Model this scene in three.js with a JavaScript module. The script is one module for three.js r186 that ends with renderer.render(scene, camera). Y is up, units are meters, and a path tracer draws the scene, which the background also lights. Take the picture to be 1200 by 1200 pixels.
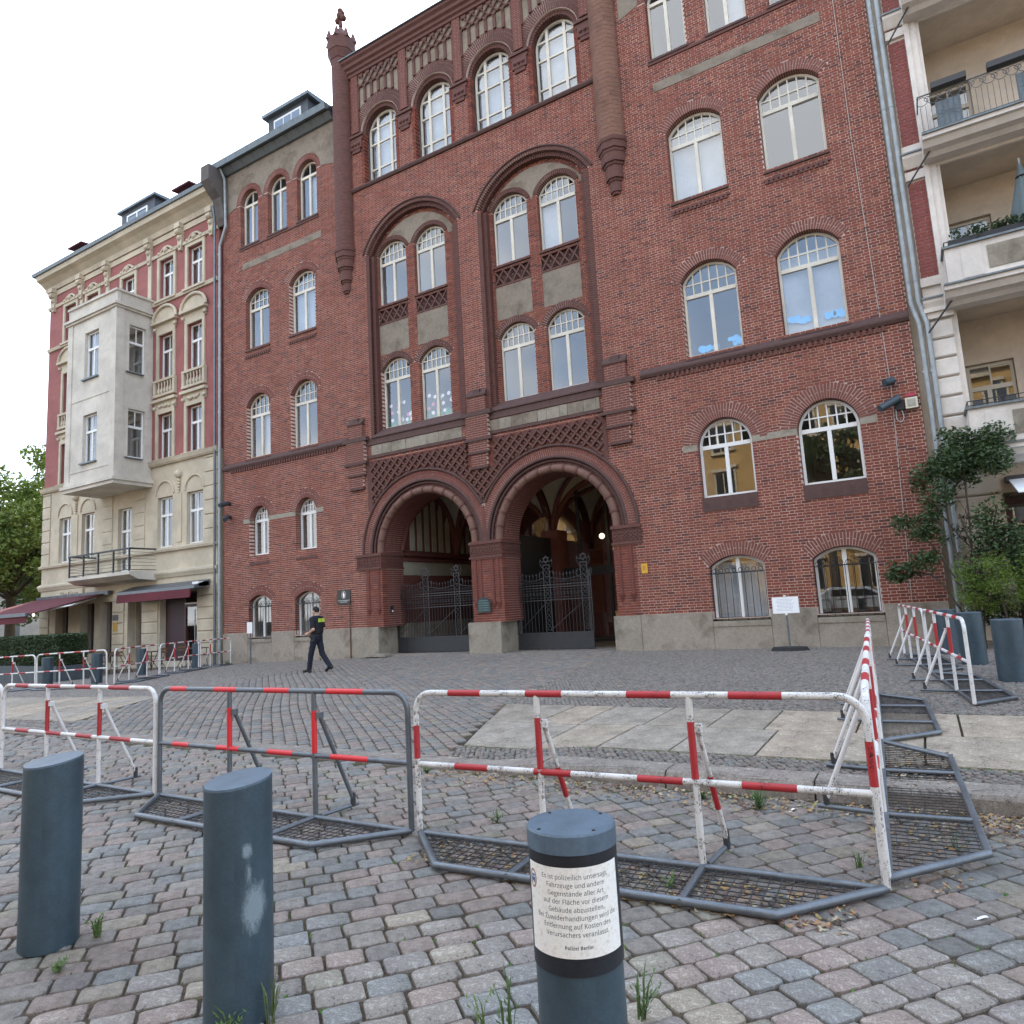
import * as THREE from 'three';
import { mergeGeometries } from 'three/addons/utils/BufferGeometryUtils.js';
import { ImprovedNoise } from 'three/addons/math/ImprovedNoise.js';

// ---------- camera, sky, sun, exposure ----------
const scene = new THREE.Scene();
const camera = new THREE.PerspectiveCamera(72.71, 1, 0.05, 600);
camera.position.set(0, 1.65, 19);
camera.rotation.order = 'YXZ';
camera.rotation.set(0.13449, 0.52502, -0.05737);
const renderer = new THREE.WebGLRenderer({ antialias: true });
renderer.setSize(1024, 1024);
renderer.toneMapping = THREE.LinearToneMapping;
renderer.toneMappingExposure = 2.65;
renderer.shadowMap.enabled = true;

const SUN = new THREE.Vector3(-0.40, 0.66, -0.64).normalize();
const perlin = new ImprovedNoise();
function fbm3(x, y, z, oct = 4) { let s = 0, a = 0.5; for (let i = 0; i < oct; i++) { s += a * perlin.noise(x, y, z); x *= 2.03; y *= 2.03; z *= 2.03; a *= 0.5; } return s; }
{ // hazy summer sky, whiter round the sun, with thin broken cloud everywhere
  const W = 1024, H = 512, data = new Float32Array(W * H * 4), d = new THREE.Vector3();
  for (let j = 0; j < H; j++) for (let i = 0; i < W; i++) {
    const el = (j + 0.5) / H * Math.PI - Math.PI / 2, az = (i + 0.5) / W * 2 * Math.PI - Math.PI;
    d.set(Math.cos(el) * Math.cos(az), Math.sin(el), Math.cos(el) * Math.sin(az));
    const up = Math.max(d.y, 0), c = d.dot(SUN), haze = Math.pow(1 - up, 3.2);
    const glow = Math.pow(Math.max(c, 0), 5) * 0.7 + Math.pow(Math.max(c, 0), 40) * 1.4;
    const k = 1 / (up + 0.22);
    let cl = fbm3(d.x * k * 1.15 + 3.1, 0.7, d.z * k * 1.15 + 8.2, 5) * 1.5 + 0.40;
    cl = Math.min(Math.max((cl - 0.22) / 0.46, 0), 1); cl = cl * cl * (3 - 2 * cl) * 0.80;
    let r = 0.34 + 0.54 * haze, g = 0.54 + 0.38 * haze, b = 0.88 + 0.06 * haze;
    r += (1.12 - r) * cl; g += (1.13 - g) * cl; b += (1.13 - b) * cl;
    r += glow * 1.05; g += glow * 1.03; b += glow;
    if (d.y < 0) { const t = Math.min(1, -d.y * 6); r += (0.25 - r) * t; g += (0.24 - g) * t; b += (0.23 - b) * t; }
    data.set([r, g, b, 1], (j * W + i) * 4);
  }
  const sky = new THREE.DataTexture(data, W, H, THREE.RGBAFormat, THREE.FloatType);
  sky.mapping = THREE.EquirectangularReflectionMapping; sky.magFilter = THREE.LinearFilter; sky.minFilter = THREE.LinearFilter;
  sky.wrapS = THREE.RepeatWrapping; sky.needsUpdate = true;
  scene.background = sky; scene.environment = sky;
}
const sun = new THREE.DirectionalLight(0xfff1dc, 3.2);
sun.position.copy(SUN).multiplyScalar(90); sun.castShadow = true; sun.shadow.radius = 2;
sun.shadow.mapSize.set(4096, 4096);
Object.assign(sun.shadow.camera, { left: -70, right: 70, top: 60, bottom: -60, near: 1, far: 220 });
scene.add(sun, sun.target);

// ---------- helpers ----------
function rng(seed) { let a = seed >>> 0; return () => { a = (a + 0x6D2B79F5) | 0; let t = Math.imul(a ^ (a >>> 15), 1 | a); t = (t + Math.imul(t ^ (t >>> 7), 61 | t)) ^ t; return ((t ^ (t >>> 14)) >>> 0) / 4294967296; }; }
const R = rng(7), V3 = (x, y, z) => new THREE.Vector3(x, y, z), PI = Math.PI;
const used = {};
function numbered(n) { const k = used[n] = (used[n] ?? -1) + 1; return k ? n + '_' + String(k).padStart(3, '0') : n; }
function thing(name, label, category, pos = [0, 0, 0], turn = 0, group) {
  const o = new THREE.Group(); o.name = numbered(name); o.position.set(...pos); o.rotation.y = turn;
  o.userData = { label, category }; if (group) o.userData.group = group; scene.add(o); return o;
}
function setting(name, label) { const o = new THREE.Group(); o.name = name; o.userData = { kind: 'structure', label }; scene.add(o); return o; }
function sub(name, parent, label) { const o = new THREE.Group(); o.name = name; if (label) o.userData.label = label; parent.add(o); return o; }
function copyOf(src, pos, turn, label) { const c = src.clone(); c.name = numbered(src.name.replace(/_\d{3}$/, '')); c.position.set(...pos); c.rotation.y = turn; c.userData = { ...src.userData }; if (label) c.userData.label = label; scene.add(c); return c; }
function boxUV(g) { // uv in metres by the dominant axis of each face
  const p = g.attributes.position, n = g.attributes.normal, uv = new Float32Array(p.count * 2);
  const a = V3(), b = V3(), c = V3();
  for (let i = 0; i < p.count; i += 3) {
    a.fromBufferAttribute(p, i); b.fromBufferAttribute(p, i + 1).sub(a); c.fromBufferAttribute(p, i + 2).sub(a);
    b.cross(c); const x = Math.abs(b.x), y = Math.abs(b.y), z = Math.abs(b.z);
    for (let k = 0; k < 3; k++) {
      const X = p.getX(i + k), Y = p.getY(i + k), Z = p.getZ(i + k), o = (i + k) * 2;
      if (z >= x && z >= y) { uv[o] = X; uv[o + 1] = Y; } else if (x >= y) { uv[o] = Z + 0.37; uv[o + 1] = Y; } else { uv[o] = X; uv[o + 1] = Z + 0.53; }
    }
  }
  g.setAttribute('uv', new THREE.BufferAttribute(uv, 2)); return g;
}
function plainGeo(g) { const o = g.index ? g.toNonIndexed() : g.clone(); for (const k of Object.keys(o.attributes)) if (k !== 'position' && k !== 'normal') o.deleteAttribute(k); if (!o.attributes.normal) o.computeVertexNormals(); return o; }
const _m = new THREE.Matrix4(), _q = new THREE.Quaternion(), _e = new THREE.Euler();
class MB {
  constructor() { this.g = []; }
  add(geo, p = [0, 0, 0], r = [0, 0, 0], s = [1, 1, 1]) { const g = plainGeo(geo); _q.setFromEuler(_e.set(...r)); g.applyMatrix4(_m.compose(V3(...p), _q, V3(...s))); this.g.push(g); return this; }
  bx(x0, x1, y0, y1, z0, z1) { return this.add(new THREE.BoxGeometry(Math.abs(x1 - x0), Math.abs(y1 - y0), Math.abs(z1 - z0)), [(x0 + x1) / 2, (y0 + y1) / 2, (z0 + z1) / 2]); }
  box(c, s, r) { return this.add(new THREE.BoxGeometry(...s), c, r); }
  bar(a, b, w, d = w) { // square bar from a to b
    const A = V3(...a), B = V3(...b), L = A.distanceTo(B), g = plainGeo(new THREE.BoxGeometry(w, L, d));
    _q.setFromUnitVectors(V3(0, 1, 0), B.clone().sub(A).normalize()); g.applyMatrix4(_m.compose(A.add(B).multiplyScalar(0.5), _q, V3(1, 1, 1))); this.g.push(g); return this;
  }
  rod(a, b, r, seg = 8, r2 = r) {
    const A = V3(...a), B = V3(...b), L = A.distanceTo(B), g = plainGeo(new THREE.CylinderGeometry(r2, r, L, seg));
    _q.setFromUnitVectors(V3(0, 1, 0), B.clone().sub(A).normalize()); g.applyMatrix4(_m.compose(A.add(B).multiplyScalar(0.5), _q, V3(1, 1, 1))); this.g.push(g); return this;
  }
  tube(pts, r, n = 24, seg = 8, closed = false) { const c = new THREE.CurvePath(); const v = pts.map(p => V3(...p)); return this.add(new THREE.TubeGeometry(new THREE.CatmullRomCurve3(v, closed, 'centripetal'), n, r, seg, closed)); }
  poly(pts, r, seg = 8) { for (let i = 0; i + 1 < pts.length; i++) this.rod(pts[i], pts[i + 1], r, seg); for (let i = 1; i + 1 < pts.length; i++) this.add(new THREE.SphereGeometry(r, seg, 5), pts[i]); return this; }
  ext(pts, z0, z1, holes = []) { const s = new THREE.Shape(pts.map(p => new THREE.Vector2(...p))); for (const h of holes) s.holes.push(new THREE.Path(h.map(p => new THREE.Vector2(...p)))); return this.add(new THREE.ExtrudeGeometry(s, { depth: z1 - z0, bevelEnabled: false, curveSegments: 1 }), [0, 0, z0]); }
  prism(prof, x0, x1) { // profile of [z, y] points swept along x
    const s = new THREE.Shape(prof.map(p => new THREE.Vector2(-p[0], p[1]))); const g = new THREE.ExtrudeGeometry(s, { depth: x1 - x0, bevelEnabled: false }); return this.add(g, [x0, 0, 0], [0, PI / 2, 0]);
  }
  geo() { const g = this.g.length === 1 ? this.g[0] : mergeGeometries(this.g, false); return boxUV(g); }
  mesh(name, mat, parent, stuff) { const m = new THREE.Mesh(this.geo(), mat); m.name = name; m.castShadow = m.receiveShadow = true; if (stuff) m.userData.kind = 'stuff'; parent.add(m); return m; }
}
function part(name, geo, mat, parent) { const m = new THREE.Mesh(geo, mat); m.name = name; m.castShadow = m.receiveShadow = true; parent.add(m); return m; }
function tagMesh(m, label, category, group) { m.name = numbered(m.name); m.userData = { label, category }; if (group) m.userData.group = group; return m; }

// ---------- textures ----------
function tileNoise(size, period, seed) { const r = rng(seed), n = period * period, v = new Float32Array(n); for (let i = 0; i < n; i++) v[i] = r();
  const out = new Float32Array(size * size);
  for (let y = 0; y < size; y++) for (let x = 0; x < size; x++) { const u = x / size * period, w = y / size * period, i = Math.floor(u), j = Math.floor(w), f = u - i, g = w - j, s = f * f * (3 - 2 * f), t = g * g * (3 - 2 * g), i1 = (i + 1) % period, j1 = (j + 1) % period;
    const a = v[j * period + i], b = v[j * period + i1], c = v[j1 * period + i], d = v[j1 * period + i1]; out[y * size + x] = (a + (b - a) * s) * (1 - t) + (c + (d - c) * s) * t; }
  return out; }
function layers(size, list, seed) { const out = new Float32Array(size * size); let tot = 0; list.forEach(([p, w], k) => { const n = tileNoise(size, p, seed + k * 17); for (let i = 0; i < out.length; i++) out[i] += n[i] * w; tot += w; }); for (let i = 0; i < out.length; i++) out[i] /= tot; return out; }
function makeTex(size, metres, fn, srgb = true) {
  const data = new Uint8Array(size * size * 4);
  for (let i = 0; i < size * size; i++) { const c = fn(i, i % size, Math.floor(i / size)); data[i * 4] = Math.max(0, Math.min(255, c[0] * 255)); data[i * 4 + 1] = Math.max(0, Math.min(255, c[1] * 255)); data[i * 4 + 2] = Math.max(0, Math.min(255, c[2] * 255)); data[i * 4 + 3] = 255; }
  const t = new THREE.DataTexture(data, size, size); t.wrapS = t.wrapT = THREE.RepeatWrapping; t.magFilter = THREE.LinearFilter; t.minFilter = THREE.LinearFilter; t.repeat.set(1 / metres, 1 / metres); if (srgb) t.colorSpace = THREE.SRGBColorSpace; t.needsUpdate = true; return t;
}
const gr = v => [v, v, v];
const N1 = layers(512, [[4, 2], [9, 1.5], [23, 1], [64, .8], [170, .8]], 11), N2 = layers(512, [[6, 1], [31, 1], [97, 1.4], [256, 1.6]], 41), N3 = layers(512, [[3, 2], [7, 2], [17, 1.2], [40, .7]], 71);
const T = {
  mottled: makeTex(512, 3, i => gr(0.62 + 0.46 * N1[i])),
  grain: makeTex(512, 0.6, i => gr(0.60 + 0.55 * N2[i])),
  granite: makeTex(512, 0.8, i => { const s = N2[i] + 0.35 * (N1[i] - .5); const d = s > .66 ? 1.05 : s < .36 ? .55 : .82; return [d * (0.98 + .04 * N3[i]), d * .97, d * (.93 + .06 * N3[i])]; }),
  stain: makeTex(512, 2.6, i => { const s = Math.max(0, N3[i] - .48) * 2.6, f = .78 + .3 * N2[i]; return [f * (1 - .24 * s), f * (1 - .26 * s), f * (1 - .29 * s)]; }),
  plaster: makeTex(512, 4, i => { const s = .80 + .24 * N3[i] + .10 * (N2[i] - .5); return [s, s * .995, s * .985]; }),
  chipped: makeTex(512, 0.36, i => { const c = N1[i] * .45 + N2[i] * .55; return c > .60 ? [.34, .33, .33] : c > .588 ? [.52, .42, .36] : gr(.90 + .12 * N3[i]); }),
  chippedFew: makeTex(512, 0.6, i => { const c = N1[i] * .6 + N2[i] * .4; return c > .645 ? [.36, .34, .33] : gr(.90 + .12 * N3[i]); }),
  zinc: makeTex(512, 0.7, i => { const s = .66 + .36 * N1[i] + .14 * (N2[i] - .5); return [s, s * 1.005, s * 1.01]; }),
  soil: makeTex(512, 1.1, i => { const s = .35 + .75 * N2[i] * (.5 + N1[i]); return [s, s * .9, s * .78]; }),
  bump: makeTex(512, 0.5, i => gr(N2[i]), false),
  bumpCoarse: makeTex(512, 1.6, i => gr(.6 * N1[i] + .4 * N2[i]), false),
};
const C = (r, g, b) => new THREE.Color().setRGB(r, g, b);
function M(r, g, b, rough = 0.85, o = {}) { return new THREE.MeshPhysicalMaterial({ color: C(r, g, b), roughness: rough, ...o }); }
const mats = {
  mortar: M(.72, .55, .47, .95, { map: T.mottled }),
  brickTrim: M(.150, .060, .046, .8, { map: T.grain, bumpMap: T.bump, bumpScale: .004 }),
  brickDark: M(.110, .054, .045, .75, { map: T.grain, bumpMap: T.bump, bumpScale: .004 }),
  brickRed: M(.20, .062, .045, .85, { map: T.grain, bumpMap: T.bump, bumpScale: .004 }),
  voussoir: M(.23, .075, .056, .85, { map: T.grain }),
  plinth: M(.36, .31, .25, .9, { map: T.stain, bumpMap: T.bumpCoarse, bumpScale: .006 }),
  stone: M(.33, .29, .23, .9, { map: T.stain, bumpMap: T.bump, bumpScale: .004 }),
  render: M(.27, .225, .175, .95, { map: T.stain, bumpMap: T.bump, bumpScale: .004 }),
  frieze: M(.30, .25, .19, .95, { map: T.stain }),
  cream: M(.60, .53, .41, .9, { map: T.plaster, bumpMap: T.bump, bumpScale: .002 }),
  creamPale: M(.66, .62, .55, .9, { map: T.plaster, bumpMap: T.bump, bumpScale: .002 }),
  pinkRed: M(.34, .125, .115, .92, { map: T.plaster, bumpMap: T.bump, bumpScale: .003 }),
  warmWall: M(.68, .58, .47, .92, { map: T.plaster, bumpMap: T.bump, bumpScale: .002 }),
  paleTrim: M(.80, .74, .68, .85, { map: T.plaster }),
  frame: M(.76, .72, .62, .55, { map: T.plaster }),
  frameWhite: M(.74, .74, .72, .5),
  glass: new THREE.MeshPhysicalMaterial({ color: 0xffffff, roughness: 0.0, transmission: 1, thickness: 0, ior: 2.3, specularIntensity: 1 }),
  room: M(.44, .44, .44, .95), roomDark: M(.44, .42, .38, .95),
  blind: M(.36, .41, .46, .95, { map: T.plaster }),  // blind fabric, bluish tone painted in for sky mirrored in the panes
  slate: M(.075, .085, .10, .55, { map: T.mottled }),
  zincSheet: M(.20, .235, .25, .45, { map: T.zinc, metalness: .3 }),
  zinc: M(.42, .45, .45, .5, { map: T.zinc, metalness: .25 }),
  galv: M(.21, .23, .25, .42, { map: T.zinc, metalness: .5 }),
  iron: M(.022, .023, .026, .5, { map: T.grain }),
  ironGrey: M(.042, .044, .048, .5, { map: T.grain }),
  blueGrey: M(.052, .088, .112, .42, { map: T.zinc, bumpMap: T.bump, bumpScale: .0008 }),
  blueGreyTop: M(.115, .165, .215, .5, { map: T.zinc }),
  whiteOld: M(.70, .68, .65, .55, { map: T.chipped }),
  whitePaint: M(.74, .72, .70, .5, { map: T.chippedFew }),
  redPaint: M(.42, .025, .030, .5, { map: T.chippedFew }),
  redFresh: M(.62, .022, .028, .45),
  black: M(.012, .013, .015, .6), rubber: M(.03, .03, .03, .9, { map: T.grain }),
  white: M(.78, .78, .77, .6), maroon: M(.13, .022, .032, .9, { map: T.plaster }),
  wood: M(.20, .10, .05, .7, { map: T.mottled }), bark: M(.10, .08, .06, .95, { map: T.grain, bumpMap: T.bump, bumpScale: .01 }),
  kerb: M(.40, .36, .31, .9, { map: T.granite, bumpMap: T.bump, bumpScale: .004 }),
};
for (const k of ['mortar']) mats[k].side = THREE.DoubleSide;
// ---------- brick building ----------
const X0 = -25.05, X1 = 0.45, TOPW = 21.75, TOPT = 22.95;
const brickHouse = thing('brick_building', 'tall red brick building with arched windows and two arched gateways', 'building');
function arcOf(w, rise) { const Rr = (w * w / 4 + rise * rise) / (2 * rise); return { Rr, dy: rise - Rr }; } // centre is at spring + dy
function archPts(cx, w, y0, ys, rise, n = 16) { // closed outline, anticlockwise
  const p = [[cx - w / 2, y0], [cx + w / 2, y0]];
  if (rise <= 0) { p.push([cx + w / 2, ys], [cx - w / 2, ys]); return p; }
  const { Rr, dy } = arcOf(w, rise), yc = ys + dy, a0 = Math.atan2(-dy, w / 2), a1 = PI - a0;
  for (let i = 0; i <= n; i++) { const a = a0 + (a1 - a0) * i / n; p.push([cx + Rr * Math.cos(a), yc + Rr * Math.sin(a)]); }
  return p;
}
function insetArch(o, d) { // same arch drawn d further in
  const w = o.w - 2 * d; if (o.rise <= 0) return { cx: o.cx, w, y0: o.y0 + d, ys: o.ys - d, rise: 0 };
  const { Rr, dy } = arcOf(o.w, o.rise), yc = o.ys + dy, r = Rr - d, ys = yc + Math.sqrt(Math.max(0, r * r - w * w / 4));
  return { cx: o.cx, w, y0: o.y0 + d, ys, rise: yc + r - ys };
}
const ptsOf = (o, n) => archPts(o.cx, o.w, o.y0, o.ys, o.rise, n);
function archTop(o, x) { if (o.rise <= 0) return o.ys; const { Rr, dy } = arcOf(o.w, o.rise), yc = o.ys + dy, t = x - o.cx; return yc + Math.sqrt(Math.max(0, Rr * Rr - t * t)); }
function ringSpan(o, y) { // half width that the opening and its voussoir ring take at height y
  if (y < o.y0) return 0; if (y <= o.ys) return o.w / 2; if (o.rise <= 0) return 0;
  const { Rr, dy } = arcOf(o.w, o.rise), yc = o.ys + dy, Ro = Rr + o.ring, s = (o.w / 2) / Rr, c = -dy / Rr;
  const skewTop = yc + Ro * c; if (y <= skewTop && c > 1e-3) return o.w / 2 + (y - o.ys) * s / c;
  return y < yc + Ro ? Math.sqrt(Ro * Ro - (y - yc) * (y - yc)) : 0;
}
function voussoirs(b, o, z0, z1, t = o.ring, thick = .072, r0 = 0) { // r0: start further out
  const { Rr, dy } = arcOf(o.w, o.rise), yc = o.ys + dy, ri = Rr + r0, ro = ri + t, a0 = Math.atan2(-dy, o.w / 2), a1 = PI - a0;
  const n = Math.max(6, Math.round((a1 - a0) * (ri + ro) / 2 / thick)), gap = .019 / ((ri + ro) / 2) / 2, da = (a1 - a0) / n;
  for (let i = 0; i < n; i++) { const a = a0 + i * da + gap, c = a0 + (i + 1) * da - gap, rows = t > .2 ? [[ri, ri + t * .47], [ri + t * .53, ro]] : [[ri, ro]];
    for (const [p, q] of (i % 2 && t > .2 ? [[ri, ro]] : rows)) b.ext([[o.cx + p * Math.cos(a), yc + p * Math.sin(a)], [o.cx + q * Math.cos(a), yc + q * Math.sin(a)], [o.cx + q * Math.cos(c), yc + q * Math.sin(c)], [o.cx + p * Math.cos(c), yc + p * Math.sin(c)]].reverse(), z0, z1 + (R() - .5) * .004); }
}
const openings = [];
function op(cx, w, y0, ys, rise, ring, extra = {}) { const o = { cx, w, y0, ys, rise, ring, ...extra }; openings.push(o); return o; }
// wings: two columns each, basement to third floor, and three round-headed windows on top
const colsL = [-22.85, -20.2], colsR = [-4.22, -1.62], W = {};
for (const [side, cols] of [['L', colsL], ['R', colsR]]) {
  const k = side === 'L' ? .92 : 1;
  for (const cx of cols) {
    op(cx, 1.44 * k, .94, 2.40, .27, .36, { row: 0, side });
    op(cx, (side === 'L' ? 1.12 : 1.46), 4.28, 5.72, side === 'L' ? .56 : .72, side === 'L' ? .36 : .40, { row: 1, side });
    op(cx, 1.56 * k, 8.32, 10.55, .47, .30, { row: 2, side });
    op(cx, 1.58 * k, 13.04, 15.22, .42, .30, { row: 3, side });
  }
}
for (const cx of [-23.32, -21.58, -19.83, -4.72, -3.0, -1.28]) op(cx, 1.12, 17.74, 19.76, .56, .25, { row: 4, side: cx < -12 ? 'L' : 'R' });
const towerW = [-15.9, -13.4, -10.93, -8.46].map(cx => op(cx, 1.56, 18.08, 20.22, .78, .62, { row: 5, side: 'C' }));
// giant recesses in the middle and the two gateways
const giants = [op(-14.66, 3.9, 8.05, 15.1, 1.24, .30, { giant: 1 }), op(-9.63, 3.86, 8.05, 15.1, 1.18, .30, { giant: 1 })];
const gates = [-14.56, -9.57].map(cx => op(cx, 3.8, 0, 3.80, 1.9, .86, { gate: 1 }));
// things that replace brickwork: lattice spandrels, stone bands
const GC = [-14.56, -9.57], GY = 3.80;
const inLattice = (x, y) => y > 4.95 && y < 7.14 && x > -16.82 && x < -7.75 && GC.every(c => Math.hypot(x - c, y - GY) > 2.80) && !(Math.abs(x + 12.07) < .52 && y > 6.2);
const bricks = [];
function layBricks(x0, x1, y0, y1, z1, depth, holes, skip) {
  const n0 = Math.round((y0 - 1.2) / .075), n1 = Math.floor((y1 - 1.2) / .075);
  for (let i = n0; i < n1; i++) {
    const y = 1.2 + i * .075, ym = y + .0375; let free = [[x0, x1]];
    for (const o of holes) { const h = ringSpan(o, ym); if (h <= 0) continue; const a = o.cx - h, b = o.cx + h; free = free.flatMap(([p, q]) => b <= p || a >= q ? [[p, q]] : [[p, a], [b, q]].filter(s => s[1] - s[0] > .02)); }
    const off = ((i % 2 + 2) % 2) * .1875;
    for (const [p, q] of free) for (let k = Math.floor((p - off) / .375) - 1; k * .375 + off < q; k++) for (const [s, w] of [[0, .236], [.25, .111]]) {
      let a = k * .375 + off + s, b = a + w; a = Math.max(a, p); b = Math.min(b, q); if (b - a < .03) continue; const xm = (a + b) / 2; if (skip && skip(xm, ym)) continue;
      bricks.push({ x: xm, y: ym, z: z1 - depth / 2 + (R() - .5) * .005, w: b - a, h: .0600 + (R() - .5) * .003, d: depth });
    }
  }
}
layBricks(X0, X1, 1.2, TOPW, 0, .24, openings, (x, y) => inLattice(x, y) || (y > TOPW - .3 && false) || (y > 22.9));
layBricks(-18.1, -6.2, TOPW + .0, TOPT, 0, .24, openings, (x, y) => false);
// inner skin of the giant recesses
const inner = [];
for (const [cx0, cx1] of [[-15.76, -14.0], [-10.62, -8.84]]) for (const cx of [cx0, cx1]) { inner.push({ cx, w: 1.34, y0: 8.36, ys: 10.52, rise: .45, ring: .22, row: 2 }, { cx, w: 1.38, y0: 13.1, ys: 15.1, rise: .46, ring: .16, row: 3 }); }
const innerPanels = inner.filter(o => o.row === 2).map(o => ({ cx: o.cx, w: 1.36, y0: 11.2, ys: 12.93, rise: 0, ring: 0 }));
for (const g of giants) layBricks(g.cx - 1.95, g.cx + 1.95, 8.1, 16.35, -.28, .22, [...inner, ...innerPanels], (x, y) => { const h = y < g.ys ? 1.95 : Math.max(0, ringSpan({ ...g, ring: 0 }, y)); return Math.abs(x - g.cx) > h + .05; });
// reveals of the gateways: brick side faces
const bands = [];
{
  const unit = boxUV(plainGeo(new THREE.BoxGeometry(1, 1, 1)));
  const tone = (r) => { const u = r(), v = .80 + .42 * r(); if (u < .10) return [.15 * v, .048 * v, .038 * v]; if (u < .20) return [.31 * v, .100 * v, .056 * v]; return [.25 * v, .064 * v, .040 * v]; };
  const br = rng(99);
  for (const b of bricks) { b.c = tone(br); const dx = b.x, dy = b.y - 1.65, dz = 19 - b.z; const d2 = dx * dx + dy * dy + dz * dz; b.s = b.w * b.h / d2 / Math.sqrt(d2); if (b.x < -17 || (b.y < 2.2 && b.x < -2.6)) b.s *= .9; }
  const order = [...bricks].sort((p, q) => q.s - p.s), near = order.slice(0, 300), far = order.slice(300);
  const tones = []; for (let i = 0; i < 10; i++) tones.push(new THREE.MeshStandardMaterial({ color: C(...tone(br)), roughness: .88, map: T.grain, bumpMap: T.bump, bumpScale: .003 }));
  near.forEach((b, i) => { const m = part('brick', unit, tones[Math.floor(br() * 10)], brickHouse); m.position.set(b.x, b.y, b.z); m.scale.set(b.w, b.h, b.d); });
  const im = new THREE.InstancedMesh(unit, new THREE.MeshStandardMaterial({ color: 0xffffff, roughness: .88, map: T.grain }), far.length);
  const c = new THREE.Color(); far.forEach((b, i) => { _m.compose(V3(b.x, b.y, b.z), _q.identity(), V3(b.w, b.h, b.d)); im.setMatrixAt(i, _m); im.setColorAt(i, c.setRGB(...b.c)); });
  im.name = 'brickwork'; im.userData.kind = 'stuff'; im.castShadow = im.receiveShadow = true; brickHouse.add(im);
}
{ // mortar bed behind the bricks, with the openings cut out
  const grow = o => ptsOf(insetArch(o, -.006), 24);
  const b = new MB();
  const outline = [[X0 + .003, 1.0], [gates[0].cx - 2.2, 1.0], [gates[0].cx - 2.2, 3.8]];
  // gateways as notches
  const notch = g => { const p = []; for (let i = 0; i <= 24; i++) { const a = PI - PI * i / 24; p.push([g.cx + 2.42 * Math.cos(a), 3.8 + 2.42 * Math.sin(a)]); } return p; };
  const out = [[X0 + .003, 1.0], [gates[0].cx - 2.42, 1.0], ...notch(gates[0]), [gates[0].cx + 2.42, 1.0], [gates[1].cx - 2.42, 1.0], ...notch(gates[1]), [gates[1].cx + 2.42, 1.0], [X1 - .003, 1.0], [X1 - .003, TOPW], [-6.2, TOPW], [-6.2, TOPT], [-18.1, TOPT], [-18.1, TOPW], [X0 + .003, TOPW]];
  const holes = openings.filter(o => !o.gate && o.row !== 0).map(o => o.giant || o.row === 5 ? ptsOf({ ...insetArch(o, -.152), y0: o.y0 }, 24) : grow(o));
  // basement openings reach below the sheet
  for (const o of openings.filter(o => o.row === 0)) holes.push(ptsOf({ ...insetArch(o, -.006), y0: 1.02 }, 20));
  b.ext(out, -.235, -.007, holes);
  for (const g of giants) b.ext(ptsOf({ ...g, w: g.w + .02 }, 24), -.50, -.292, [...inner, ...innerPanels].filter(o => Math.abs(o.cx - g.cx) < 2).map(o => o.rise ? grow(o) : ptsOf({ ...o, y0: 12.345 })));
  b.mesh('mortar_bed', mats.mortar, brickHouse);
}
// voussoir arches over windows, one part per opening
for (const o of openings) {
  if (o.gate) continue;
  const b = new MB();
  if (o.row === 5) { voussoirs(b, o, -.30, -.09, .16, .10, 0); voussoirs(b, o, -.24, .012, .20, .08, .17); voussoirs(b, o, -.2, .008, .24, .075, .38); b.mesh('arch', o.row ? mats.brickTrim : mats.voussoir, brickHouse, true); continue; }
  if (o.giant) {
    voussoirs(b, o, -.28, -.10, .14, .085, 0); voussoirs(b, o, -.24, .010, .155, .085, .145);
    b.mesh('arch', mats.brickTrim, brickHouse, true);
    const j = new MB(); for (const s of [-1, 1]) { const x = o.cx + s * o.w / 2; for (let y = 8.1; y < o.ys - .04; y += .075) { j.bx(x + s * -.14, x + s * -.005, y, y + .064, -.28, -.10); j.bx(x + s * .0, x + s * .16, y, y + .064, -.2, .012); } }
    j.mesh('arch_jamb', mats.brickTrim, brickHouse, true);
    const h = new MB(); const pts = ptsOf({ ...insetArch(o, -.30), y0: 0 }, 24).slice(2); h.tube(pts.map(p => [p[0], p[1], .02]), .035, 48, 6); h.mesh('hood_mould', mats.brickDark, brickHouse);
    continue;
  }
  voussoirs(b, o, -.24, .005); b.mesh('arch', o.side === 'L' || o.row === 4 ? mats.voussoir : mats.voussoir, brickHouse, true);
}
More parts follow.
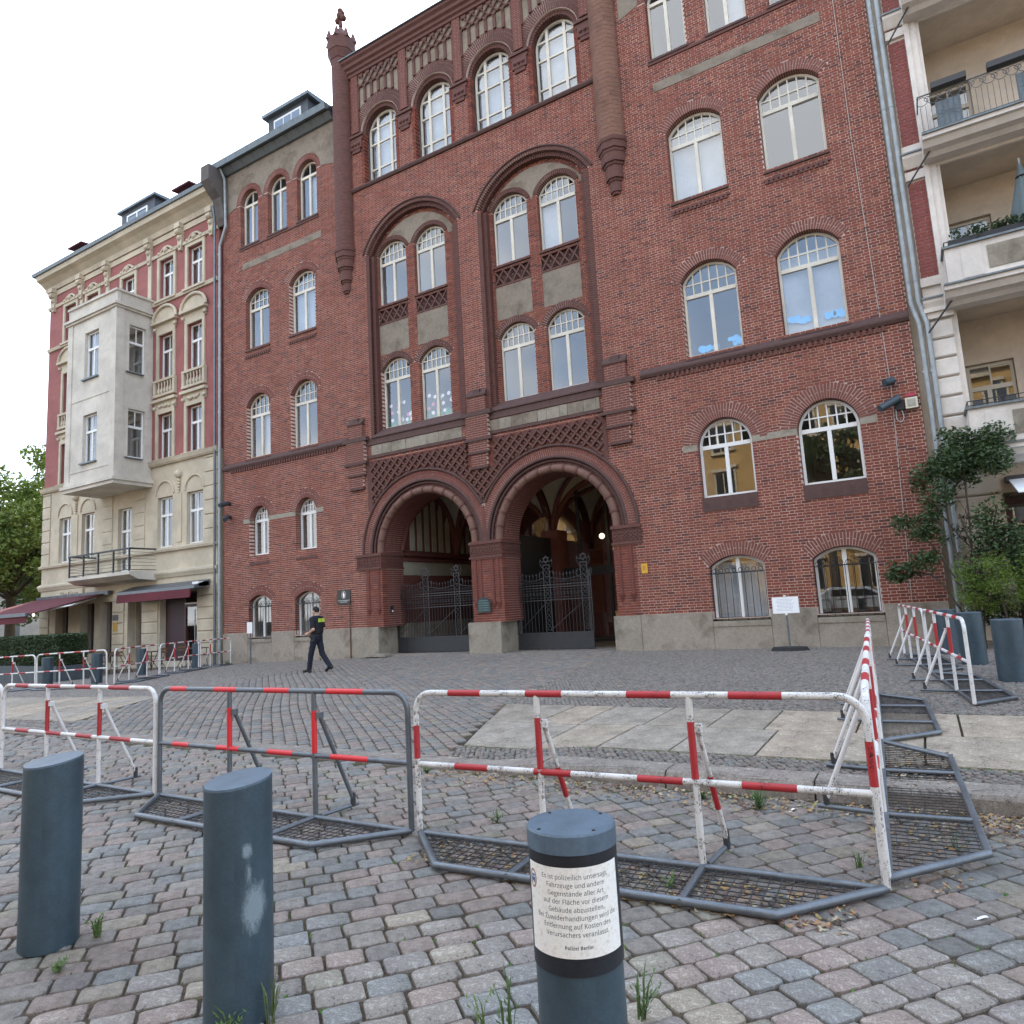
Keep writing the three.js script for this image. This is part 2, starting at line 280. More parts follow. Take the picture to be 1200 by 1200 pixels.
// ----- windows -----
function windowUnit(parent, o, z, spec) {
  const g = sub('window', parent), fr = new MB(), t = spec.t ?? .065, f = insetArch({ ...o, ring: 0 }, .012), fi = insetArch(f, t), mat = spec.mat ?? mats.frame;
  fr.ext(ptsOf(f, 20), z - .07, z, [ptsOf(fi, 20)]);
  const xl = fi.cx - fi.w / 2, xr = fi.cx + fi.w / 2, tr = spec.transom ?? 0;
  const cells = []; // panes: x0, x1, y0, y1 (null: up to the arch)
  if (tr) fr.bx(xl, xr, tr - .055, tr + .055, z - .075, z + .012);
  const lower = spec.low ?? [.5], ytop = tr ? tr - .055 : null;
  const xs = [xl, ...lower.map(k => xl + (xr - xl) * k), xr], hw = spec.mull ?? .05;
  lower.forEach(k => { const x = xl + (xr - xl) * k; fr.bx(x - hw, x + hw, fi.y0, tr ? tr - .05 : archTop(fi, x), z - .075, z + .008); });
  const sash = new MB();
  for (let i = 0; i + 1 < xs.length; i++) { const a = xs[i] + (i ? hw : 0), b = xs[i + 1] - (i + 2 < xs.length ? hw : 0); const rows = spec.rows ?? []; const ys = [fi.y0, ...rows, tr ? tr - .055 : null];
    for (let r = 0; r + 1 < ys.length; r++) cells.push([a, b, ys[r] + (r ? .03 : 0), ys[r + 1] === null ? null : ys[r + 1] - (r + 2 < ys.length ? .03 : 0)]);
    for (const y of rows) fr.bx(a, b, y - .03, y + .03, z - .07, z + .004); }
  if (tr) { const top = spec.top ?? 0, rows = spec.topRows ?? [], x2 = []; for (let i = 0; i <= top; i++) x2.push(xl + (xr - xl) * i / Math.max(1, top)); const w = spec.barW ?? .018;
    for (let i = 1; i < top; i++) fr.bx(x2[i] - w, x2[i] + w, tr + .05, archTop(fi, x2[i]) + .004, z - .05, z - .008);
    for (const y of rows) { let a = xl, b = xr; while (archTop(fi, a) < y && a < fi.cx) a += .01; while (archTop(fi, b) < y && b > fi.cx) b -= .01; fr.bx(a, b, y - w, y + w, z - .05, z - .010); }
    for (let i = 0; i < Math.max(1, top); i++) { const ys = [tr + .055, ...rows, null]; const a = top ? x2[i] + (i ? w : 0) : xl, b = top ? x2[i + 1] - (i + 1 < top ? w : 0) : xr; for (let r = 0; r + 1 < ys.length; r++) if (Math.min(archTop(fi, a), archTop(fi, b)) > ys[r] + .02) cells.push([a, b, ys[r] + (r ? w : 0), ys[r + 1] === null ? null : Math.min(ys[r + 1] - w, 99)]); } }
  fr.mesh('frame', mat, g);
  for (const [a, b, y0, y1] of cells) { // one pane each, none of them quite in one plane
    const n = y1 === null && b - a > .3 ? 8 : 1, pts = [[a, y0], [b, y0]];
    for (let i = 0; i <= n; i++) { const x = b + (a - b) * i / n, yt = Math.min(y1 ?? 99, archTop(fi, x)); pts.push([x, Math.max(yt, y0 + .005)]); }
    const s = new THREE.ShapeGeometry(new THREE.Shape(pts.map(p => new THREE.Vector2(p[0] - (a + b) / 2, p[1] - y0))));
    const m = part('pane', s, spec.glass ?? mats.glass, g); m.position.set((a + b) / 2, y0, z - .035); m.rotation.set((R() - .5) * .012, (R() - .5) * .014, 0);
  }
  // the room behind: a plain box, open to the window
  const d = spec.depth ?? 4.2, r = new MB(), x0 = o.cx - o.w / 2 - .2, x1 = o.cx + o.w / 2 + .2, yb = o.y0 - .1, yt = o.ys + o.rise + .1, zb = z - .12;
  r.bx(x0, x1, yb, yt, zb - d - .05, zb - d).bx(x0 - .05, x0, yb, yt, zb - d, zb).bx(x1, x1 + .05, yb, yt, zb - d, zb).bx(x0, x1, yb - .05, yb, zb - d, zb).bx(x0, x1, yt, yt + .05, zb - d, zb);
  r.mesh('room', spec.room ?? mats.room, g);
  if (spec.blind) { const [y0, y1, a = 0, b = 1] = spec.blind; new MB().bx(xl + (xr - xl) * a, xl + (xr - xl) * b, y0, y1, z - .155, z - .15).mesh('sky_tinted_curtain', mats.blind, g); }  // curtain whose colour carries the sky reflection
  return g;
}
const wr = rng(5);
const typeGrid = o => ({ transom: o.ys - .42 + (o.row === 1 ? .10 : 0), low: [.5], top: o.side === 'L' ? 5 : 6, topRows: [o.ys - .42 + .36 + (o.row === 1 ? .02 : 0)] });
for (const o of openings) {
  if (o.giant || o.gate) continue;
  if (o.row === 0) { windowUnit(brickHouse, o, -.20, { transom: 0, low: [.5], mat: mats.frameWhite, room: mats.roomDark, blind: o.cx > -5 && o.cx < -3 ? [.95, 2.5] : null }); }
  else if (o.row === 1) windowUnit(brickHouse, o, o.side === 'L' ? -.26 : -.20, { transom: o.ys - .02, low: [.5], top: 6, topRows: [o.ys + .3], mat: mats.frameWhite, room: mats.roomDark });
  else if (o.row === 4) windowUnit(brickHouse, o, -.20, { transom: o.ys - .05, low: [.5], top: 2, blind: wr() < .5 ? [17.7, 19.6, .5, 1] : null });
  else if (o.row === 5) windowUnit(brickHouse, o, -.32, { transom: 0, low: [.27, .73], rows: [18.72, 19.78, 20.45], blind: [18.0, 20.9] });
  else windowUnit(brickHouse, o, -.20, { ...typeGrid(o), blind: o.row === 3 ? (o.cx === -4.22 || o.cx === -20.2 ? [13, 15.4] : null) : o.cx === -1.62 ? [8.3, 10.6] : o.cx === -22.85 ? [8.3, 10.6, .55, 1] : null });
}
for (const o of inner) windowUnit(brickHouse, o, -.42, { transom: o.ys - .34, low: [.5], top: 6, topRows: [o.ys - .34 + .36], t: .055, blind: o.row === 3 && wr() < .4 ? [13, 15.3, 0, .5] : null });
// sills and drip courses
for (const o of openings) { if (o.row === undefined || o.row === 5 || o.row === 0) continue;
  const b = new MB();
  if (o.row === 1) { if (o.side === 'L') b.prism([[-.2, o.y0 - .0], [-.2, o.y0 - .38], [.015, o.y0 - .38], [.015, o.y0 - .33], [-.16, o.y0 - .0]], o.cx - o.w / 2 - .02, o.cx + o.w / 2 + .02).mesh('sill', mats.brickDark, brickHouse); else b.bx(o.cx - o.w / 2, o.cx + o.w / 2, o.y0 - .37, o.y0 - .002, -.2, .03).mesh('sill', mats.brickDark, brickHouse); continue; }
  if (o.row === 4) { b.bx(o.cx - o.w / 2 - .05, o.cx + o.w / 2 + .05, o.y0 - .07, o.y0, -.2, .06).mesh('sill', mats.brickDark, brickHouse); continue; }
  b.prism([[-.2, o.y0], [-.2, o.y0 - .12], [.05, o.y0 - .12], [.05, o.y0 - .07]], o.cx - o.w / 2 - .04, o.cx + o.w / 2 + .04);
  b.mesh('sill', mats.brickDark, brickHouse);
  if (o.row === 3) { const d = new MB(), y = o.y0 - .42; for (let x = o.cx - o.w / 2 - .02; x < o.cx + o.w / 2; x += .125) d.bx(x, x + .07, y, y + .085, -.1, .045); d.bx(o.cx - o.w / 2 - .05, o.cx + o.w / 2 + .05, y + .09, y + .14, -.05, .03); d.mesh('dentil_course', mats.brickTrim, brickHouse); }
}
// courses and bands
const trim = (name, m, f) => { const b = new MB(); f(b); return b.mesh(name, m, brickHouse); };
for (const [a, c] of [[X0, -17.9], [-6.4, X1]]) {
  trim('string_course', mats.brickDark, b => b.prism([[-.05, 8.30], [-.05, 7.98], [.05, 7.98], [.09, 8.06], [.09, 8.11], [.0, 8.26]], a, c));
  trim('dentil_course', mats.brickTrim, b => { for (let x = a + .5; x < c - .6; x += .14) b.bx(x, x + .075, 7.84, 7.975, -.1, .05); });
}
for (const [cols, hw] of [[colsL, .56], [colsR, .73]]) { const e = .40; let x = cols[0] - hw - e - (cols === colsR ? .02 : 0); for (const [a, c] of [[x, cols[0] - hw], [cols[0] + hw, cols[1] - hw], [cols[1] + hw, cols[1] + hw + e]]) trim('stone_band', mats.stone, b => b.bx(a + .003, c - .003, 5.62, 5.80, -.2, .006)); }
for (const [a, c] of [[-23.75, -19.05], [-5.25, -.62]]) trim('render_band', mats.render, b => b.bx(a, c, 16.68, 16.97, -.05, .012));
for (const [a, c] of [[-23.9, -19.2], [-5.35, -.7]]) trim('sill_course', mats.brickTrim, b => b.bx(a, c, 17.58, 17.665, -.05, .035));
// rendered field above the round-headed windows of each wing
for (const [xs, a, c] of [[[-23.32, -21.58, -19.83], X0 + .2, -18.15], [[-4.72, -3.0, -1.28], -6.15, X1 - .1]]) trim('render_field', mats.render, b => {
  const out = [[a, 19.55]]; for (const cx of xs) for (let i = 0; i <= 14; i++) { const t = PI - PI * i / 14; const y = 19.76 + .81 * Math.sin(t); out.push([cx + .81 * Math.cos(t), Math.max(y, 19.55)]); } out.push([c, 19.55], [c, TOPW], [a, TOPW]); b.ext(out, -.02, .012); });
trim('sill_course', mats.brickDark, b => b.prism([[-.3, 18.10], [-.3, 17.88], [.06, 17.88], [.10, 17.95], [.10, 18.0], [-.1, 18.10]], -17.4, -7.0));
// pilasters, capitals and frieze of the middle block
for (const x of [-17.05, -14.65, -12.16, -9.69, -7.25]) {
  trim('pilaster', mats.brickRed, b => { for (let y = 20.3, i = 0; y < 22.7; y += .075, i++) { const k = i % 2 ? -.05 : .07; b.bx(x - .17, x + k - .006, y, y + .061, -.1, .075).bx(x + k + .006, x + .17, y, y + .061, -.1, .075); } }).userData.kind = 'stuff'; trim('pilaster_core', mats.mortar, b => b.bx(x - .165, x + .165, 20.3, 22.75, -.1, .068));
  trim('capital', mats.brickTrim, b => { b.bx(x - .36, x + .36, 20.12, 20.22, -.3, .10).bx(x - .33, x + .33, 19.98, 20.10, -.3, .05).bx(x - .28, x + .28, 19.62, 19.96, -.1, .07).bx(x - .2, x + .2, 19.48, 19.62, -.1, .05); for (let k = 0; k < 3; k++) b.add(new THREE.SphereGeometry(.07, 7, 5), [x - .16 + k * .16, 19.8, .07]); });
}
[[-16.88, -14.82], [-14.48, -12.33], [-11.99, -9.86], [-9.52, -7.42]].forEach(([a, c], n) => {
  const cx = towerW[n].cx, Rr = 1.42, low = x => { const t = x - cx; return Math.abs(t) < Rr ? 20.22 + Math.sqrt(Rr * Rr - t * t) : 20.3; };
  trim('frieze_field', mats.frieze, b => { const pts = [[a, low(a)]]; for (let i = 1; i <= 20; i++) { const x = a + (c - a) * i / 20; pts.push([x, low(x)]); } pts.push([c, 22.7], [a, 22.7]); b.ext(pts, -.02, .004); });
  trim('frieze_ribs', mats.brickTrim, b => { const m = 6, s = (c - a) / m;
    for (let i = 0; i <= m; i++) { const x = a + i * s; b.bx(x - .055, x + .055, low(Math.min(Math.max(x, a), c)) - .02, 22.12, -.02, .06); }
    for (let i = 0; i < m; i++) { const x = a + i * s; const arc = []; for (let k = 0; k <= 8; k++) { const t = PI * k / 8; arc.push([x + s / 2 - s / 2 * Math.cos(t), 22.0 + .22 * Math.sin(t), .045]); } for (let k = 0; k < 8; k++) b.bar(arc[k], arc[k + 1], .055);
      for (const d of [-1, 1]) for (let q = 0; q < 2; q++) { const xa = x + s / 2, y0 = 22.16 + q * .0; const xb = xa + d * s, yb = y0 + .44; const f = xb < a ? (a - xa) / (xb - xa) : xb > c ? (c - xa) / (xb - xa) : 1; if (q === 0) b.bar([xa, y0, .05 + d * .008], [xa + (xb - xa) * f, y0 + (yb - y0) * f, .05 + d * .008], .05); }
      b.bx(x + s / 2 - .1, x + s / 2 + .1, 22.58, 22.70, -.02, .07); } });
});
trim('cornice', mats.brickTrim, b => { b.prism([[-.3, 22.70], [-.05, 22.70], [.10, 22.74], [.10, 22.86], [.16, 22.9], [.16, 23.02], [.24, 23.08], [.24, 23.22], [.32, 23.3], [.32, 23.42], [-.3, 23.42]], -17.5, -5.9); });
trim('eaves_flashing', mats.zincSheet, b => b.prism([[-.4, 23.425], [.38, 23.425], [.38, 23.47], [-.4, 23.56]], -17.6, -5.9));
for (const x of [-15.3, -12.8]) trim('roof_finial', mats.brickTrim, b => b.add(new THREE.ConeGeometry(.28, .75, 4), [x + 1.6, 23.95, -.5], [0, PI / 4, 0]));
// corner turrets on stepped corbels
function turret(x, yBot, yTop, m, pinnacle) {
  trim('turret_shaft', m, b => { const n = Math.floor((yTop - 15.6) / .15); for (let i = 0; i < n; i++) b.add(new THREE.CylinderGeometry(.44, .44, .142, 8), [x, 15.6 + i * .15 + .075, -.02], [0, PI / 8 + (i % 2) * .0, 0]); b.add(new THREE.CylinderGeometry(.432, .432, yTop - 15.6, 8), [x, (15.6 + yTop) / 2, -.02], [0, PI / 8, 0]); });
  trim('turret_corbel', mats.brickTrim, b => { let y = 15.6; for (const [r, h] of [[.52, .12], [.48, .22], [.43, .10], [.40, .30], [.34, .09], [.30, .40], [.24, .08], [.20, .32], [.15, .08]]) { b.add(new THREE.CylinderGeometry(r, r * .97, h, 8), [x, y - h / 2, -.04], [0, PI / 8, 0]); y -= h; } });
  if (pinnacle) { trim('pinnacle', mats.brickTrim, b => { const y = yTop; b.add(new THREE.CylinderGeometry(.56, .46, .35, 8), [x, y + .17, -.02], [0, PI / 8, 0]).add(new THREE.CylinderGeometry(.6, .58, .55, 8), [x, y + .62, -.02], [0, PI / 8, 0]); for (let i = 0; i < 8; i++) { const a = i * PI / 4 + PI / 8; b.add(new THREE.ConeGeometry(.17, .55, 4), [x + .5 * Math.cos(a), y + 1.1, -.02 + .5 * Math.sin(a)], [0, -a, 0]); } b.add(new THREE.ConeGeometry(.5, .9, 8), [x, y + 1.3, -.02]);
    b.add(new THREE.CylinderGeometry(.06, .09, .3, 8), [x, y + 1.8, -.02]); for (const [dx, dy, r] of [[0, .2, .16], [.15, .05, .13], [-.15, .05, .13], [0, .42, .13], [.1, .3, .1], [-.1, .3, .1]]) b.add(new THREE.IcosahedronGeometry(r, 1), [x + dx, y + 1.95 + dy, -.02]); }); }
}
turret(-17.75, 13.7, 23.7, mats.brickTrim, true);
const turretOld = M(.245, .125, .085, .9, { map: T.stain, bumpMap: T.bump, bumpScale: .01 });
turret(-6.68, 13.7, 23.7, turretOld, false);
// tympana, lattice bands, rendered panels and mullions of the giant recesses
for (const g of giants) {
  trim('tympanum', mats.render, b => { const ws = inner.filter(o => o.row === 3 && Math.abs(o.cx - g.cx) < 2), o2 = insetArch({ ...g, ring: 0 }, .14), pts = []; const hw = o2.w / 2;
    const bottom = x => { let y = 14.98; for (const w of ws) { const { Rr, dy } = arcOf(w.w, w.rise), ro = Rr + .16, t = x - w.cx; if (Math.abs(t) < ro) { const yy = w.ys + dy + Math.sqrt(ro * ro - t * t); if (yy > w.ys + .02) y = Math.max(y, yy); } } return y; };
    for (let i = 0; i <= 40; i++) { const x = g.cx - hw + 2 * hw * i / 40; pts.push([x, bottom(x)]); } for (let i = 40; i >= 0; i--) { const x = g.cx - hw + 2 * hw * i / 40; pts.push([x, Math.max(archTop(o2, x), bottom(x) + .003)]); } b.ext(pts, -.30, -.268); });
  for (const o of inner.filter(o => Math.abs(o.cx - g.cx) < 2)) {
    trim('arch', mats.brickTrim, b => voussoirs(b, o, -.46, o.row === 3 ? -.255 : -.272, o.ring, .075)).userData.kind = 'stuff';
    trim('sill', mats.brickDark, b => b.prism([[-.45, o.y0 + .0], [-.45, o.y0 - .1], [-.22, o.y0 - .1], [-.22, o.y0 - .05]], o.cx - o.w / 2 - .03, o.cx + o.w / 2 + .03));
  }
  for (const p of innerPanels.filter(p => Math.abs(p.cx - g.cx) < 2)) {
    trim('render_panel', mats.render, b => { const o = inner.find(o => o.row === 2 && o.cx === p.cx), { Rr, dy } = arcOf(o.w, o.rise), ro = Rr + .23, pts = []; for (let i = 0; i <= 16; i++) { const x = p.cx - p.w / 2 + p.w * i / 16, t = x - o.cx; pts.push([x, o.ys + dy + Math.sqrt(Math.max(0, ro * ro - t * t))]); } pts.push([p.cx + p.w / 2, 12.32], [p.cx - p.w / 2, 12.32]); b.ext(pts, -.36, -.284); });
    trim('lattice_band', mats.brickTrim, b => { const a = p.cx - p.w / 2, c = p.cx + p.w / 2, y0 = 12.38, y1 = 12.94; b.bx(a, c, y0 - .04, y0 + .02, -.45, -.262).bx(a, c, y1 - .04, y1, -.45, -.262); const n = 4, s = (c - a) / n; for (let i = 0; i < n; i++) for (const d of [0, 1]) { b.bar([a + (i + d) * s, y0 + .02, -.285 - d * .01], [a + (i + 1 - d) * s, y1 - .04, -.285 - d * .01], .05); } for (let i = 0; i <= n * 2; i++) b.bx(a + i * s / 2 - .02, a + i * s / 2 + .02, y0 + .24, y0 + .30, -.30, -.28); });
    trim('lattice_back', mats.brickDark, b => b.bx(p.cx - p.w / 2, p.cx + p.w / 2, 12.34, 12.94, -.46, -.37));
  }
  // sloped sill, patched stone band
  trim('sloped_sill', mats.brickDark, b => b.prism([[-.45, 8.36], [-.45, 8.0], [.07, 8.0], [.07, 8.05], [-.26, 8.36]], g.cx - 2.08, g.cx + 2.08));
  const bd = rng(31 + Math.round(g.cx)); let x = g.cx - 2.1; const e = g.cx + 1.9;
  while (x < e - .05) { const w = Math.min(e - x, .22 + bd() * .5), v = .85 + .3 * bd(); trim('band_stone', bd() < .4 ? mats.render : mats.stone, b => b.bx(x, x + w - .012, 7.38, 7.74, -.05, .012 + bd() * .02)); x += w; }
  trim('ledge', mats.brickDark, b => b.bx(g.cx - 2.3, g.cx + 2.1, 7.76, 7.86, -.05, .05).bx(g.cx - 2.3, g.cx + 2.1, 7.86, 7.99, -.05, .03).bx(g.cx - 2.3, g.cx + 2.1, 7.27, 7.36, -.05, .04));
}
// lattice spandrels over the gateways
trim('lattice_back', mats.brickTrim, b => { const pts = [], lo = x => Math.min(7.13, Math.max(4.95, ...GC.map(c => Math.abs(x - c) < 2.78 ? GY + Math.sqrt(2.78 * 2.78 - (x - c) ** 2) : 4.95))); for (let i = 0; i <= 90; i++) { const x = -16.85 + 9.13 * i / 90; pts.push([x, lo(x)]); } pts.push([-7.72, 7.16], [-16.85, 7.16]); b.ext(pts, -.10, -.004); });
{
  const step = .33, strip = (dir) => { const b = new MB(), L = (x, y) => inLattice(x, y);
    for (let k = -40; k < 60; k++) { const xs = -17 + k * step; let run = null; for (let s = 0; s <= 2.3; s += .03) { const x = xs + dir * s * 1.0, y = 4.95 + s, inn = L(x, y) && s < 2.2; if (inn && run === null) run = [x, y]; if (!inn && run) { if (Math.hypot(x - run[0], y - run[1]) > .08) b.bar([run[0], run[1], +.03 + dir * .006], [x, y, .03 + dir * .006], .062, .085); run = null; } } }
    return b; };
  strip(1).mesh('lattice_strips', mats.brickTrim, brickHouse); strip(-1).mesh('lattice_strips', mats.brickTrim, brickHouse);
  const st = new MB(), py = new THREE.ConeGeometry(.075, .09, 4); py.rotateX(PI / 2); py.rotateZ(PI / 4);
  for (let i = 0; i < 40; i++) for (let j = 0; j < 16; j++) { const x = -17 + i * step + (j % 2 ? 0 : step / 2), y = 4.95 + j * step / 2 + .0; if (inLattice(x, y) && inLattice(x, y + .07) && inLattice(x, y - .07)) st.add(py, [x, y, .03]); }
  st.mesh('lattice_studs', M(.21, .12, .085, .9, { map: T.grain }), brickHouse);
}
// consoles between the gateways and the upper storeys
function courses(b, x0, x1, y0, y1, z1) { for (let y = y0, i = 0; y < y1 - .03; y += .075, i++) { let x = x0 - (i % 2 ? .125 : 0); while (x < x1 - .02) { const a = Math.max(x, x0), c = Math.min(x + .238, x1); if (c - a > .03) b.bx(a, c, y, Math.min(y + .061, y1), z1 - .16, z1 + (R() - .5) * .003); x += .25; } } }
for (const x of [-17.45, -12.08, -7.15]) { const w = .44, bs = [[w, 7.18, 7.95, .16], [w * .86, 6.72, 7.16, .13], [w * .72, 6.24, 6.70, .10], [w * .78, 8.1, 8.62, .12]]; trim('console', mats.brickRed, b => bs.forEach(q => courses(b, x - q[0], x + q[0], q[1], q[2], q[3]))).userData.kind = 'stuff'; trim('console_core', mats.mortar, b => bs.forEach(q => b.bx(x - q[0] + .006, x + q[0] - .006, q[1] + .005, q[2] - .005, -.1, q[3] - .008))); }
for (const x of [-17.45, -12.08, -7.15]) trim('console_caps', mats.brickDark, b => { const w = .44; b.bx(x - w - .14, x + w + .14, 7.95, 8.1, -.1, .20).bx(x - w - .1, x + w + .1, 7.10, 7.19, -.1, .18).bx(x - w * .9, x + w * .9, 6.68, 6.75, -.1, .15).bx(x - w * .76, x + w * .76, 6.18, 6.25, -.1, .12).prism([[-.1, 9.0], [-.1, 8.62], [.15, 8.62], [.15, 8.68]], x - w * .85, x + w * .85).bx(x - .1, x + .16, 8.66, 8.86, -.1, .14); });
// gateway arches: brick ring, moulding, stone-coloured roll, deep reveal, piers
const collarGeo = boxUV(plainGeo(new THREE.CylinderGeometry(.15, .15, .06, 12)));
gates.forEach((g, n) => {
  const full = { cx: g.cx, w: 3.8, y0: 0, ys: GY, rise: 1.9 };
  const vs = (r0, t, z0, z1, th, m, nm) => { const b = new MB(), o = { ...full }; const { Rr } = arcOf(3.8, 1.9); const ri = Rr + r0, ro = ri + t, nn = Math.round(PI * (ri + ro) / 2 / th), da = PI / nn, gp = .016 / ri / 2;
    for (let i = 0; i < nn; i++) { const a = i * da + gp, c = (i + 1) * da - gp, f = (r, t2) => [g.cx + r * Math.cos(t2), GY + r * Math.sin(t2)]; const mid = (a + c) / 2; if (ro > 2.45 && ((n === 0 && f(ro, mid)[0] > -12.07) || (n === 1 && f(ro, mid)[0] < -12.07))) { const hx = Math.abs(-12.07 - g.cx), cosm = Math.abs(Math.cos(mid)); const rm = hx / cosm; if (rm < ri + .05) continue; b.ext([f(ri, a), f(rm, a), f(rm, c), f(ri, c)].reverse(), z0, z1); continue; } b.ext([f(ri, a), f(ro, a), f(ro, c), f(ri, c)].reverse(), z0, z1 + (R() - .5) * .003); }
    const mm = b.mesh(nm, m, brickHouse); return mm; };
  vs(.64, .155, -.25, .010, .072, mats.voussoir, 'gate_arch').userData.kind = 'stuff'; vs(.48, .15, -.25, .006, .072, mats.voussoir, 'gate_arch').userData.kind = 'stuff';
  { const b = new MB(); const { Rr } = arcOf(3.8, 1.9); const ring = (r, z, t) => { const p = []; for (let i = 0; i <= 40; i++) { const a = PI * i / 40; const x = g.cx + r * Math.cos(a); if ((n === 0 && x > -12.07 + .0) || (n === 1 && x < -12.07)) continue; p.push([x, GY + r * Math.sin(a), z]); } b.tube(p, t, 60, 6); }; ring(2.73, .02, .05); ring(2.37, -.02, .055); ring(2.27, -.09, .05); b.mesh('arch_moulding', mats.brickDark, brickHouse); }
  vs(.23, .20, -.4, -.12, .30, mats.brickTrim, 'gate_arch');
  { // the thick roll with collars
    const b = new MB(), p = []; const r = 2.03; for (let i = 0; i <= 48; i++) { const a = PI * i / 48; p.push([g.cx + r * Math.cos(a), GY + r * Math.sin(a), -.12]); } b.tube(p, .125, 80, 10); b.mesh('roll_moulding', M(.20, .105, .078, .8, { map: T.stain }), brickHouse);
    for (let i = 1; i < 14; i++) { const a = PI * i / 14; const m = part('roll_collar', collarGeo, mats.brickTrim, brickHouse); m.position.set(g.cx + r * Math.cos(a), GY + r * Math.sin(a), -.12); m.rotation.z = a; }
  }
  { // intrados: brick barrel from z -0.2 to -1.2
    const b = new MB(); const rr = 1.9; for (let k = 0; k < 4; k++) { const z1 = -.14 - k * .265, z0 = z1 - .255; const nn = 80, da = PI / nn; for (let i = 0; i < nn; i++) { const a = i * da + .0025, c = (i + 1) * da - .0025, f = (r, t) => [g.cx + r * Math.cos(t), GY + r * Math.sin(t)]; b.ext([f(rr + .003 * R(), a), f(rr + .12, a), f(rr + .12, c), f(rr + .003 * R(), c)].reverse(), z0, z1); } }
    b.mesh('intrados', mats.brickRed, brickHouse, true);
    const m = new MB(), f = (r, t) => [g.cx + r * Math.cos(t), GY + r * Math.sin(t)], pts = []; for (let i = 0; i <= 40; i++) pts.push(f(2.35, PI * i / 40)); for (let i = 40; i >= 0; i--) pts.push(f(1.91, PI * i / 40)); m.ext(pts, -1.2, -.26); m.mesh('mortar_bed', mats.mortar, brickHouse);
  }
});
trim('arch_infill', mats.brickTrim, b => b.ext([[-12.16, 3.8], [-11.98, 3.8], [-12.0, 4.4], [-12.05, 4.98], [-12.09, 4.98], [-12.14, 4.4]], -.2, .0085));
trim('lattice_border', mats.brickTrim, b => b.bx(-7.80, -7.58, 5.86, 7.2, -.1, .012)); trim('lattice_border', mats.brickTrim, b => b.bx(-17.0, -16.78, 5.4, 7.2, -.1, .012));
// piers under the imposts, built of bricks
function pier(x0, x1, zb, label) {
  const b = new MB(), k = new MB();
  for (let y = 1.2, i = 0; y < 3.22; y += .075, i++) { let x = x0 - (i % 2 ? .125 : 0); while (x < x1) { const a = Math.max(x, x0), c = Math.min(x + .24, x1); if (c - a > .03) b.bx(a, c, y, y + .064, -.2, .0 + (R() - .5) * .003); x += .25; } for (let zs = -.204 + (i % 2 ? .125 : 0); zs > zb; zs -= .25) { const z = Math.min(zs, -.204), za = Math.max(zs - .24, zb); if (z - za > .03) for (const s of [x0, x1]) b.bx(s === x0 ? x0 : x1 - .1, s === x0 ? x0 + .1 : x1, y, y + .064, za, z); } }
  k.bx(x0 + .008, x1 - .008, 1.19, 3.24, zb + .008, -.008);
  b.mesh('pier_bricks', mats.brickRed, brickHouse, true); k.mesh('mortar_bed', mats.mortar, brickHouse);
}
pier(-17.25, -16.47, -1.2); pier(-12.66, -11.48, -1.2); pier(-7.66, -6.98, -1.2);
for (const [x0, x1] of [[-17.25, -16.47], [-12.66, -11.48], [-7.66, -6.98]]) trim('pier_roll', mats.brickRed, b => { for (const x of [x0 + .16, x0 + .36, x1 - .36, x1 - .16]) if (x1 - x0 > 1 || x === x1 - .16 || x === x0 + .16) { b.rod([x, 1.75, 0], [x, 3.2, 0], .055, 8); b.add(new THREE.ConeGeometry(.09, .25, 6), [x, 1.68, 0], [PI, 0, 0]); } });
for (const [x0, x1] of [[-17.64, -16.44], [-12.70, -11.44], [-7.69, -6.76]]) trim('impost', mats.brickTrim, b => { b.bx(x0, x1, 3.24, 3.30, -1.22, .06).bx(x0, x1, 3.70, 3.79, -1.22, .07).bx(x0 + .03, x1 - .03, 3.30, 3.70, -1.2, .03); const rr = rng(Math.round(x0 * -100)); for (let x = x0 + .1; x < x1 - .05; x += .13) for (const y of [3.4, 3.52, 3.62]) b.add(new THREE.TorusGeometry(.045 + rr() * .012, .018, 5, 8), [x + (rr() - .5) * .03, y, .035], [0, 0, rr() * 3]); for (let z = -.12; z > -1.15; z -= .13) for (const y of [3.4, 3.52, 3.62]) { b.add(new THREE.TorusGeometry(.045, .018, 5, 8), [x1 - .025, y, z], [0, PI / 2, 0]); } });
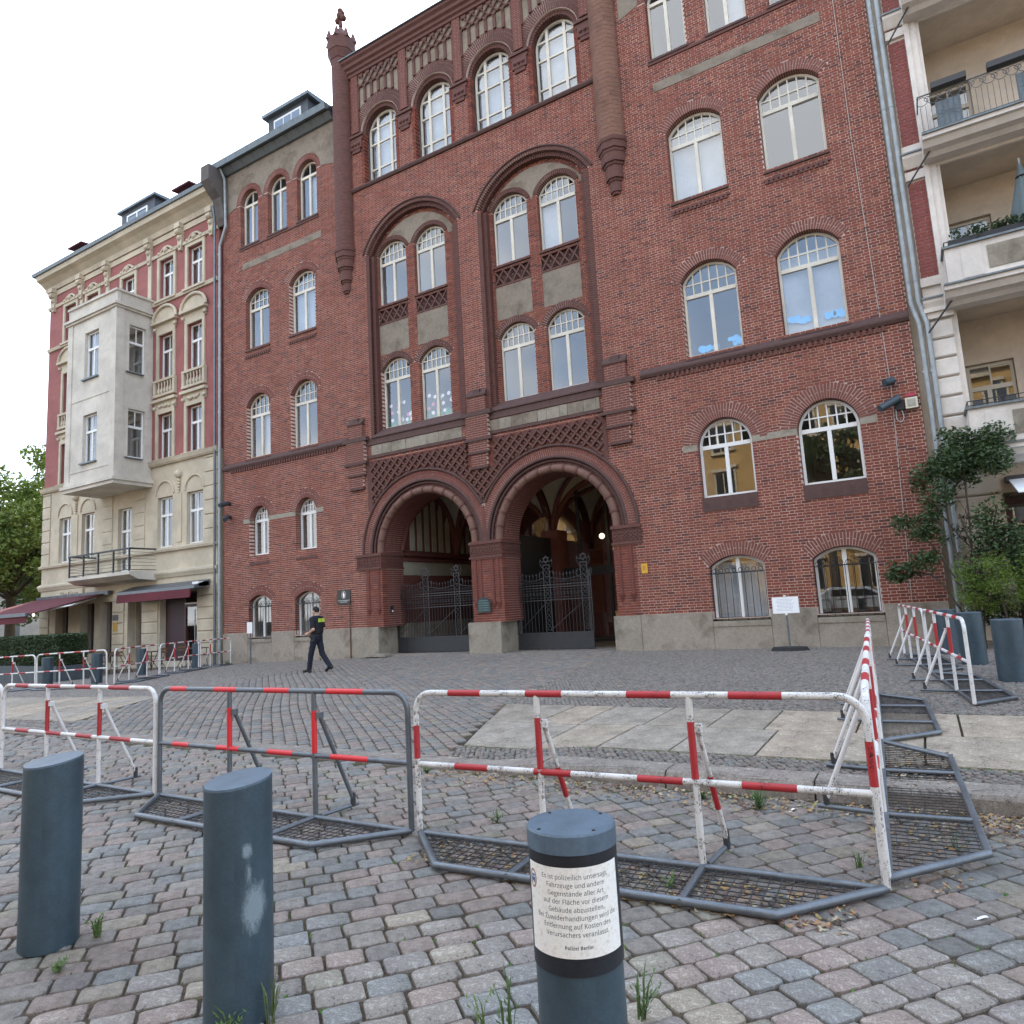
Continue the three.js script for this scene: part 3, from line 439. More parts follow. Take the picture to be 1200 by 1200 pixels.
// stone plinth in big blocks
function block(x0, x1, y0, y1, z0, z1, m = mats.plinth) { const b = new MB(); b.bx(x0 + .004, x1 - .004, y0, y1, z0, z1); return b.mesh('plinth_block', m, brickHouse); }
{
  const pr = rng(3); const blocks = (a, c, holes) => { let cuts = [a]; let x = a; const hs = holes.map(o => [o.cx - o.w / 2 - .03, o.cx + o.w / 2 + .03]); let edges = [a, c, ...hs.flat()].sort((p, q) => p - q);
    for (let i = 0; i + 1 < edges.length; i++) { const p = edges[i], q = edges[i + 1], mid = (p + q) / 2, isHole = hs.some(h => mid > h[0] && mid < h[1]); const n = Math.max(1, Math.round((q - p) / 1.5)); for (let k = 0; k < n; k++) block(p + (q - p) * k / n, p + (q - p) * (k + 1) / n, -.45, isHole ? .90 : 1.195, -.3, .035 + pr() * .006, mats.plinth); } };
  blocks(X0, -17.86, openings.filter(o => o.row === 0 && o.side === 'L')); blocks(-6.98, X1, openings.filter(o => o.row === 0 && o.side === 'R'));
  for (const o of openings.filter(o => o.row === 0)) trim('sill', mats.stone, b => b.bx(o.cx - o.w / 2 - .02, o.cx + o.w / 2 + .02, .80, .938, -.25, .06));
  for (const [x0, x1] of [[-17.86, -16.68], [-12.86, -11.62], [-7.80, -6.98]]) { block(x0, x1, -.1, 1.195, -.62, .05, mats.stone); block(x0, x1, -.1, 1.195, -1.3, -.63, mats.stone); }
}
// iron grilles in front of the basement windows
for (const o of openings.filter(o => o.row === 0)) trim('window_grille', mats.iron, b => { const a = o.cx - o.w / 2 + .03, c = o.cx + o.w / 2 - .03, z = -.03; for (const y of [1.02, 2.2]) b.bx(a, c, y - .012, y + .012, z - .006, z + .006); const n = 8; for (let i = 0; i <= n; i++) { const x = a + (c - a) * i / n; b.rod([x, .95, z], [x, 2.24, z], .009, 6); if (i < n) { b.add(new THREE.TorusGeometry(.055, .009, 5, 12), [x + (c - a) / n / 2, 2.27, z]); if (i % 2) b.add(new THREE.TorusGeometry(.035, .008, 5, 10), [x + .02, 2.38, z]); } } });
// roofs
trim('roof', mats.slate, b => { b.prism([[.35, 21.78], [.35, 21.70], [-9.5, 21.70], [-9.5, 28.5], [-8, 28.5]], X0 - .1, -18.2); b.prism([[.35, 21.78], [.35, 21.70], [-9.5, 21.70], [-9.5, 28.5], [-8, 28.5]], -6.2, X1); b.prism([[.2, 23.5], [-9.5, 23.5], [-9.5, 29], [-8, 29]], -18.0, -6.2); });
trim('gutter', mats.zincSheet, b => { b.prism([[.36, 21.84], [.36, 21.66], [.52, 21.62], [.58, 21.86]], X0 - .05, -18.2); b.prism([[-.02, 21.68], [-.02, 21.42], [.12, 21.42], [.34, 21.64]], X0 + .15, -18.2); });
trim('core_wall', mats.stone, b => b.bx(X0, X1, 6.9, 21.6, -9.5, -9.0).bx(X0, X0 + .3, -.2, 21.6, -9, -2.1).bx(X1 - .3, X1, -.2, 21.6, -9, -2.1).bx(X0, X1, 21.3, 21.6, -9, -2.1));
{ const d = sub('dormer', brickHouse); const b = new MB(); b.bx(-23.1, -20.6, 22.2, 24.1, -3.2, -.9); b.mesh('dormer_cheeks', mats.slate, d); new MB().prism([[-.7, 24.1], [-.7, 24.25], [-3.4, 24.5], [-3.4, 24.1]], -23.3, -20.4).mesh('dormer_roof', mats.zincSheet, d); const f = new MB(); f.bx(-22.7, -21.0, 22.7, 23.85, -.9, -.86); f.mesh('frame', mats.frameWhite, d); for (const [a, c] of [[-22.62, -22.12], [-22.06, -21.62], [-21.56, -21.08]]) new MB().bx(a, c, 22.8, 23.75, -.86, -.85).mesh('pane', M(.12, .14, .16, .05, { ior: 1.9 }), d); }
trim('corbel_stone', M(.13, .115, .105, .9, { map: T.stain }), b => b.prism([[-.35, 21.64], [-.35, 19.3], [.04, 19.2], [.16, 19.5], [.22, 20.0], [.34, 20.35], [.62, 20.6], [.92, 20.95], [.92, 21.64]], X0 - .30, X0 + .24));
trim('eaves_stone', mats.stone, b => b.bx(X0, X0 + .32, 19.6, 21.6, -.2, .016));
// ---------- ground ----------
const dropAt = x => Math.min(.45, .02 * Math.max(0, -14 - x));
const ZK = 12.85; // street side of the kerb
const edgeR = z => z > 9.4 ? -5.9 + (z - 9.4) / 3.3 * 1.2 : -7.75 + z / 9.4 * 1.85, edgeL = z => z > 9.2 ? -14.9 + (z - 9.2) / 3.5 * 2.1 : -17.3 + z / 9.2 * 2.4;
const inDrive = (x, z) => z < 12.62 && x > edgeL(z) && x < edgeR(z);
function gy(x, z) { if (z > ZK) return -dropAt(x); let y = .12 + .08 * (12.8 - z) / 12.8; if (x < -3.4 && z > 10) { const k = Math.min(1, (-3.4 - x) / .6) * Math.min(1, Math.max(0, (z - 10) / 2.6)); y -= .085 * k; } return y - dropAt(x); }
const street = setting('cobbled_street', 'street of grey and pinkish cobblestones laid in diagonal rows'), drive = setting('cobbled_driveway', 'driveway of small grey cobbles leading to the gateways'), pavement = setting('pavement', 'pavement of large granite slabs between strips of small mosaic stones');
function sheet(name, mat, parent, x0, x1, z0, z1, dy, nx, nz, keep) {
  const g = new THREE.PlaneGeometry(x1 - x0, z1 - z0, nx, nz); g.rotateX(-PI / 2); g.translate((x0 + x1) / 2, 0, (z0 + z1) / 2);
  const p = g.attributes.position; for (let i = 0; i < p.count; i++) p.setY(i, gy(p.getX(i), p.getZ(i)) + dy);
  g.computeVertexNormals(); return part(name, boxUV(plainGeo(g)), mat, parent);
}
const soil = M(.13, .115, .092, 1, { map: T.soil, bumpMap: T.bump, bumpScale: .012 }), sandBed = M(.22, .20, .165, 1, { map: T.soil, bumpMap: T.bump, bumpScale: .008 });
{ const g = new THREE.Mesh(new THREE.PlaneGeometry(900, 900).rotateX(-PI / 2), M(.12, .115, .11, .95)); g.name = 'ground'; g.position.y = -.62; g.userData = { kind: 'structure', label: 'paved ground reaching past the houses' }; scene.add(g); }
sheet('sand_bed', soil, street, -60, 14, ZK + .002, 42, -.014, 60, 4);
sheet('sand_bed', sandBed, pavement, -60, 14, -8, ZK - .12, -.020, 90, 50);
// one cobble: rounded block with a slightly domed, uneven top
function stoneGeo(lx, lz, seed, seg, dome, pw) {
  const r = rng(seed), P = [], rings = [[1, -.055], [1, -.010], [.965, -.002], [.66, dome]], base = [];
  if (pw > 6) for (const [sx, sz, a0] of [[1, 1, 0], [-1, 1, PI / 2], [-1, -1, PI], [1, -1, PI * 1.5]]) { const cr = .07 + .10 * r(), px = .5 - .02 * r(), pz = .5 - .02 * r(); for (let k = 0; k < 3; k++) { const a = a0 + k * PI / 4; base.push([sx * (px - cr) + cr * Math.cos(a), sz * (pz - cr) + cr * Math.sin(a)]); } base.push(a0 === 0 || a0 === PI ? [(r() - .5) * .3, sz * (.5 - .025 * r())] : [sx * (.5 - .025 * r()), (r() - .5) * .3]); }
  else for (let i = 0; i < seg; i++) { const a = i / seg * 2 * PI + .12, c = Math.cos(a), d = Math.sin(a), q = Math.pow(Math.pow(Math.abs(c), pw) + Math.pow(Math.abs(d), pw), -1 / pw) * (.94 + .1 * r()) / 2; base.push([c * q, d * q]); }
  seg = base.length;
  rings.forEach(([s, y], k) => { for (const [bx, bz] of base) P.push([bx * s * lx, y + (k > 1 ? (r() - .5) * .005 : 0), bz * s * lz]); });
  P.push([0, dome + .0015, 0]); const idx = [];
  for (let k = 0; k < rings.length - 1; k++) for (let i = 0; i < seg; i++) { const a = k * seg + i, b = k * seg + (i + 1) % seg; idx.push(a, a + seg, b, b, a + seg, b + seg); }
  const l = (rings.length - 1) * seg; for (let i = 0; i < seg; i++) idx.push(l + i, P.length - 1, l + (i + 1) % seg);
  const g = new THREE.BufferGeometry(); g.setAttribute('position', new THREE.Float32BufferAttribute(P.flat(), 3)); g.setIndex(idx); g.computeVertexNormals();
  const o = boxUV(plainGeo(g)); const uv = o.attributes.uv; const du = r(), dv = r(); for (let i = 0; i < uv.count; i++) uv.setXY(i, uv.getX(i) + du, uv.getY(i) + dv); return o;
}
const stoneTones = [[.335, .315, .29], [.28, .295, .295], [.36, .305, .275], [.335, .285, .26], [.295, .28, .265], [.38, .345, .285], [.255, .258, .25], [.33, .315, .265], [.305, .28, .27], [.41, .375, .32]];
const pickTone = r => { const u = r(); const k = u < .24 ? 0 : u < .40 ? 1 : u < .56 ? 2 : u < .70 ? 3 : u < .80 ? 4 : u < .84 ? 5 : u < .91 ? 6 : u < .95 ? 7 : u < .99 ? 8 : 9; return k; };
function rows(list, ang, px, pz, test, seed, jit) { // rows along (cos, -sin), stones of random length
  const r = rng(seed), ux = Math.cos(ang), uz = -Math.sin(ang), vx = -uz, vz = ux; // v is across the row
  for (let j = -170; j < 170; j++) { let s = -30 + r() * px; while (s < 30) { const len = px * (.80 + .42 * r()); const m = s + len / 2, wob = Math.sin(m * .9 + j * .05) * .03; const x = list.o[0] + ux * m + vx * (j * pz + wob), z = list.o[1] + uz * m + vz * (j * pz + wob); if (test(x, z)) list.push({ x, z, lx: len - .008, lz: pz - .008 + (r() - .5) * .012, a: ang + (r() - .5) * jit, dy: (r() - .5) * .010, tx: (r() - .5) * .05, tz: (r() - .5) * .05, k: pickTone(r), v: Math.floor(r() * 6), b: .85 + .3 * r() }); s += len; } }
}
for (const t of stoneTones) { t[1] *= .985; t[2] *= .93; }
const inst = (name, list, geos, parent, mat) => { // one InstancedMesh per shape variant
  geos.forEach((g, v) => { const l = list.filter(s => s.v === v); if (!l.length) return; const im = new THREE.InstancedMesh(g, mat, l.length), c = new THREE.Color();
    l.forEach((s, i) => { _q.setFromEuler(_e.set(s.tx, s.a, s.tz, 'YXZ')); _m.compose(V3(s.x, gy(s.x, s.z) + s.dy, s.z), _q, V3(s.lx, 1, s.lz)); im.setMatrixAt(i, _m); const t = stoneTones[s.k]; im.setColorAt(i, c.setRGB(t[0] * s.b, t[1] * s.b, t[2] * s.b)); });
    im.name = name; im.userData.kind = 'stuff'; parent.add(im); });
};
{
  const big = [0, 1, 2, 3, 4, 5].map(i => stoneGeo(1, 1, 60 + i, 16, .005, 9)), mid = [0, 1, 2, 3, 4, 5].map(i => stoneGeo(1, 1, 160 + i, 12, .006, 8)), small = [0, 1, 2, 3, 4, 5].map(i => stoneGeo(1, 1, 260 + i, 7, .006, 4));
  // uv of unit stones is scaled to about 0.2 m
  for (const g of big) { const u = g.attributes.uv; for (let i = 0; i < u.count; i++) u.setXY(i, u.getX(i) * .2, u.getY(i) * .2); }
  const stMats = stoneTones.map(t => new THREE.MeshStandardMaterial({ color: C(...t), roughness: .72, map: T.granite, bumpMap: T.bump, bumpScale: .0035 }));
  const any = new THREE.MeshStandardMaterial({ color: 0xffffff, roughness: .72, map: T.granite, bumpMap: T.bump, bumpScale: .003 });
  const L = []; L.o = [-3, 16]; rows(L, .86, .205, .160, (x, z) => z > ZK + .07 && z < 21 && x > -19 && x < 6, 12, .05);
  for (const s of L) { const d2 = s.x * s.x + 1.65 * 1.65 + (19 - s.z) ** 2; const vis = Math.atan2(-s.x, 19 - s.z) - .525; s.q = s.lx * s.lz / Math.pow(d2, 1.5) * (Math.abs(vis) < .80 && s.z < 17.9 ? 1 : 0); }
  L.sort((a, b) => b.q - a.q);
  for (const s of L.slice(0, 300)) { const m = part('cobblestone', big[s.v], stMats[s.k], street); m.position.set(s.x, gy(s.x, s.z) + s.dy, s.z); m.rotation.set(s.tx, s.a, s.tz, 'YXZ'); m.scale.set(s.lx, 1, s.lz); }
  inst('cobblestones', L.slice(300), mid, street, any);
  const D = []; D.o = [-9, 8]; rows(D, PI - .72, .165, .150, (x, z) => inDrive(x, z) && z > -1.2, 22, .05); for (const s of D) { s.dy += .004; s.b *= .94; s.lz += .004; s.lx += .002; }
  D.forEach(s => { const d2 = s.x * s.x + 2.7 + (19 - s.z) ** 2; s.q = s.lx * s.lz / Math.pow(d2, 1.5) * (s.x > -13 ? 1 : 0); }); D.sort((a, b) => b.q - a.q);
  for (const s of D.slice(0, 300)) { const m = part('cobblestone', mid[s.v], stMats[s.k], drive); m.position.set(s.x, gy(s.x, s.z) + s.dy, s.z); m.rotation.set(s.tx, s.a, s.tz, 'YXZ'); m.scale.set(s.lx, 1, s.lz); }
  inst('cobblestones', D.slice(300), mid, drive, any);
  // slabs: two courses of big granite plates on either side of the driveway
  const slabs = [], sr = rng(77);
  const addSlab = (x0, x1, z0, z1, skew) => { const g = .017, pts = [[x0 + g + skew[0], z1 - g], [x1 - g + skew[1], z1 - g], [x1 - g + skew[3], z0 + g], [x0 + g + skew[2], z0 + g]]; slabs.push(pts); };
  for (const [z0, z1] of [[9.45, 10.74], [10.74, 12.02]]) { let x = edgeR(z1) + .05, first = true; while (x < 6) { const w = .58 + sr() * .42; addSlab(x, x + w, z0, z1, first ? [0, 0, edgeR(z0) - edgeR(z1), 0] : [0, 0, 0, 0]); x += w; first = false; }
    x = edgeL(z1) - .05; first = true; while (x > -25) { const w = .7 + sr() * .6; addSlab(x - w, x, z0, z1, first ? [0, 0, 0, edgeL(z0) - edgeL(z1)] : [0, 0, 0, 0]); x -= w; first = false; } }
  sheet('joint_soil', M(.075, .068, .05, 1, { map: T.soil }), pavement, -5.6, 6.2, 9.42, 12.05, -.016, 20, 6);
  const slabM = [[.50, .435, .335], [.42, .375, .30], [.53, .455, .345], [.45, .41, .335]].map(t => M(...t, .85, { map: T.granite, bumpMap: T.bump, bumpScale: .005 }));
  for (const p of slabs) { const cx = (p[0][0] + p[1][0]) / 2, cz = (p[0][1] + p[2][1]) / 2, y = gy(cx, cz); const s = new THREE.Shape(p.map(q => new THREE.Vector2(q[0], -q[1]))); const g = new THREE.ExtrudeGeometry(s, { depth: .07, bevelEnabled: true, bevelSize: .006, bevelThickness: .006, bevelSegments: 2, curveSegments: 1 }); g.rotateX(-PI / 2); const q = plainGeo(g), pp = q.attributes.position; const ty = (sr() - .5) * .01;
    for (let i = 0; i < pp.count; i++) pp.setY(i, pp.getY(i) - .07 + gy(pp.getX(i), pp.getZ(i)) + (pp.getX(i) - cx) * ty); q.computeVertexNormals(); part('granite_slab', boxUV(q), slabM[Math.floor(sr() * 4)], pavement); }
  // mosaic stones on the rest of the pavement
  const S = [], mr = rng(131), inSlab = (x, z) => z > 9.42 && z < 12.05 && (x > edgeR(z) || x < edgeL(z));
  const field = (x0, x1, z0, z1, p) => { let j = 0; for (let z = z0; z < z1; z += p * .9, j++) for (let x = x0 + (j % 2) * p / 2; x < x1; x += p) { const X = x + (mr() - .5) * p * .35, Z = z + (mr() - .5) * p * .35; if (inDrive(X, Z) || inSlab(X, Z) || Z > 12.50) continue; S.push({ x: X, z: Z, lx: p * (.86 + .16 * mr()), lz: p * (.8 + .18 * mr()), a: mr() * PI, dy: (mr() - .5) * .007, tx: (mr() - .5) * .09, tz: (mr() - .5) * .09, k: mr() < .5 ? 0 : pickTone(mr), v: Math.floor(mr() * 6), b: .66 + .44 * mr() }); } };
  field(-7.9, 3.2, 11.9, 12.55, .066); field(-7.9, 3.2, -.1, 9.5, .074); field(-26.5, -12.4, 11.9, 12.55, .085); field(-27.5, -14.6, -.1, 9.5, .088);
  inst('mosaic_stones', S, small, pavement, any);
  // threshold slabs in the gateways
  for (const [a, c] of [[-16.7, -12.85], [-11.65, -7.75]]) new MB().bx(a, c, .05, .205, -1.9, -.02).mesh('threshold_slab', mats.kerb, pavement);
  new MB().bx(-17.3, -16.1, .19, .275, .08, .42).mesh('step_stone', mats.stone, pavement);
  // kerb stones
  let x = -24; const kr = rng(55), kerbM = [[.36, .33, .285], [.33, .305, .27], [.39, .35, .30]].map(t => M(...t, .88, { map: T.granite, bumpMap: T.bump, bumpScale: .006 }));
  while (x < 6) { let w = .95 + kr() * .85; if (x < -3.4 && x + w > -3.4) w = -3.4 - x; if (w < .3) { x += w; continue; }
    const s = new THREE.Shape([[0, 0], [.32, 0], [.32, .105], [.30, .135], [.27, .15], [0, .15]].map(p => new THREE.Vector2(...p))); const g = new THREE.ExtrudeGeometry(s, { depth: w - .014, bevelEnabled: false, steps: 3 }); g.rotateY(-PI / 2); // profile along z
    const q = plainGeo(g), pp = q.attributes.position; for (let i = 0; i < pp.count; i++) { const gx = x + w + pp.getX(i), gz = ZK - .32 + pp.getZ(i); pp.setXYZ(i, gx, pp.getY(i) - .15 + gy(gx, 12.6) + (pp.getY(i) > .1 ? .012 + (kr() - .5) * .004 : 0), gz); } q.computeVertexNormals(); part('kerb_stone', boxUV(q), kerbM[Math.floor(kr() * 3)], pavement); x += w; }
}
// ---------- barriers ----------
function arcPts2(cx, cy, r, a0, a1, n) { const p = []; for (let i = 0; i <= n; i++) { const a = a0 + (a1 - a0) * i / n; p.push([cx + r * Math.cos(a), cy + r * Math.sin(a), 0]); } return p; }
function barrier(len, style, label, pos, turn, o = {}) {
  const t = thing('crowd_barrier', label, 'barrier', pos, turn, o.group), H = 1.04, r = .0225, q = .14, paint = { old: mats.whiteOld, white: mats.whitePaint, grey: mats.galv }[style], red = style === 'grey' ? mats.redFresh : mats.redPaint, mid = .52;
  new MB().poly([[0, .03, 0], [0, H - q, 0], ...arcPts2(q, H - q, q, PI, PI / 2, 6).slice(1), ...arcPts2(len - q, H - q, q, PI / 2, 0, 6), [len, .03, 0]], r, 10).mesh('frame', paint, t);
  new MB().rod([0, mid, 0], [len, mid, 0], r * .92, 10).mesh('middle_rail', paint, t);
  const us = o.us ?? [.335, .68], band = (a, b, rr, z = 0) => new MB().rod(a, b, rr + .0012, 10).mesh('red_band', red, t);
  const bs = o.bands ?? [[.10, .19], [.31, .40], [.55, .645], [.76, .86]];
  for (const [a, b] of bs) { band([len * a, H, 0], [len * b, H, 0], r); band([len * (a + .01), mid, 0], [len * (b + .01), mid, 0], r * .92); }
  if (o.endRed ?? style === 'old') for (const x of [0, len]) band([x, .56, 0], [x, .80, 0], r);
  for (const u of us) { const x = len * u;
    new MB().rod([x, .03, 0], [x, H, 0], r * .95, 10).mesh('upright', paint, t); band([x, .54, 0], [x, .88, 0], r * .95);
    new MB().rod([x + .03, .84, -.03], [x + .07, .09, -.36], r * .8, 8).box([x + .04, .84, -.02], [.05, .05, .05]).mesh('stay', paint, t);
    if (style === 'old') new MB().rod([x + .047, .52, -.17], [x + .058, .30, -.267], r * .8 + .0012, 8).mesh('red_band', red, t);
    new MB().rod([x, .035, .55], [x, .035, -.04], r * .85, 8).rod([x + .02, .035, -.04], [x + .07, .04, -.42], r * .75, 8).mesh('cross_tube', mats.galv, t);
    new MB().rod([x + .07, .03, -.36], [x + .07, .14, -.36], .022, 8).mesh('foot_clamp', mats.ironGrey, t);
  }
  const ins = .50, out = .53, b = new MB(); b.poly([[0, .035, 0], [ins, .035, out], [len - ins, .035, out], [len, .035, 0]], r * 1.05, 10).rod([0, .035, 0.012], [len, .035, 0.012], r * .9, 10); b.mesh('base_frame', mats.galv, t);
  const w = new MB(), st = o.wire ?? .062; for (let x = st; x < len; x += st) { const z = x < ins ? x / ins * out : x > len - ins ? (len - x) / ins * out : out; if (z > .02) w.box([x, .036, z / 2], [.0045, .0045, z]); }
  for (let z = st; z < out; z += st) { const a = z / out * ins; w.box([len / 2, .033, z], [len - 2 * a, .0045, .0045]); } w.mesh('wire_mesh', mats.ironGrey, t);
  return t;
}
const alongTurn = (a, b) => Math.atan2(-(b[1] - a[1]), b[0] - a[0]);
function barrierBetween(a, b, style, label, o = {}) { const len = Math.hypot(b[0] - a[0], b[1] - a[1]); const ya = gy(...a), t = barrier(len, style, label, [a[0], ya + (o.lift ?? .002), a[1]], alongTurn(a, b), o); const yb = gy(...b); if (Math.abs(yb - ya) > .01) { t.rotation.order = 'YXZ'; t.rotation.z = Math.atan2(yb - ya, len); } return t; }
barrierBetween([-3.42, 14.72], [-.36, 14.60], 'old', 'white crowd barrier with badly chipped paint standing behind the labelled bollard');
barrierBetween([-6.63, 14.70], [-3.50, 14.72], 'grey', 'bare galvanised crowd barrier with bright red bands', { bands: [[.06, .14], [.27, .37], [.49, .59], [.73, .86]] });
barrierBetween([-9.92, 14.62], [-6.70, 14.70], 'white', 'white and red crowd barrier next to the grey galvanised one', { bands: [[.10, .2], [.33, .43], [.53, .63], [.74, .86]] });
barrierBetween([-13.2, 14.55], [-10.0, 14.60], 'white', 'white and red crowd barrier at the end of the row along the kerb');
barrierBetween([-.36, 14.50], [-.53, 11.35], 'white', 'white crowd barrier bridging the kerb from street to granite slabs', { lift: .02 });
barrierBetween([-.53, 11.25], [-.72, 8.15], 'white', 'white crowd barrier standing on the granite slabs in front of the notice board');
barrierBetween([.36, 8.85], [-.06, 5.62], 'white', 'white and red crowd barrier beside the dark blue-grey bollards by the shrub');
barrierBetween([-.07, 5.55], [-.50, 2.4], 'white', 'white and red crowd barrier nearest the brick wall under the climbing shrub');
const lg = 'barriers around the cafe terrace';
barrierBetween([-26.7, 8.3], [-23.68, 7.72], 'white', 'white and red crowd barrier around the cafe terrace', { group: lg });
barrierBetween([-23.62, 7.70], [-20.85, 7.15], 'white', 'white and red crowd barrier around the cafe terrace', { group: lg });
barrierBetween([-20.9, 6.9], [-22.6, 4.4], 'white', 'white and red crowd barrier around the cafe terrace', { group: lg, us: [.3, .7] });
barrierBetween([-22.7, 4.3], [-23.9, 1.9], 'white', 'white and red crowd barrier around the cafe terrace', { group: lg });
barrierBetween([-24.0, 1.9], [-24.3, .25], 'white', 'white and red crowd barrier around the cafe terrace', { group: lg, us: [.35] });
// ---------- bollards ----------
const cellOf = (r, s0, s1) => { };
function bollard(x, z, r, h, slope, label, group) {
  const y = gy(x, z), t = thing('bollard', label, 'bollard', [x, y, z], 0, group);
  const g = new THREE.CylinderGeometry(r, r, h, 40, 1, true), p = g.attributes.position; const dir = slope.a ?? 0;
  for (let i = 0; i < p.count; i++) if (p.getY(i) > 0) p.setY(i, p.getY(i) + slope.k * (p.getX(i) * Math.cos(dir) + p.getZ(i) * Math.sin(dir)));
  const b = new MB(); b.add(g, [0, h / 2, 0]); b.mesh('post', mats.blueGrey, t);
  const c = new THREE.CylinderGeometry(r - .001, r, .012, 40), q = c.attributes.position; for (let i = 0; i < q.count; i++) q.setY(i, q.getY(i) + slope.k * (q.getX(i) * Math.cos(dir) + q.getZ(i) * Math.sin(dir)));
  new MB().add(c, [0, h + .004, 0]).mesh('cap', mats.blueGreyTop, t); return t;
}
bollard(-4.26, 16.86, .142, .945, { k: .12, a: -1.5 }, 'plain blue-grey steel bollard with slanted top and clean sides');
const scuffed = bollard(-2.71, 16.87, .142, .955, { k: .12, a: -1.5 }, 'blue-grey steel bollard with slanted top and a pale scuff mark');
{ // rubbed pale paint smear: a thin film of lighter paint with ragged edges
  const W = 256, al = makeTex(W, 1, (i, x, y) => { const u = x / W, v = y / W, n = N1[(y * 2) * 512 + x * 2], f = N2[(y * 2 + 7) % 512 * 512 + (x * 2 + 31) % 512]; const c = .50 + .16 * (v - .5), big = Math.exp(-(((u - c - .06) / .26) ** 2 + ((v - .40) / .24) ** 2) * 1.4), dot = Math.exp(-(((u - .40) / .09) ** 2 + ((v - .86) / .07) ** 2)), neck = .7 * Math.exp(-(((u - .42) / .07) ** 2 + ((v - .68) / .12) ** 2)); let a = Math.max(big, dot, neck) * 1.25 - (n * 1.25 + f * .7) + .62; a = Math.max(0, Math.min(1, a * 1.7)); if (u < .03 || u > .97 || v < .03 || v > .97) a = 0; return gr(a * .55); }, false);
  al.wrapS = al.wrapT = THREE.ClampToEdgeWrapping; al.repeat.set(1, 1);
  const g = new THREE.CylinderGeometry(.1432, .1432, .48, 30, 1, true, .45, 1.75), m = part('scuff_mark', g, new THREE.MeshStandardMaterial({ color: C(.34, .42, .46), roughness: .8, alphaMap: al, transparent: true }), scuffed); m.position.y = .52; }
{ // the bollard with the police notice
  const r = .135, x = -1.055, z = 16.92, t = thing('bollard', 'blue-grey bollard with flat cap and a white German police notice', 'bollard', [x, gy(x, z), z]);
  new MB().add(new THREE.CylinderGeometry(r, r, .90, 48, 1, true), [0, .45, 0]).mesh('post', mats.blueGrey, t);
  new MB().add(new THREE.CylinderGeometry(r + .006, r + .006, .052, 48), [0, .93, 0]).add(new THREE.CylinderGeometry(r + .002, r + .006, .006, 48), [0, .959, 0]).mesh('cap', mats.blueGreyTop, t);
  for (let i = 0; i < 4; i++) { const a = i * PI / 2 + .5; const m = part('cap_screw', boxUV(plainGeo(new THREE.CylinderGeometry(.006, .006, .004, 8))), mats.ironGrey, t); m.position.set(.12 * Math.cos(a), .963, .12 * Math.sin(a)); }
  new MB().add(new THREE.CylinderGeometry(r + .004, r + .004, .335, 48, 1, true), [0, .735, 0]).mesh('sleeve', M(.014, .017, .024, .45, { map: T.grain }), t);
  const cv = document.createElement('canvas'); cv.width = 1024; cv.height = 776; const c = cv.getContext('2d'); c.fillStyle = '#e9e6df'; c.fillRect(0, 0, 1024, 776);
  const nr = rng(4); for (let i = 0; i < 1400; i++) { c.fillStyle = `rgba(120,105,85,${.02 + .05 * nr()})`; c.beginPath(); c.arc(nr() * 1024, nr() * 776, 2 + nr() * 16, 0, 7); c.fill(); }
  c.fillStyle = '#26262b'; c.textAlign = 'center'; const lines = ['Es ist polizeilich untersagt,', 'Fahrzeuge und andere', 'Gegenstände aller Art', 'auf der Fläche vor diesem', 'Gebäude abzustellen.', 'Bei Zuwiderhandlungen wird die', 'Entfernung auf Kosten des', 'Verursachers veranlasst.'];
  c.font = '57px sans-serif'; lines.forEach((l, i) => c.fillText(l, 540, 104 + i * 70)); c.font = 'bold 42px sans-serif'; c.fillText('Polizei Berlin', 540, 700);
  c.strokeStyle = '#8d3a38'; c.lineWidth = 12; c.beginPath(); c.ellipse(66, 150, 50, 78, 0, 0, 7); c.stroke(); c.strokeStyle = '#333'; c.lineWidth = 4; c.beginPath(); c.ellipse(66, 150, 40, 66, 0, 0, 7); c.stroke();
  c.fillStyle = '#3d5a86'; c.fillRect(40, 112, 52, 22); c.fillRect(34, 140, 64, 34); c.fillStyle = '#333'; c.fillRect(42, 172, 16, 20); c.fillRect(76, 172, 16, 20);
  const tx = new THREE.CanvasTexture(cv); tx.colorSpace = THREE.SRGBColorSpace;
  const a0 = .47 - 1.06, span = 2.35, g = new THREE.CylinderGeometry(r + .0062, r + .0062, .252, 40, 1, true, a0 - .17, span);
  part('police_notice', g, new THREE.MeshStandardMaterial({ map: tx, roughness: .6 }), t).position.y = .745;
}
const bg = 'bollards beside the cafe terrace';
for (const [x, z] of [[-24.05, 7.2], [-22.9, 6.3], [-24.4, 3.9], [-24.7, 1.5]]) bollard(x, z, .16, .92, { k: 0 }, 'blue-grey bollard among the barriers of the cafe terrace', bg);
bollard(.98, 6.4, .2, .88, { k: 0 }, 'thick blue-grey bollard with a small dark plate, right of the last barrier'); bollard(.62, 4.1, .2, .9, { k: 0 }, 'thick blue-grey bollard between the barrier and the shrub trunk'); bollard(.30, 2.0, .2, .88, { k: 0 }, 'thick blue-grey bollard near the corner of the brick wall'); bollard(1.5, 8.2, .2, .88, { k: 0 }, 'thick blue-grey bollard standing alone on the mosaic pavement');
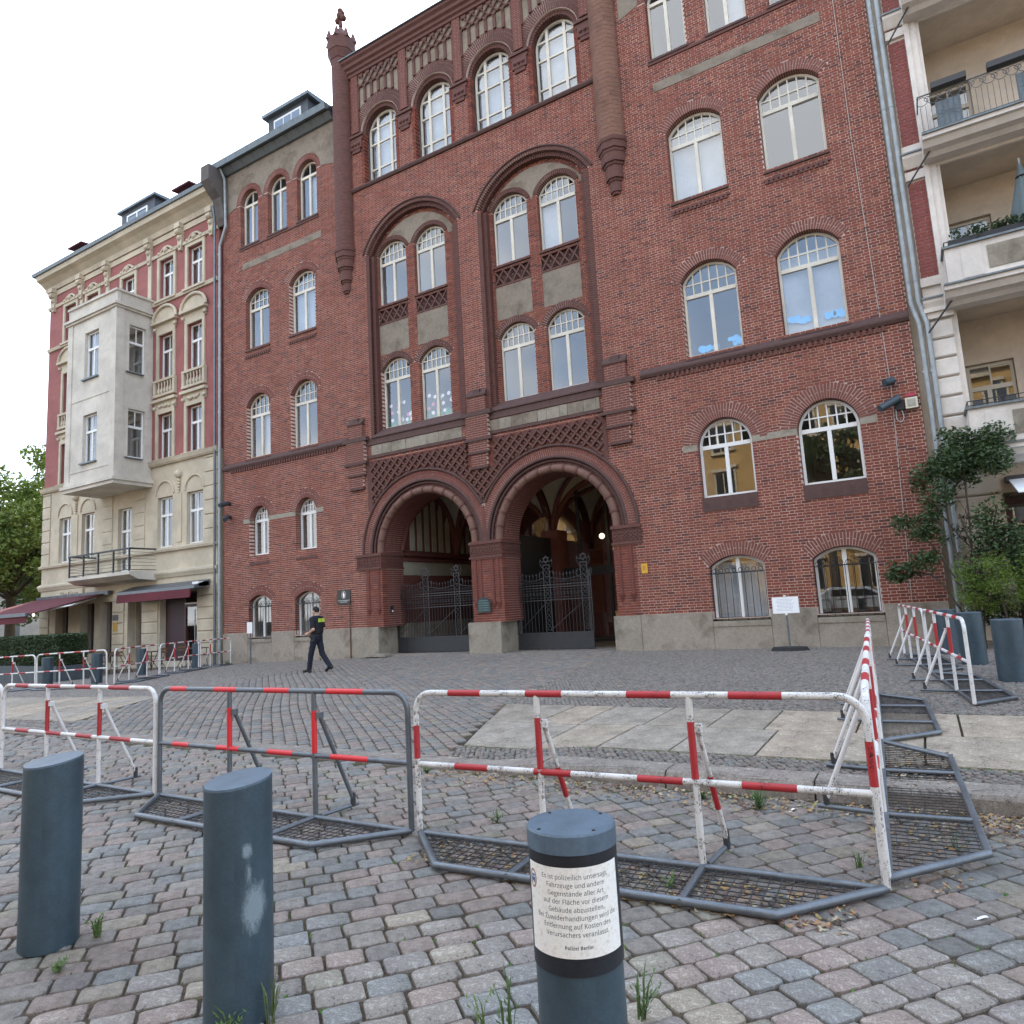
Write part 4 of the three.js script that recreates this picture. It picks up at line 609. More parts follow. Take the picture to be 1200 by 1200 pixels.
// ---------- stucco house on the left ----------
const leftHouse = thing('stucco_house', 'cream and dusty red stucco house with bay window and maroon awnings', 'house');
const lt = (n, m, f, p = leftHouse) => { const b = new MB(); f(b); return b.mesh(n, m, p); };
{
  const XL = -39.6, XR = -25.34, cols = [-26.97, -29.1, -35.35, -37.45], rect = (cx, w, y0, y1) => ({ cx, w, y0, ys: y1, rise: 0, ring: 0 }), P = o => ptsOf(o);
  const low = [...cols.map(c => rect(c, 1.12, 5.15, 7.45)), rect(-32.2, 1.1, 4.3, 7.3)], up = [];
  for (const c of cols) up.push(rect(c, 1.08, 9.24, 11.36), rect(c, 1.08, 13.02, 15.2)); for (const c of [...cols, -32.2]) up.push(rect(c, 1.08, 16.95, 18.95));
  const shop = [rect(-28.1, 2.6, .12, 3.12), rect(-31.3, 1.1, .05, 2.95), rect(-35.2, 1.2, .55, 2.95), rect(-37.5, 1.2, .55, 2.95), rect(-33.6, 1.0, .1, 2.95)];
  lt('lower_wall', mats.cream, b => b.ext([[XL, -.6], [XR, -.6], [XR, 9.1], [XL, 9.1]], -.35, 0, [...low, ...shop].map(P)));
  lt('upper_wall', mats.pinkRed, b => b.ext([[XL, 9.1], [XR, 9.1], [XR, 20.3], [XL, 20.3]], -.35, 0, up.map(P)));
  lt('flank_wall', mats.cream, b => b.bx(XL, XL + .35, -.6, 20.3, -11, -.352).bx(XL, XR, -.6, 20.3, -11.3, -11).bx(XR - .3, XR, -.6, 20.3, -11, -.36).bx(XR + .002, -25.06, -.6, 20.3, -9, -.4).bx(XL, XR, 20.1, 20.3, -11, -.36));
  const spec = (o, k) => ({ transom: o.y0 + (o.ys - o.y0) * .64, low: [.5], top: 2, t: .06, mull: .04, mat: mats.frameWhite, room: mats.roomDark, depth: 4, blind: k });
  low.forEach((o, i) => windowUnit(leftHouse, o, -.16, spec(o, i % 2 ? [o.y0, o.ys, .0, .3] : null))); up.forEach((o, i) => windowUnit(leftHouse, o, -.16, spec(o, i % 3 ? null : [o.y0, o.ys - .3, .6, 1])));
  // shop openings: dark rooms with framed doors
  for (const o of shop) { const g = sub('shopfront', leftHouse); const b = new MB(), x0 = o.cx - o.w / 2, x1 = o.cx + o.w / 2; b.bx(x0, x1, o.y0, o.ys, -5.2, -5.1).bx(x0, x0 + .05, o.y0, o.ys, -5.1, -.36).bx(x1 - .05, x1, o.y0, o.ys, -5.1, -.36).bx(x0, x1, o.ys - .05, o.ys, -5.1, -.36).bx(x0, x1, o.y0, o.y0 + .04, -5.1, -.36); b.mesh('room', o.cx === -31.3 ? mats.cream : M(.30, .20, .17, .9), g);
    if (o.cx === -28.1) { new MB().bx(-27.95, -27.85, .15, 3.08, -.3, -.2).bx(-26.9, -26.8, .15, 3.08, -.3, -.2).bx(-27.85, -26.9, 2.42, 2.52, -.3, -.2).bx(-27.85, -26.9, .15, .4, -.28, -.22).mesh('door_frame', M(.07, .03, .028, .5), g); new MB().bx(-27.85, -26.9, 2.54, 2.60, -.19, -.16).mesh('door_closer', mats.white, g); part('pane', new THREE.PlaneGeometry(.95, 2.0).translate(-27.375, 1.42, -.25), mats.glass, g); new MB().bx(-29.38, -27.97, .15, 3.08, -.34, -.28).mesh('shutter_panel', M(.05, .025, .03, .6), g); new MB().bx(-27.2, -27.16, .3, 2.3, -.2, -.17).mesh('door_handle', mats.zinc, g); }
    if (o.cx === -31.3) new MB().bx(-30.95, -30.76, .05, 2.94, -.35, -.05).mesh('door_leaf', M(.05, .015, .015, .5), g);
    if (o.cx < -33) { new MB().bx(x0 + .01, x1 - .01, o.y0, o.y0 + .05, -.3, -.2).bx(o.cx - .03, o.cx + .03, o.y0, o.ys, -.3, -.2).mesh('frame', M(.05, .05, .05, .5), g); part('pane', new THREE.PlaneGeometry(o.w - .05, o.ys - o.y0 - .05).translate(o.cx, (o.y0 + o.ys) / 2, -.26), mats.glass, g); } }
  // rusticated blocks at the corners and round the ground floor
  const rust = (x0, x1, y0, y1, h, d = .05) => { for (let y = y0; y < y1 - .1; y += h) lt('quoin', mats.cream, b => b.prism([[-.05, y + .02], [d - .02, y + .02], [d, y + .045], [d, Math.min(y + h, y1) - .045], [d - .02, Math.min(y + h, y1) - .02], [-.05, Math.min(y + h, y1) - .02]], x0, x1)); };
  rust(-26.7, -25.36, .35, 3.35, .50); rust(-30.68, -29.5, .35, 3.35, .50); rust(XL, XL + .9, .4, 3.35, .50); rust(-33.0, -32.1, .4, 3.3, .5);
  rust(-26.25, -25.36, 5.05, 8.9, .62); rust(XL, XL + .75, 5.05, 8.9, .62); rust(-31.4, -30.6, 5.05, 8.2, .62, .035); rust(-34.0, -33.2, 5.05, 8.2, .62, .035);
  const band = (n, prof, x0 = XL - .1, x1 = XR) => lt(n, mats.cream, b => b.prism(prof, x0, x1));
  band('string_course', [[-.1, 9.22], [-.1, 8.92], [.10, 8.92], [.16, 9.0], [.20, 9.12], [.22, 9.16], [0, 9.24]]); band('string_course', [[-.1, 5.08], [-.1, 4.94], [.12, 4.94], [.15, 5.04], [0, 5.1]]); band('string_course', [[-.1, 4.10], [-.1, 3.78], [.06, 3.78], [.10, 3.86], [.16, 3.96], [.16, 4.04], [0, 4.12]]); band('string_course', [[-.1, 16.92], [-.1, 16.72], [.08, 16.72], [.12, 16.88], [0, 16.94]], XL, XR); band('string_course', [[-.1, 19.32], [-.1, 19.16], [.06, 19.16], [.09, 19.30]]);
  band('cornice', [[-.1, 20.2], [.10, 20.2], [.16, 20.42], [.40, 20.62], [.62, 20.72], [.66, 20.95], [-.1, 20.95]], XL - .3, XR); band('frieze_board', [[-.1, 20.15], [-.1, 19.88], [.05, 19.88], [.05, 20.15]]);
  lt('gutter', mats.zincSheet, b => b.prism([[.1, 20.96], [.74, 20.96], [.78, 21.12], [.70, 21.16], [.1, 21.05]], XL - .5, XR - .0));
  for (const x of [-25.75, -28.0, -30.4, -34.0, -36.4, -39.1]) { lt('bracket', mats.cream, b => { b.ext([[x - .17, 20.2], [x + .17, 20.2], [x + .15, 19.3], [x + .09, 18.95], [x - .09, 18.95], [x - .15, 19.3]], 0, .14).bx(x - .2, x + .2, 20.0, 20.24, 0, .3).bx(x - .17, x + .17, 19.72, 19.98, 0, .22); b.add(new THREE.SphereGeometry(.13, 8, 6), [x, 19.55, .14]).add(new THREE.SphereGeometry(.10, 8, 6), [x, 19.15, .12]).add(new THREE.CylinderGeometry(.13, .13, .3, 10), [x, 19.85, .2], [0, 0, PI / 2]); }); if (x < -28 && x > -37) lt('pilaster', mats.cream, b => b.bx(x - .13, x + .13, 16.95, 18.93, -.02, .07)); }
  // window surrounds
  const casing = (o, e = .17) => lt('window_casing', mats.cream, b => b.ext([[o.cx - o.w / 2 - e, o.y0 - .12], [o.cx + o.w / 2 + e, o.y0 - .12], [o.cx + o.w / 2 + e, o.ys + e], [o.cx - o.w / 2 - e, o.ys + e]], 0, .07, [P(o)]).bx(o.cx - o.w / 2 - e - .08, o.cx + o.w / 2 + e + .08, o.y0 - .14, o.y0 - .03, 0, .16));
  up.forEach(o => { casing(o); const x = o.cx, w = o.w / 2 + .26;
    if (o.y0 < 10) lt('window_head', mats.cream, b => { b.bx(x - w, x + w, o.ys + .17, o.ys + .55, 0, .06).bx(x - w - .08, x + w + .08, o.ys + .55, o.ys + .68, 0, .2); const r = rng(Math.round(-x * 10)); for (let i = 0; i < 7; i++) b.add(new THREE.SphereGeometry(.06 + r() * .05, 7, 5), [x - .36 + i * .12, o.ys + .36 + (r() - .5) * .12, .07]); for (const s of [-1, 1]) b.add(new THREE.SphereGeometry(.1, 8, 6), [x + s * w * .92, o.ys + .3, .09]); });
    else if (o.y0 < 14) { lt('window_head', mats.cream, b => { b.bx(x - w, x + w, o.ys + .17, o.ys + .5, 0, .07).bx(x - w - .1, x + w + .1, o.ys + .5, o.ys + .62, 0, .24); const a = []; for (let i = 0; i <= 12; i++) { const t = PI * i / 12; a.push([x + (w + .04) * Math.cos(t), o.ys + .62 + .62 * Math.sin(t)]); } b.ext(a, 0, .10); const q = [], z = []; for (let i = 0; i <= 12; i++) { const t = PI * i / 12; q.push([x + (w + .1) * Math.cos(t), o.ys + .62 + .70 * Math.sin(t), .14]); } b.poly(q, .075, 6); for (const s of [-1, 1]) b.add(new THREE.SphereGeometry(.1, 8, 6), [x + s * w * .95, o.ys + .3, .1]); });
      lt('balustrade_panel', mats.cream, b => { b.bx(x - w, x + w, o.y0 - .85, o.y0 - .74, 0, .16).bx(x - w, x - w + .16, o.y0 - .74, o.y0 - .14, 0, .14).bx(x + w - .16, x + w, o.y0 - .74, o.y0 - .14, 0, .14); for (let i = 0; i < 5; i++) { const xx = x - .44 + i * .22; b.add(new THREE.LatheGeometry([[.03, 0], [.06, .05], [.075, .18], [.03, .36], [.05, .5], [.05, .6]].map(p => new THREE.Vector2(...p)), 8), [xx, o.y0 - .74, .07]); } }); }
    else lt('window_head', mats.cream, b => { b.bx(x - w, x + w, o.ys + .17, o.ys + .26, 0, .12); const a = []; for (let i = 0; i <= 8; i++) { const t = PI * i / 8; a.push([x + .42 * Math.cos(t), o.ys + .26 + .28 * Math.sin(t), .08]); } b.poly(a, .06, 6); b.add(new THREE.SphereGeometry(.14, 8, 6), [x, o.ys + .36, .08]); for (const s of [-1, 1]) b.add(new THREE.SphereGeometry(.1, 8, 6), [x + s * .5, o.ys + .3, .08]); });
  });
  // pairs of first floor windows under blind arches
  for (const [a, c] of [[-29.1, -26.97], [-37.45, -35.35]]) lt('blind_arch', mats.cream, b => { for (const x of [a, c]) { const p = []; for (let i = 0; i <= 12; i++) { const t = PI * i / 12; p.push([x + .66 * Math.cos(t), 7.55 + .62 * Math.sin(t), .02]); } b.poly(p, .05, 6); } const m = (a + c) / 2; b.bx(m - .17, m + .17, 5.3, 7.5, 0, .04).add(new THREE.SphereGeometry(.2, 8, 6), [m, 8.35, .05]); for (let i = 0; i < 5; i++) b.add(new THREE.SphereGeometry(.09 - i * .01, 7, 5), [m, 8.05 - i * .13, .05]); });
  // bay
  const bay = sub('bay', leftHouse), bf = [rect(-32.15, 1.15, 9.3, 11.55), rect(-32.15, 1.15, 13.3, 15.55)], ZB = 1.75, BL = -34.15, BR = -30.15;
  lt('bay_wall', mats.creamPale, b => { b.ext([[BL, 8.5], [BR, 8.5], [BR, 16.2], [BL, 16.2]], ZB - .25, ZB, bf.map(P)); for (const x of [BL + .25, BR]) { const s = new THREE.Shape([[0, 8.5], [ZB - .252, 8.5], [ZB - .252, 16.2], [0, 16.2]].map(p => new THREE.Vector2(...p))); for (const y of [9.3, 13.3]) s.holes.push(new THREE.Path([[.35, y], [1.15, y], [1.15, y + 2.25], [.35, y + 2.25]].map(p => new THREE.Vector2(...p)))); b.add(new THREE.ExtrudeGeometry(s, { depth: .25, bevelEnabled: false }), [x - .25, 0, ZB - .252], [0, PI / 2, 0]); } }, bay);
  lt('bay_parapet', mats.creamPale, b => { b.bx(BL, BR, 16.42, 17.0, ZB - .2, ZB - .02).bx(BR - .2, BR - .02, 16.42, 17.0, 0, ZB - .22).bx(BL - .06, BR + .06, 17.0, 17.1, 0, ZB + .06).bx(BL - .1, BR + .1, 16.2, 16.30, 0, ZB + .1).bx(BL - .18, BR + .18, 16.30, 16.42, 0, ZB + .18); }, bay);
  lt('bay_corbel', mats.creamPale, b => { b.bx(BL - .04, BR + .04, 8.32, 8.5, 0, ZB + .04).bx(BL - .16, BR + .16, 8.18, 8.32, 0, ZB + .16).bx(BL - .08, BR + .08, 8.02, 8.18, 0, ZB + .08); }, bay);
  lt('bay_pilaster', mats.creamPale, b => { for (const x of [BL + .2, BR - .2]) b.bx(x - .2, x + .2, 8.5, 16.2, ZB, ZB + .04); b.bx(BR, BR + .04, 8.5, 16.2, ZB - .35, ZB + .04); for (const y of [12.3, 8.9]) b.bx(BL + .42, BR - .42, y, y + .05, ZB, ZB + .025); }, bay);
  bf.forEach(o => windowUnit(leftHouse, o, ZB - .14, { ...spec(o, [o.y0, o.ys, .05, .45]), depth: 3 }));
  for (const y of [9.3, 13.3]) { const o = rect(0, .8, y, y + 2.25), g = windowUnit(leftHouse, o, 0, { ...spec(o, null), low: [], depth: 2.6 }); g.rotation.y = PI / 2; g.position.set(BR - .13, 0, ZB - .252 - .75); lt('sill', mats.zincSheet, b => b.bx(BR, BR + .12, y - .08, y - .03, .48, 1.3).bx(-32.8, -31.5, y - .1, y - .03, ZB, ZB + .12), bay); }
  // balcony
  const bal = sub('balcony', leftHouse); lt('slab', mats.creamPale, b => b.prism([[0, 4.12], [0, 3.72], [.9, 3.78], [1.15, 3.9], [1.3, 3.98], [1.3, 4.12]], -34.6, -29.6), bal);
  lt('railing', mats.ironGrey, b => { const z = 1.25; b.bx(-34.55, -29.65, 5.08, 5.15, z - .06, z + .04).bx(-34.55, -29.65, 4.17, 4.21, z - .02, z + .02); for (const x of [-34.5, -33.3, -32.1, -30.9, -29.7]) b.bx(x - .03, x + .03, 4.12, 5.1, z - .03, z + .03); for (let i = 0; i < 5; i++) b.bx(-34.5, -29.7, 4.36 + i * .15, 4.375 + i * .15, z - .01, z + .01); for (const x of [-34.52, -29.68]) { b.bx(x - .03, x + .03, 5.08, 5.15, .03, z).bx(x - .02, x + .02, 4.17, 4.2, .03, z); for (let i = 0; i < 5; i++) b.bx(x - .008, x + .008, 4.36 + i * .15, 4.375 + i * .15, .03, z); } }, bal);
  // roof, dormer, skylights
  lt('roof', mats.slate, b => b.prism([[.6, 21.10], [.6, 20.97], [-11, 20.97], [-11, 26], [-7.5, 26]], XL - .3, XR));
  const dm = sub('dormer', leftHouse); lt('dormer_cheeks', mats.slate, b => b.bx(-34.5, -31.6, 21.6, 23.5, -3.5, -.9), dm); lt('dormer_roof', mats.zincSheet, b => b.prism([[-.75, 23.5], [-.75, 23.62], [-3.8, 23.8], [-3.8, 23.5]], -34.7, -31.4), dm); lt('frame', mats.frameWhite, b => b.ext([[-33.95, 21.75], [-32.15, 21.75], [-32.15, 23.2], [-33.95, 23.2]], -.9, -.84, [[[-33.85, 21.85], [-33.1, 21.85], [-33.1, 23.1], [-33.85, 23.1]], [[-33.0, 21.85], [-32.25, 21.85], [-32.25, 23.1], [-33.0, 23.1]]]), dm);
  for (const x of [-33.475, -32.625]) lt('pane', M(.10, .11, .12, .05, { ior: 1.9 }), b => b.bx(x - .37, x + .37, 21.85, 23.1, -.88, -.87), dm);
  for (const x of [-27.6, -36.6]) { const g = sub('skylight', leftHouse); lt('skylight_frame', mats.maroon, b => b.box([x, 21.95, -.15], [1.3, .07, 1.1], [.12, 0, 0]), g); lt('skylight_pane', M(.3, .42, .45, .05, { ior: 1.9 }), b => b.box([x, 21.99, -.15], [1.1, .02, .9], [.12, 0, 0]), g); }
  // fascia lettering
  const cv = document.createElement('canvas'); cv.width = 512; cv.height = 96; const c = cv.getContext('2d'); c.fillStyle = '#b9ad96'; c.fillRect(0, 0, 512, 96); c.fillStyle = '#4a453e'; c.font = 'bold 74px serif'; c.textAlign = 'center'; c.fillText('The Kizan', 256, 74); const tx = new THREE.CanvasTexture(cv); tx.colorSpace = THREE.SRGBColorSpace;
  part('fascia_lettering', new THREE.PlaneGeometry(2.3, .40).translate(-36.7, 3.5, .102), new THREE.MeshStandardMaterial({ map: tx, roughness: .9 }), leftHouse);
  lt('name_board', mats.cream, b => b.bx(-37.9, -35.5, 3.26, 3.74, -.02, .09));
  lt('menu_board', M(.45, .28, .06, .7), b => b.bx(-32.9, -32.55, 1.55, 1.95, .05, .075)); lt('menu_board', M(.12, .12, .12, .7), b => b.bx(-32.95, -32.5, 2.05, 2.3, .05, .07));
  // awnings
  const aw = thing('awning', 'half rolled maroon awning with grey cassette over the glazed cafe door', 'awning', [-28.6, 3.2, .06]);
  lt('cassette', mats.galv, b => b.prism([[0, .05], [0, .32], [.75, .06], [.75, -.06], [.3, 0]], -2.75, 2.75), aw); lt('valance', mats.maroon, b => b.prism([[.70, -.06], [.76, -.06], [.80, -.42], [.74, -.42]], -2.72, 2.5), aw); lt('arm_bracket', mats.white, b => b.bx(2.35, 2.75, .02, .22, .05, .55), aw);
  const aw2 = thing('awning', 'wide open maroon awning stretched out over the hedge', 'awning', [-36.4, 3.25, .06]);
  lt('fabric', mats.maroon, b => b.prism([[.1, .12], [3.4, -.75], [3.4, -.78], [.1, .08]], -3.1, 3.0), aw2); lt('front_bar', mats.galv, b => b.prism([[3.38, -.68], [3.52, -.70], [3.52, -.84], [3.38, -.84]], -3.12, 3.02), aw2); lt('valance', mats.maroon, b => b.bx(-3.1, 3.0, -1.12, -.84, 3.44, 3.46), aw2); lt('cassette', mats.galv, b => b.bx(-3.1, 3.35, .02, .22, .0, .2), aw2);
  for (const s of [-2.2, 2.2]) lt('folding_arm', mats.white, b => b.bar([s, -.05, .1], [s + .9, -.42, 1.7], .06).bar([s + .9, -.42, 1.7], [s, -.78, 3.38], .06), aw2);
  for (let i = 0; i < 5; i++) { const m = part('bulb', new THREE.SphereGeometry(.055, 8, 6), new THREE.MeshStandardMaterial({ color: 0xffffff, emissive: 0xfff2d8, emissiveIntensity: 2.2 }), aw2); m.position.set(-2.4 + i * 1.2, -.78 - .02 * (i % 2), 2.9); }
}
// ---------- stucco house on the right with loggias ----------
const rightHouse = thing('loggia_house', 'pale stucco and red tile house with deep loggias and iron balconies', 'house');
const rt = (n, m, f, p = rightHouse) => { const b = new MB(); f(b); return b.mesh(n, m, p); };
{
  const A = .80, B = 9.5, redTile = M(.30, .085, .07, .85, { map: T.mottled });
  // storeys: [loggia floor, ceiling]
  const log = [[4.55, 8.15], [8.35, 11.75], [12.1, 15.65], [15.95, 19.5]];
  // solid piers
  rt('pier_core', mats.paleTrim, b => b.bx(A, 1.42, -.6, 21, -1.9, -.02).bx(6.2, 7.2, 4.2, 21, -1.9, -.02).bx(A, 7.2, 19.5, 21, -1.9, -.02));
  { // red facing: thin tile courses on the narrow pier
    const unit = boxUV(plainGeo(new THREE.BoxGeometry(1, 1, 1))), tl = []; const r = rng(17);
    for (const [y0, y1] of [[8.95, 11.45], [11.72, 12.12], [12.35, 15.3], [15.6, 19]]) for (let y = y0; y < y1 - .07; y += .085) for (let x = A + .02 - (Math.round(y / .085) % 2) * .13; x < 1.16; x += .26) { const a = Math.max(x, A + .01), c = Math.min(x + .25, 1.18); if (c - a > .04) tl.push([(a + c) / 2, y + .038, c - a, r()]); }
    const im = new THREE.InstancedMesh(unit, new THREE.MeshStandardMaterial({ color: 0xffffff, roughness: .8, map: T.grain }), tl.length), c = new THREE.Color(); tl.forEach(([x, y, w, k], i) => { _m.compose(V3(x, y, -.024), _q.identity(), V3(w - .004, .080, .06)); im.setMatrixAt(i, _m); im.setColorAt(i, c.setRGB(.27 + .06 * k, .075 + .02 * k, .06 + .02 * k)); }); im.name = 'wall_tiles'; im.userData.kind = 'stuff'; rightHouse.add(im);
  }
  for (const y of [8.7, 11.46, 12.14, 15.32]) rt('band', mats.paleTrim, b => b.bx(A - .02, 1.2, y, y + .22, -.1, .06));
  rt('party_wall', mats.warmWall, b => b.bx(.462, B, -.6, 21, -11, -7).bx(.462, A, -.6, 21, -7, -.25).bx(A, B, 20.7, 21.2, -7, -1.92).bx(7.2, B, 3.6, 20.7, -7, -.02)); rt('jamb_trim', mats.paleTrim, b => { for (const [f, c] of log.slice(1)) b.bx(1.19, 1.30, f - .2, c + .2, -.3, .09).bx(1.30, 1.44, f - .2, c + .1, -.3, .05).bx(1.44, 1.52, f - .2, c, -.3, 0); });
  for (let i = 0; i < 6; i++) rt('quoin', mats.paleTrim, b => { const y = 5.0 + i * .47; b.prism([[-.1, y + .02], [.05, y + .02], [.08, y + .05], [.08, y + .42], [.05, y + .45], [-.1, y + .45]], A + .04, 1.3); });
  for (let i = 0; i < 8; i++) rt('quoin', mats.warmWall, b => { const y = .25 + i * .47; b.prism([[-.1, y + .02], [.03, y + .02], [.05, y + .05], [.05, y + .42], [.03, y + .45], [-.1, y + .45]], A + .04, 1.75); });
  rt('capital', mats.paleTrim, b => b.bx(A, 1.36, 7.85, 8.0, -.1, .14).bx(A - .03, 1.4, 8.0, 8.1, -.1, .2));
  log.forEach(([f, c], n) => {
    // back wall with windows, floor, ceiling
    const ws = [[1.75, 1.0], [4.0, 1.2]].map(([cx, w]) => ({ cx: cx + .3, w, y0: n === 0 ? f + .95 : f + .1, ys: f + 2.45, rise: 0, ring: 0 }));
    rt('loggia_wall', mats.warmWall, b => b.ext([[1.42, f], [6.2, f], [6.2, c], [1.42, c]], -1.9, -1.6, ws.map(o => ptsOf(o))));
    ws.forEach(o => { windowUnit(rightHouse, o, -1.68, { transom: o.ys - .62, low: [.42], top: 2, t: .07, mull: .05, mat: M(.50, .45, .36, .6), room: mats.roomDark, depth: 4 }); rt('window_surround', mats.warmWall, b => { const e = .14; b.ext([[o.cx - o.w / 2 - e, o.y0], [o.cx + o.w / 2 + e, o.y0], [o.cx + o.w / 2 + e, o.ys + e], [o.cx - o.w / 2 - e, o.ys + e]], -1.6, -1.565, [ptsOf({ ...o, y0: o.y0 + .001 })]); }); });
    rt('loggia_ceiling', mats.warmWall, b => b.bx(1.42, 6.2, c, c + .25, -1.9, -.02)); rt('loggia_floor', mats.warmWall, b => b.bx(1.42, 6.2, f - .1, f, -1.6, -.02));
    // projecting slab with mouldings
    rt('balcony_slab', mats.paleTrim, b => b.prism([[-.02, f - .02], [-.02, f - .38], [.35, f - .38], [.45, f - .3], [.62, f - .26], [.72, f - .14], [.80, f - .12], [.80, f - .02]], 1.2, 7.2)); rt('pier_ledge', mats.paleTrim, b => b.prism([[-.02, f - .02], [-.02, f - .34], [.05, f - .34], [.12, f - .2], [.18, f - .1], [.18, f - .02]], A - .03, 1.2)); rt('loggia_lintel', mats.paleTrim, b => { b.bx(1.2, 7.2, c + .0, c + .2, -.02, .06).bx(1.3, 7.2, c - .1, c, -.05, .03); });
    rt('slab_cover', mats.zincSheet, b => b.bx(A - .04, 1.2, f - .02, f + .02, -.02, .22).bx(1.2, 7.2, f - .02, f + .02, -.02, .85));
    if (n < 2) { const pt = f + .86; rt('parapet', mats.paleTrim, b => { b.bx(1.3, 7.2, f + .02, pt, .56, .72).bx(1.3, 1.44, f + .02, pt, -.02, .56).bx(1.6, 2.0, f + .08, pt - .08, .72, .735); }); rt('parapet_panel', mats.stone, b => b.bx(2.1, 3.9, f + .18, pt - .15, .72, .74)); rt('parapet_cap', mats.zincSheet, b => b.bx(1.25, 7.2, pt, pt + .05, .5, .78).bx(1.25, 1.5, pt, pt + .05, -.02, .5));
      rt('railing', mats.ironGrey, b => { for (const h of [.1, .2]) b.rod([1.32, pt + h, .64], [7.2, pt + h, .64], .012, 6).rod([1.32, pt + h, .0], [1.32, pt + h, .64], .012, 6); for (let x = 1.32; x < 7; x += .6) b.bx(x - .01, x + .01, pt + .05, pt + .2, .63, .65).bx(x + .1, x + .3, pt + .08, pt + .19, .635, .645); });
    } else {
      rt('railing', M(.12, .13, .135, .5), b => { const y0 = f + .02, y1 = f + .98; b.rod([1.22, y1, .76], [7.2, y1, .76], .018, 6).rod([1.22, y0 + .06, .76], [7.2, y0 + .06, .76], .012, 6).rod([1.22, y1, 0], [1.22, y1, .76], .018, 6).rod([1.22, y0 + .06, 0], [1.22, y0 + .06, .76], .012, 6); for (let x = 1.25; x < 6; x += .11) b.rod([x, y0 + .06, .76], [x, y1 - .28, .76], .007, 5); for (let x = 1.3; x < 6; x += .22) b.add(new THREE.TorusGeometry(.11, .009, 5, 14), [x, y1 - .15, .76]).add(new THREE.TorusGeometry(.06, .008, 5, 12), [x + .11, y1 - .11, .76]); });
      for (const x of [1.55, 3.1, 4.6]) rt('railing_screen', M(.16, .20, .23, .6, { map: T.zinc }), b => { b.bx(x, x + .5, f + .1, f + .72, .74, .75); for (let k = 0; k < 6; k++) b.box([x + .25, f + .4, .757], [.42, .012, .004], [0, 0, k * PI / 6]); });
      for (const x of [1.5, 2.6, 3.8]) rt('flower_box', M(.05, .05, .05, .7), b => b.bx(x, x + .7, f + .98, f + 1.12, .78, .95));
    }
  });
  // ground floor: dark shopfront
  rt('shop_fascia', mats.warmWall, b => b.bx(1.42, 9, 3.55, 4.55, -.4, -.02).bx(A, 1.78, -.6, 3.55, -.4, -.02)); rt('shop_interior', M(.32, .27, .23, .9), b => b.bx(1.78, 9, -.4, 3.55, -6.9, -6.8).bx(1.78, 1.84, -.4, 3.55, -6.8, -.41).bx(1.78, 9, 3.5, 3.55, -6.8, -.41).bx(8.9, 9, -.4, 3.5, -6.8, -.41)); rt('shop_frame', M(.06, .02, .018, .5), b => b.bx(1.8, 1.9, -.2, 3.5, -.35, -.2).bx(1.9, 9, 3.3, 3.4, -.35, -.2).bx(1.9, 9, 2.0, 2.08, -.35, -.2)); part('pane', new THREE.PlaneGeometry(5, 3.2).translate(4.4, 1.7, -.3), mats.glass, rightHouse);
  for (const [f] of log) rt('balcony_drain', mats.ironGrey, b => b.rod([1.45, f - .15, .55], [.80, f - .85, .2], .022, 8).rod([1.45, f - .15, .55], [1.5, f - .05, .6], .03, 8));
}
for (const [x, r, y0, label] of [[.56, .055, 7.7, 'bright zinc downpipe on the right corner of the brick building'], [.72, .06, 8.0, 'second zinc downpipe hugging the loggia house']]) {
  const t = thing('downpipe', label, 'downpipe'); const k = x < .6 ? 1 : 0;
  new MB().poly([[x - .03, 21, .12], [x - .03, 8.35, .12], [x + .08 - k * .0, 7.75, .16], [x + .06, .3, .14]], r, 10).mesh('pipe', mats.zinc, t);
  for (let y = 2; y < 20; y += 2.3) new MB().add(new THREE.CylinderGeometry(r + .008, r + .008, .07, 10), [x + (y < 7.8 ? .06 : -.03), y, y < 7.8 ? .14 : .12]).mesh('pipe_clamp', mats.zinc, t);
}
{ const t = thing('downpipe', 'zinc downpipe bending inward below the eaves at the left edge of the brick building', 'downpipe');
  new MB().poly([[-24.75, 21.65, .38], [-24.72, 21.2, .18], [-24.72, 19.0, .12], [-25.12, 18.2, .12], [-25.16, -.1, .12]], .06, 10).mesh('pipe', mats.zinc, t); for (let y = 1; y < 18; y += 2.4) new MB().add(new THREE.CylinderGeometry(.068, .068, .07, 10), [-25.16, y, .12]).mesh('pipe_clamp', mats.zinc, t); }
{ const t = thing('downpipe', 'grey painted pipe on the edge of the left stucco house', 'downpipe'); new MB().poly([[-25.42, 20.2, .25], [-25.45, 19.4, .14], [-25.45, -.1, .14]], .05, 8).mesh('pipe', mats.galv, t); }
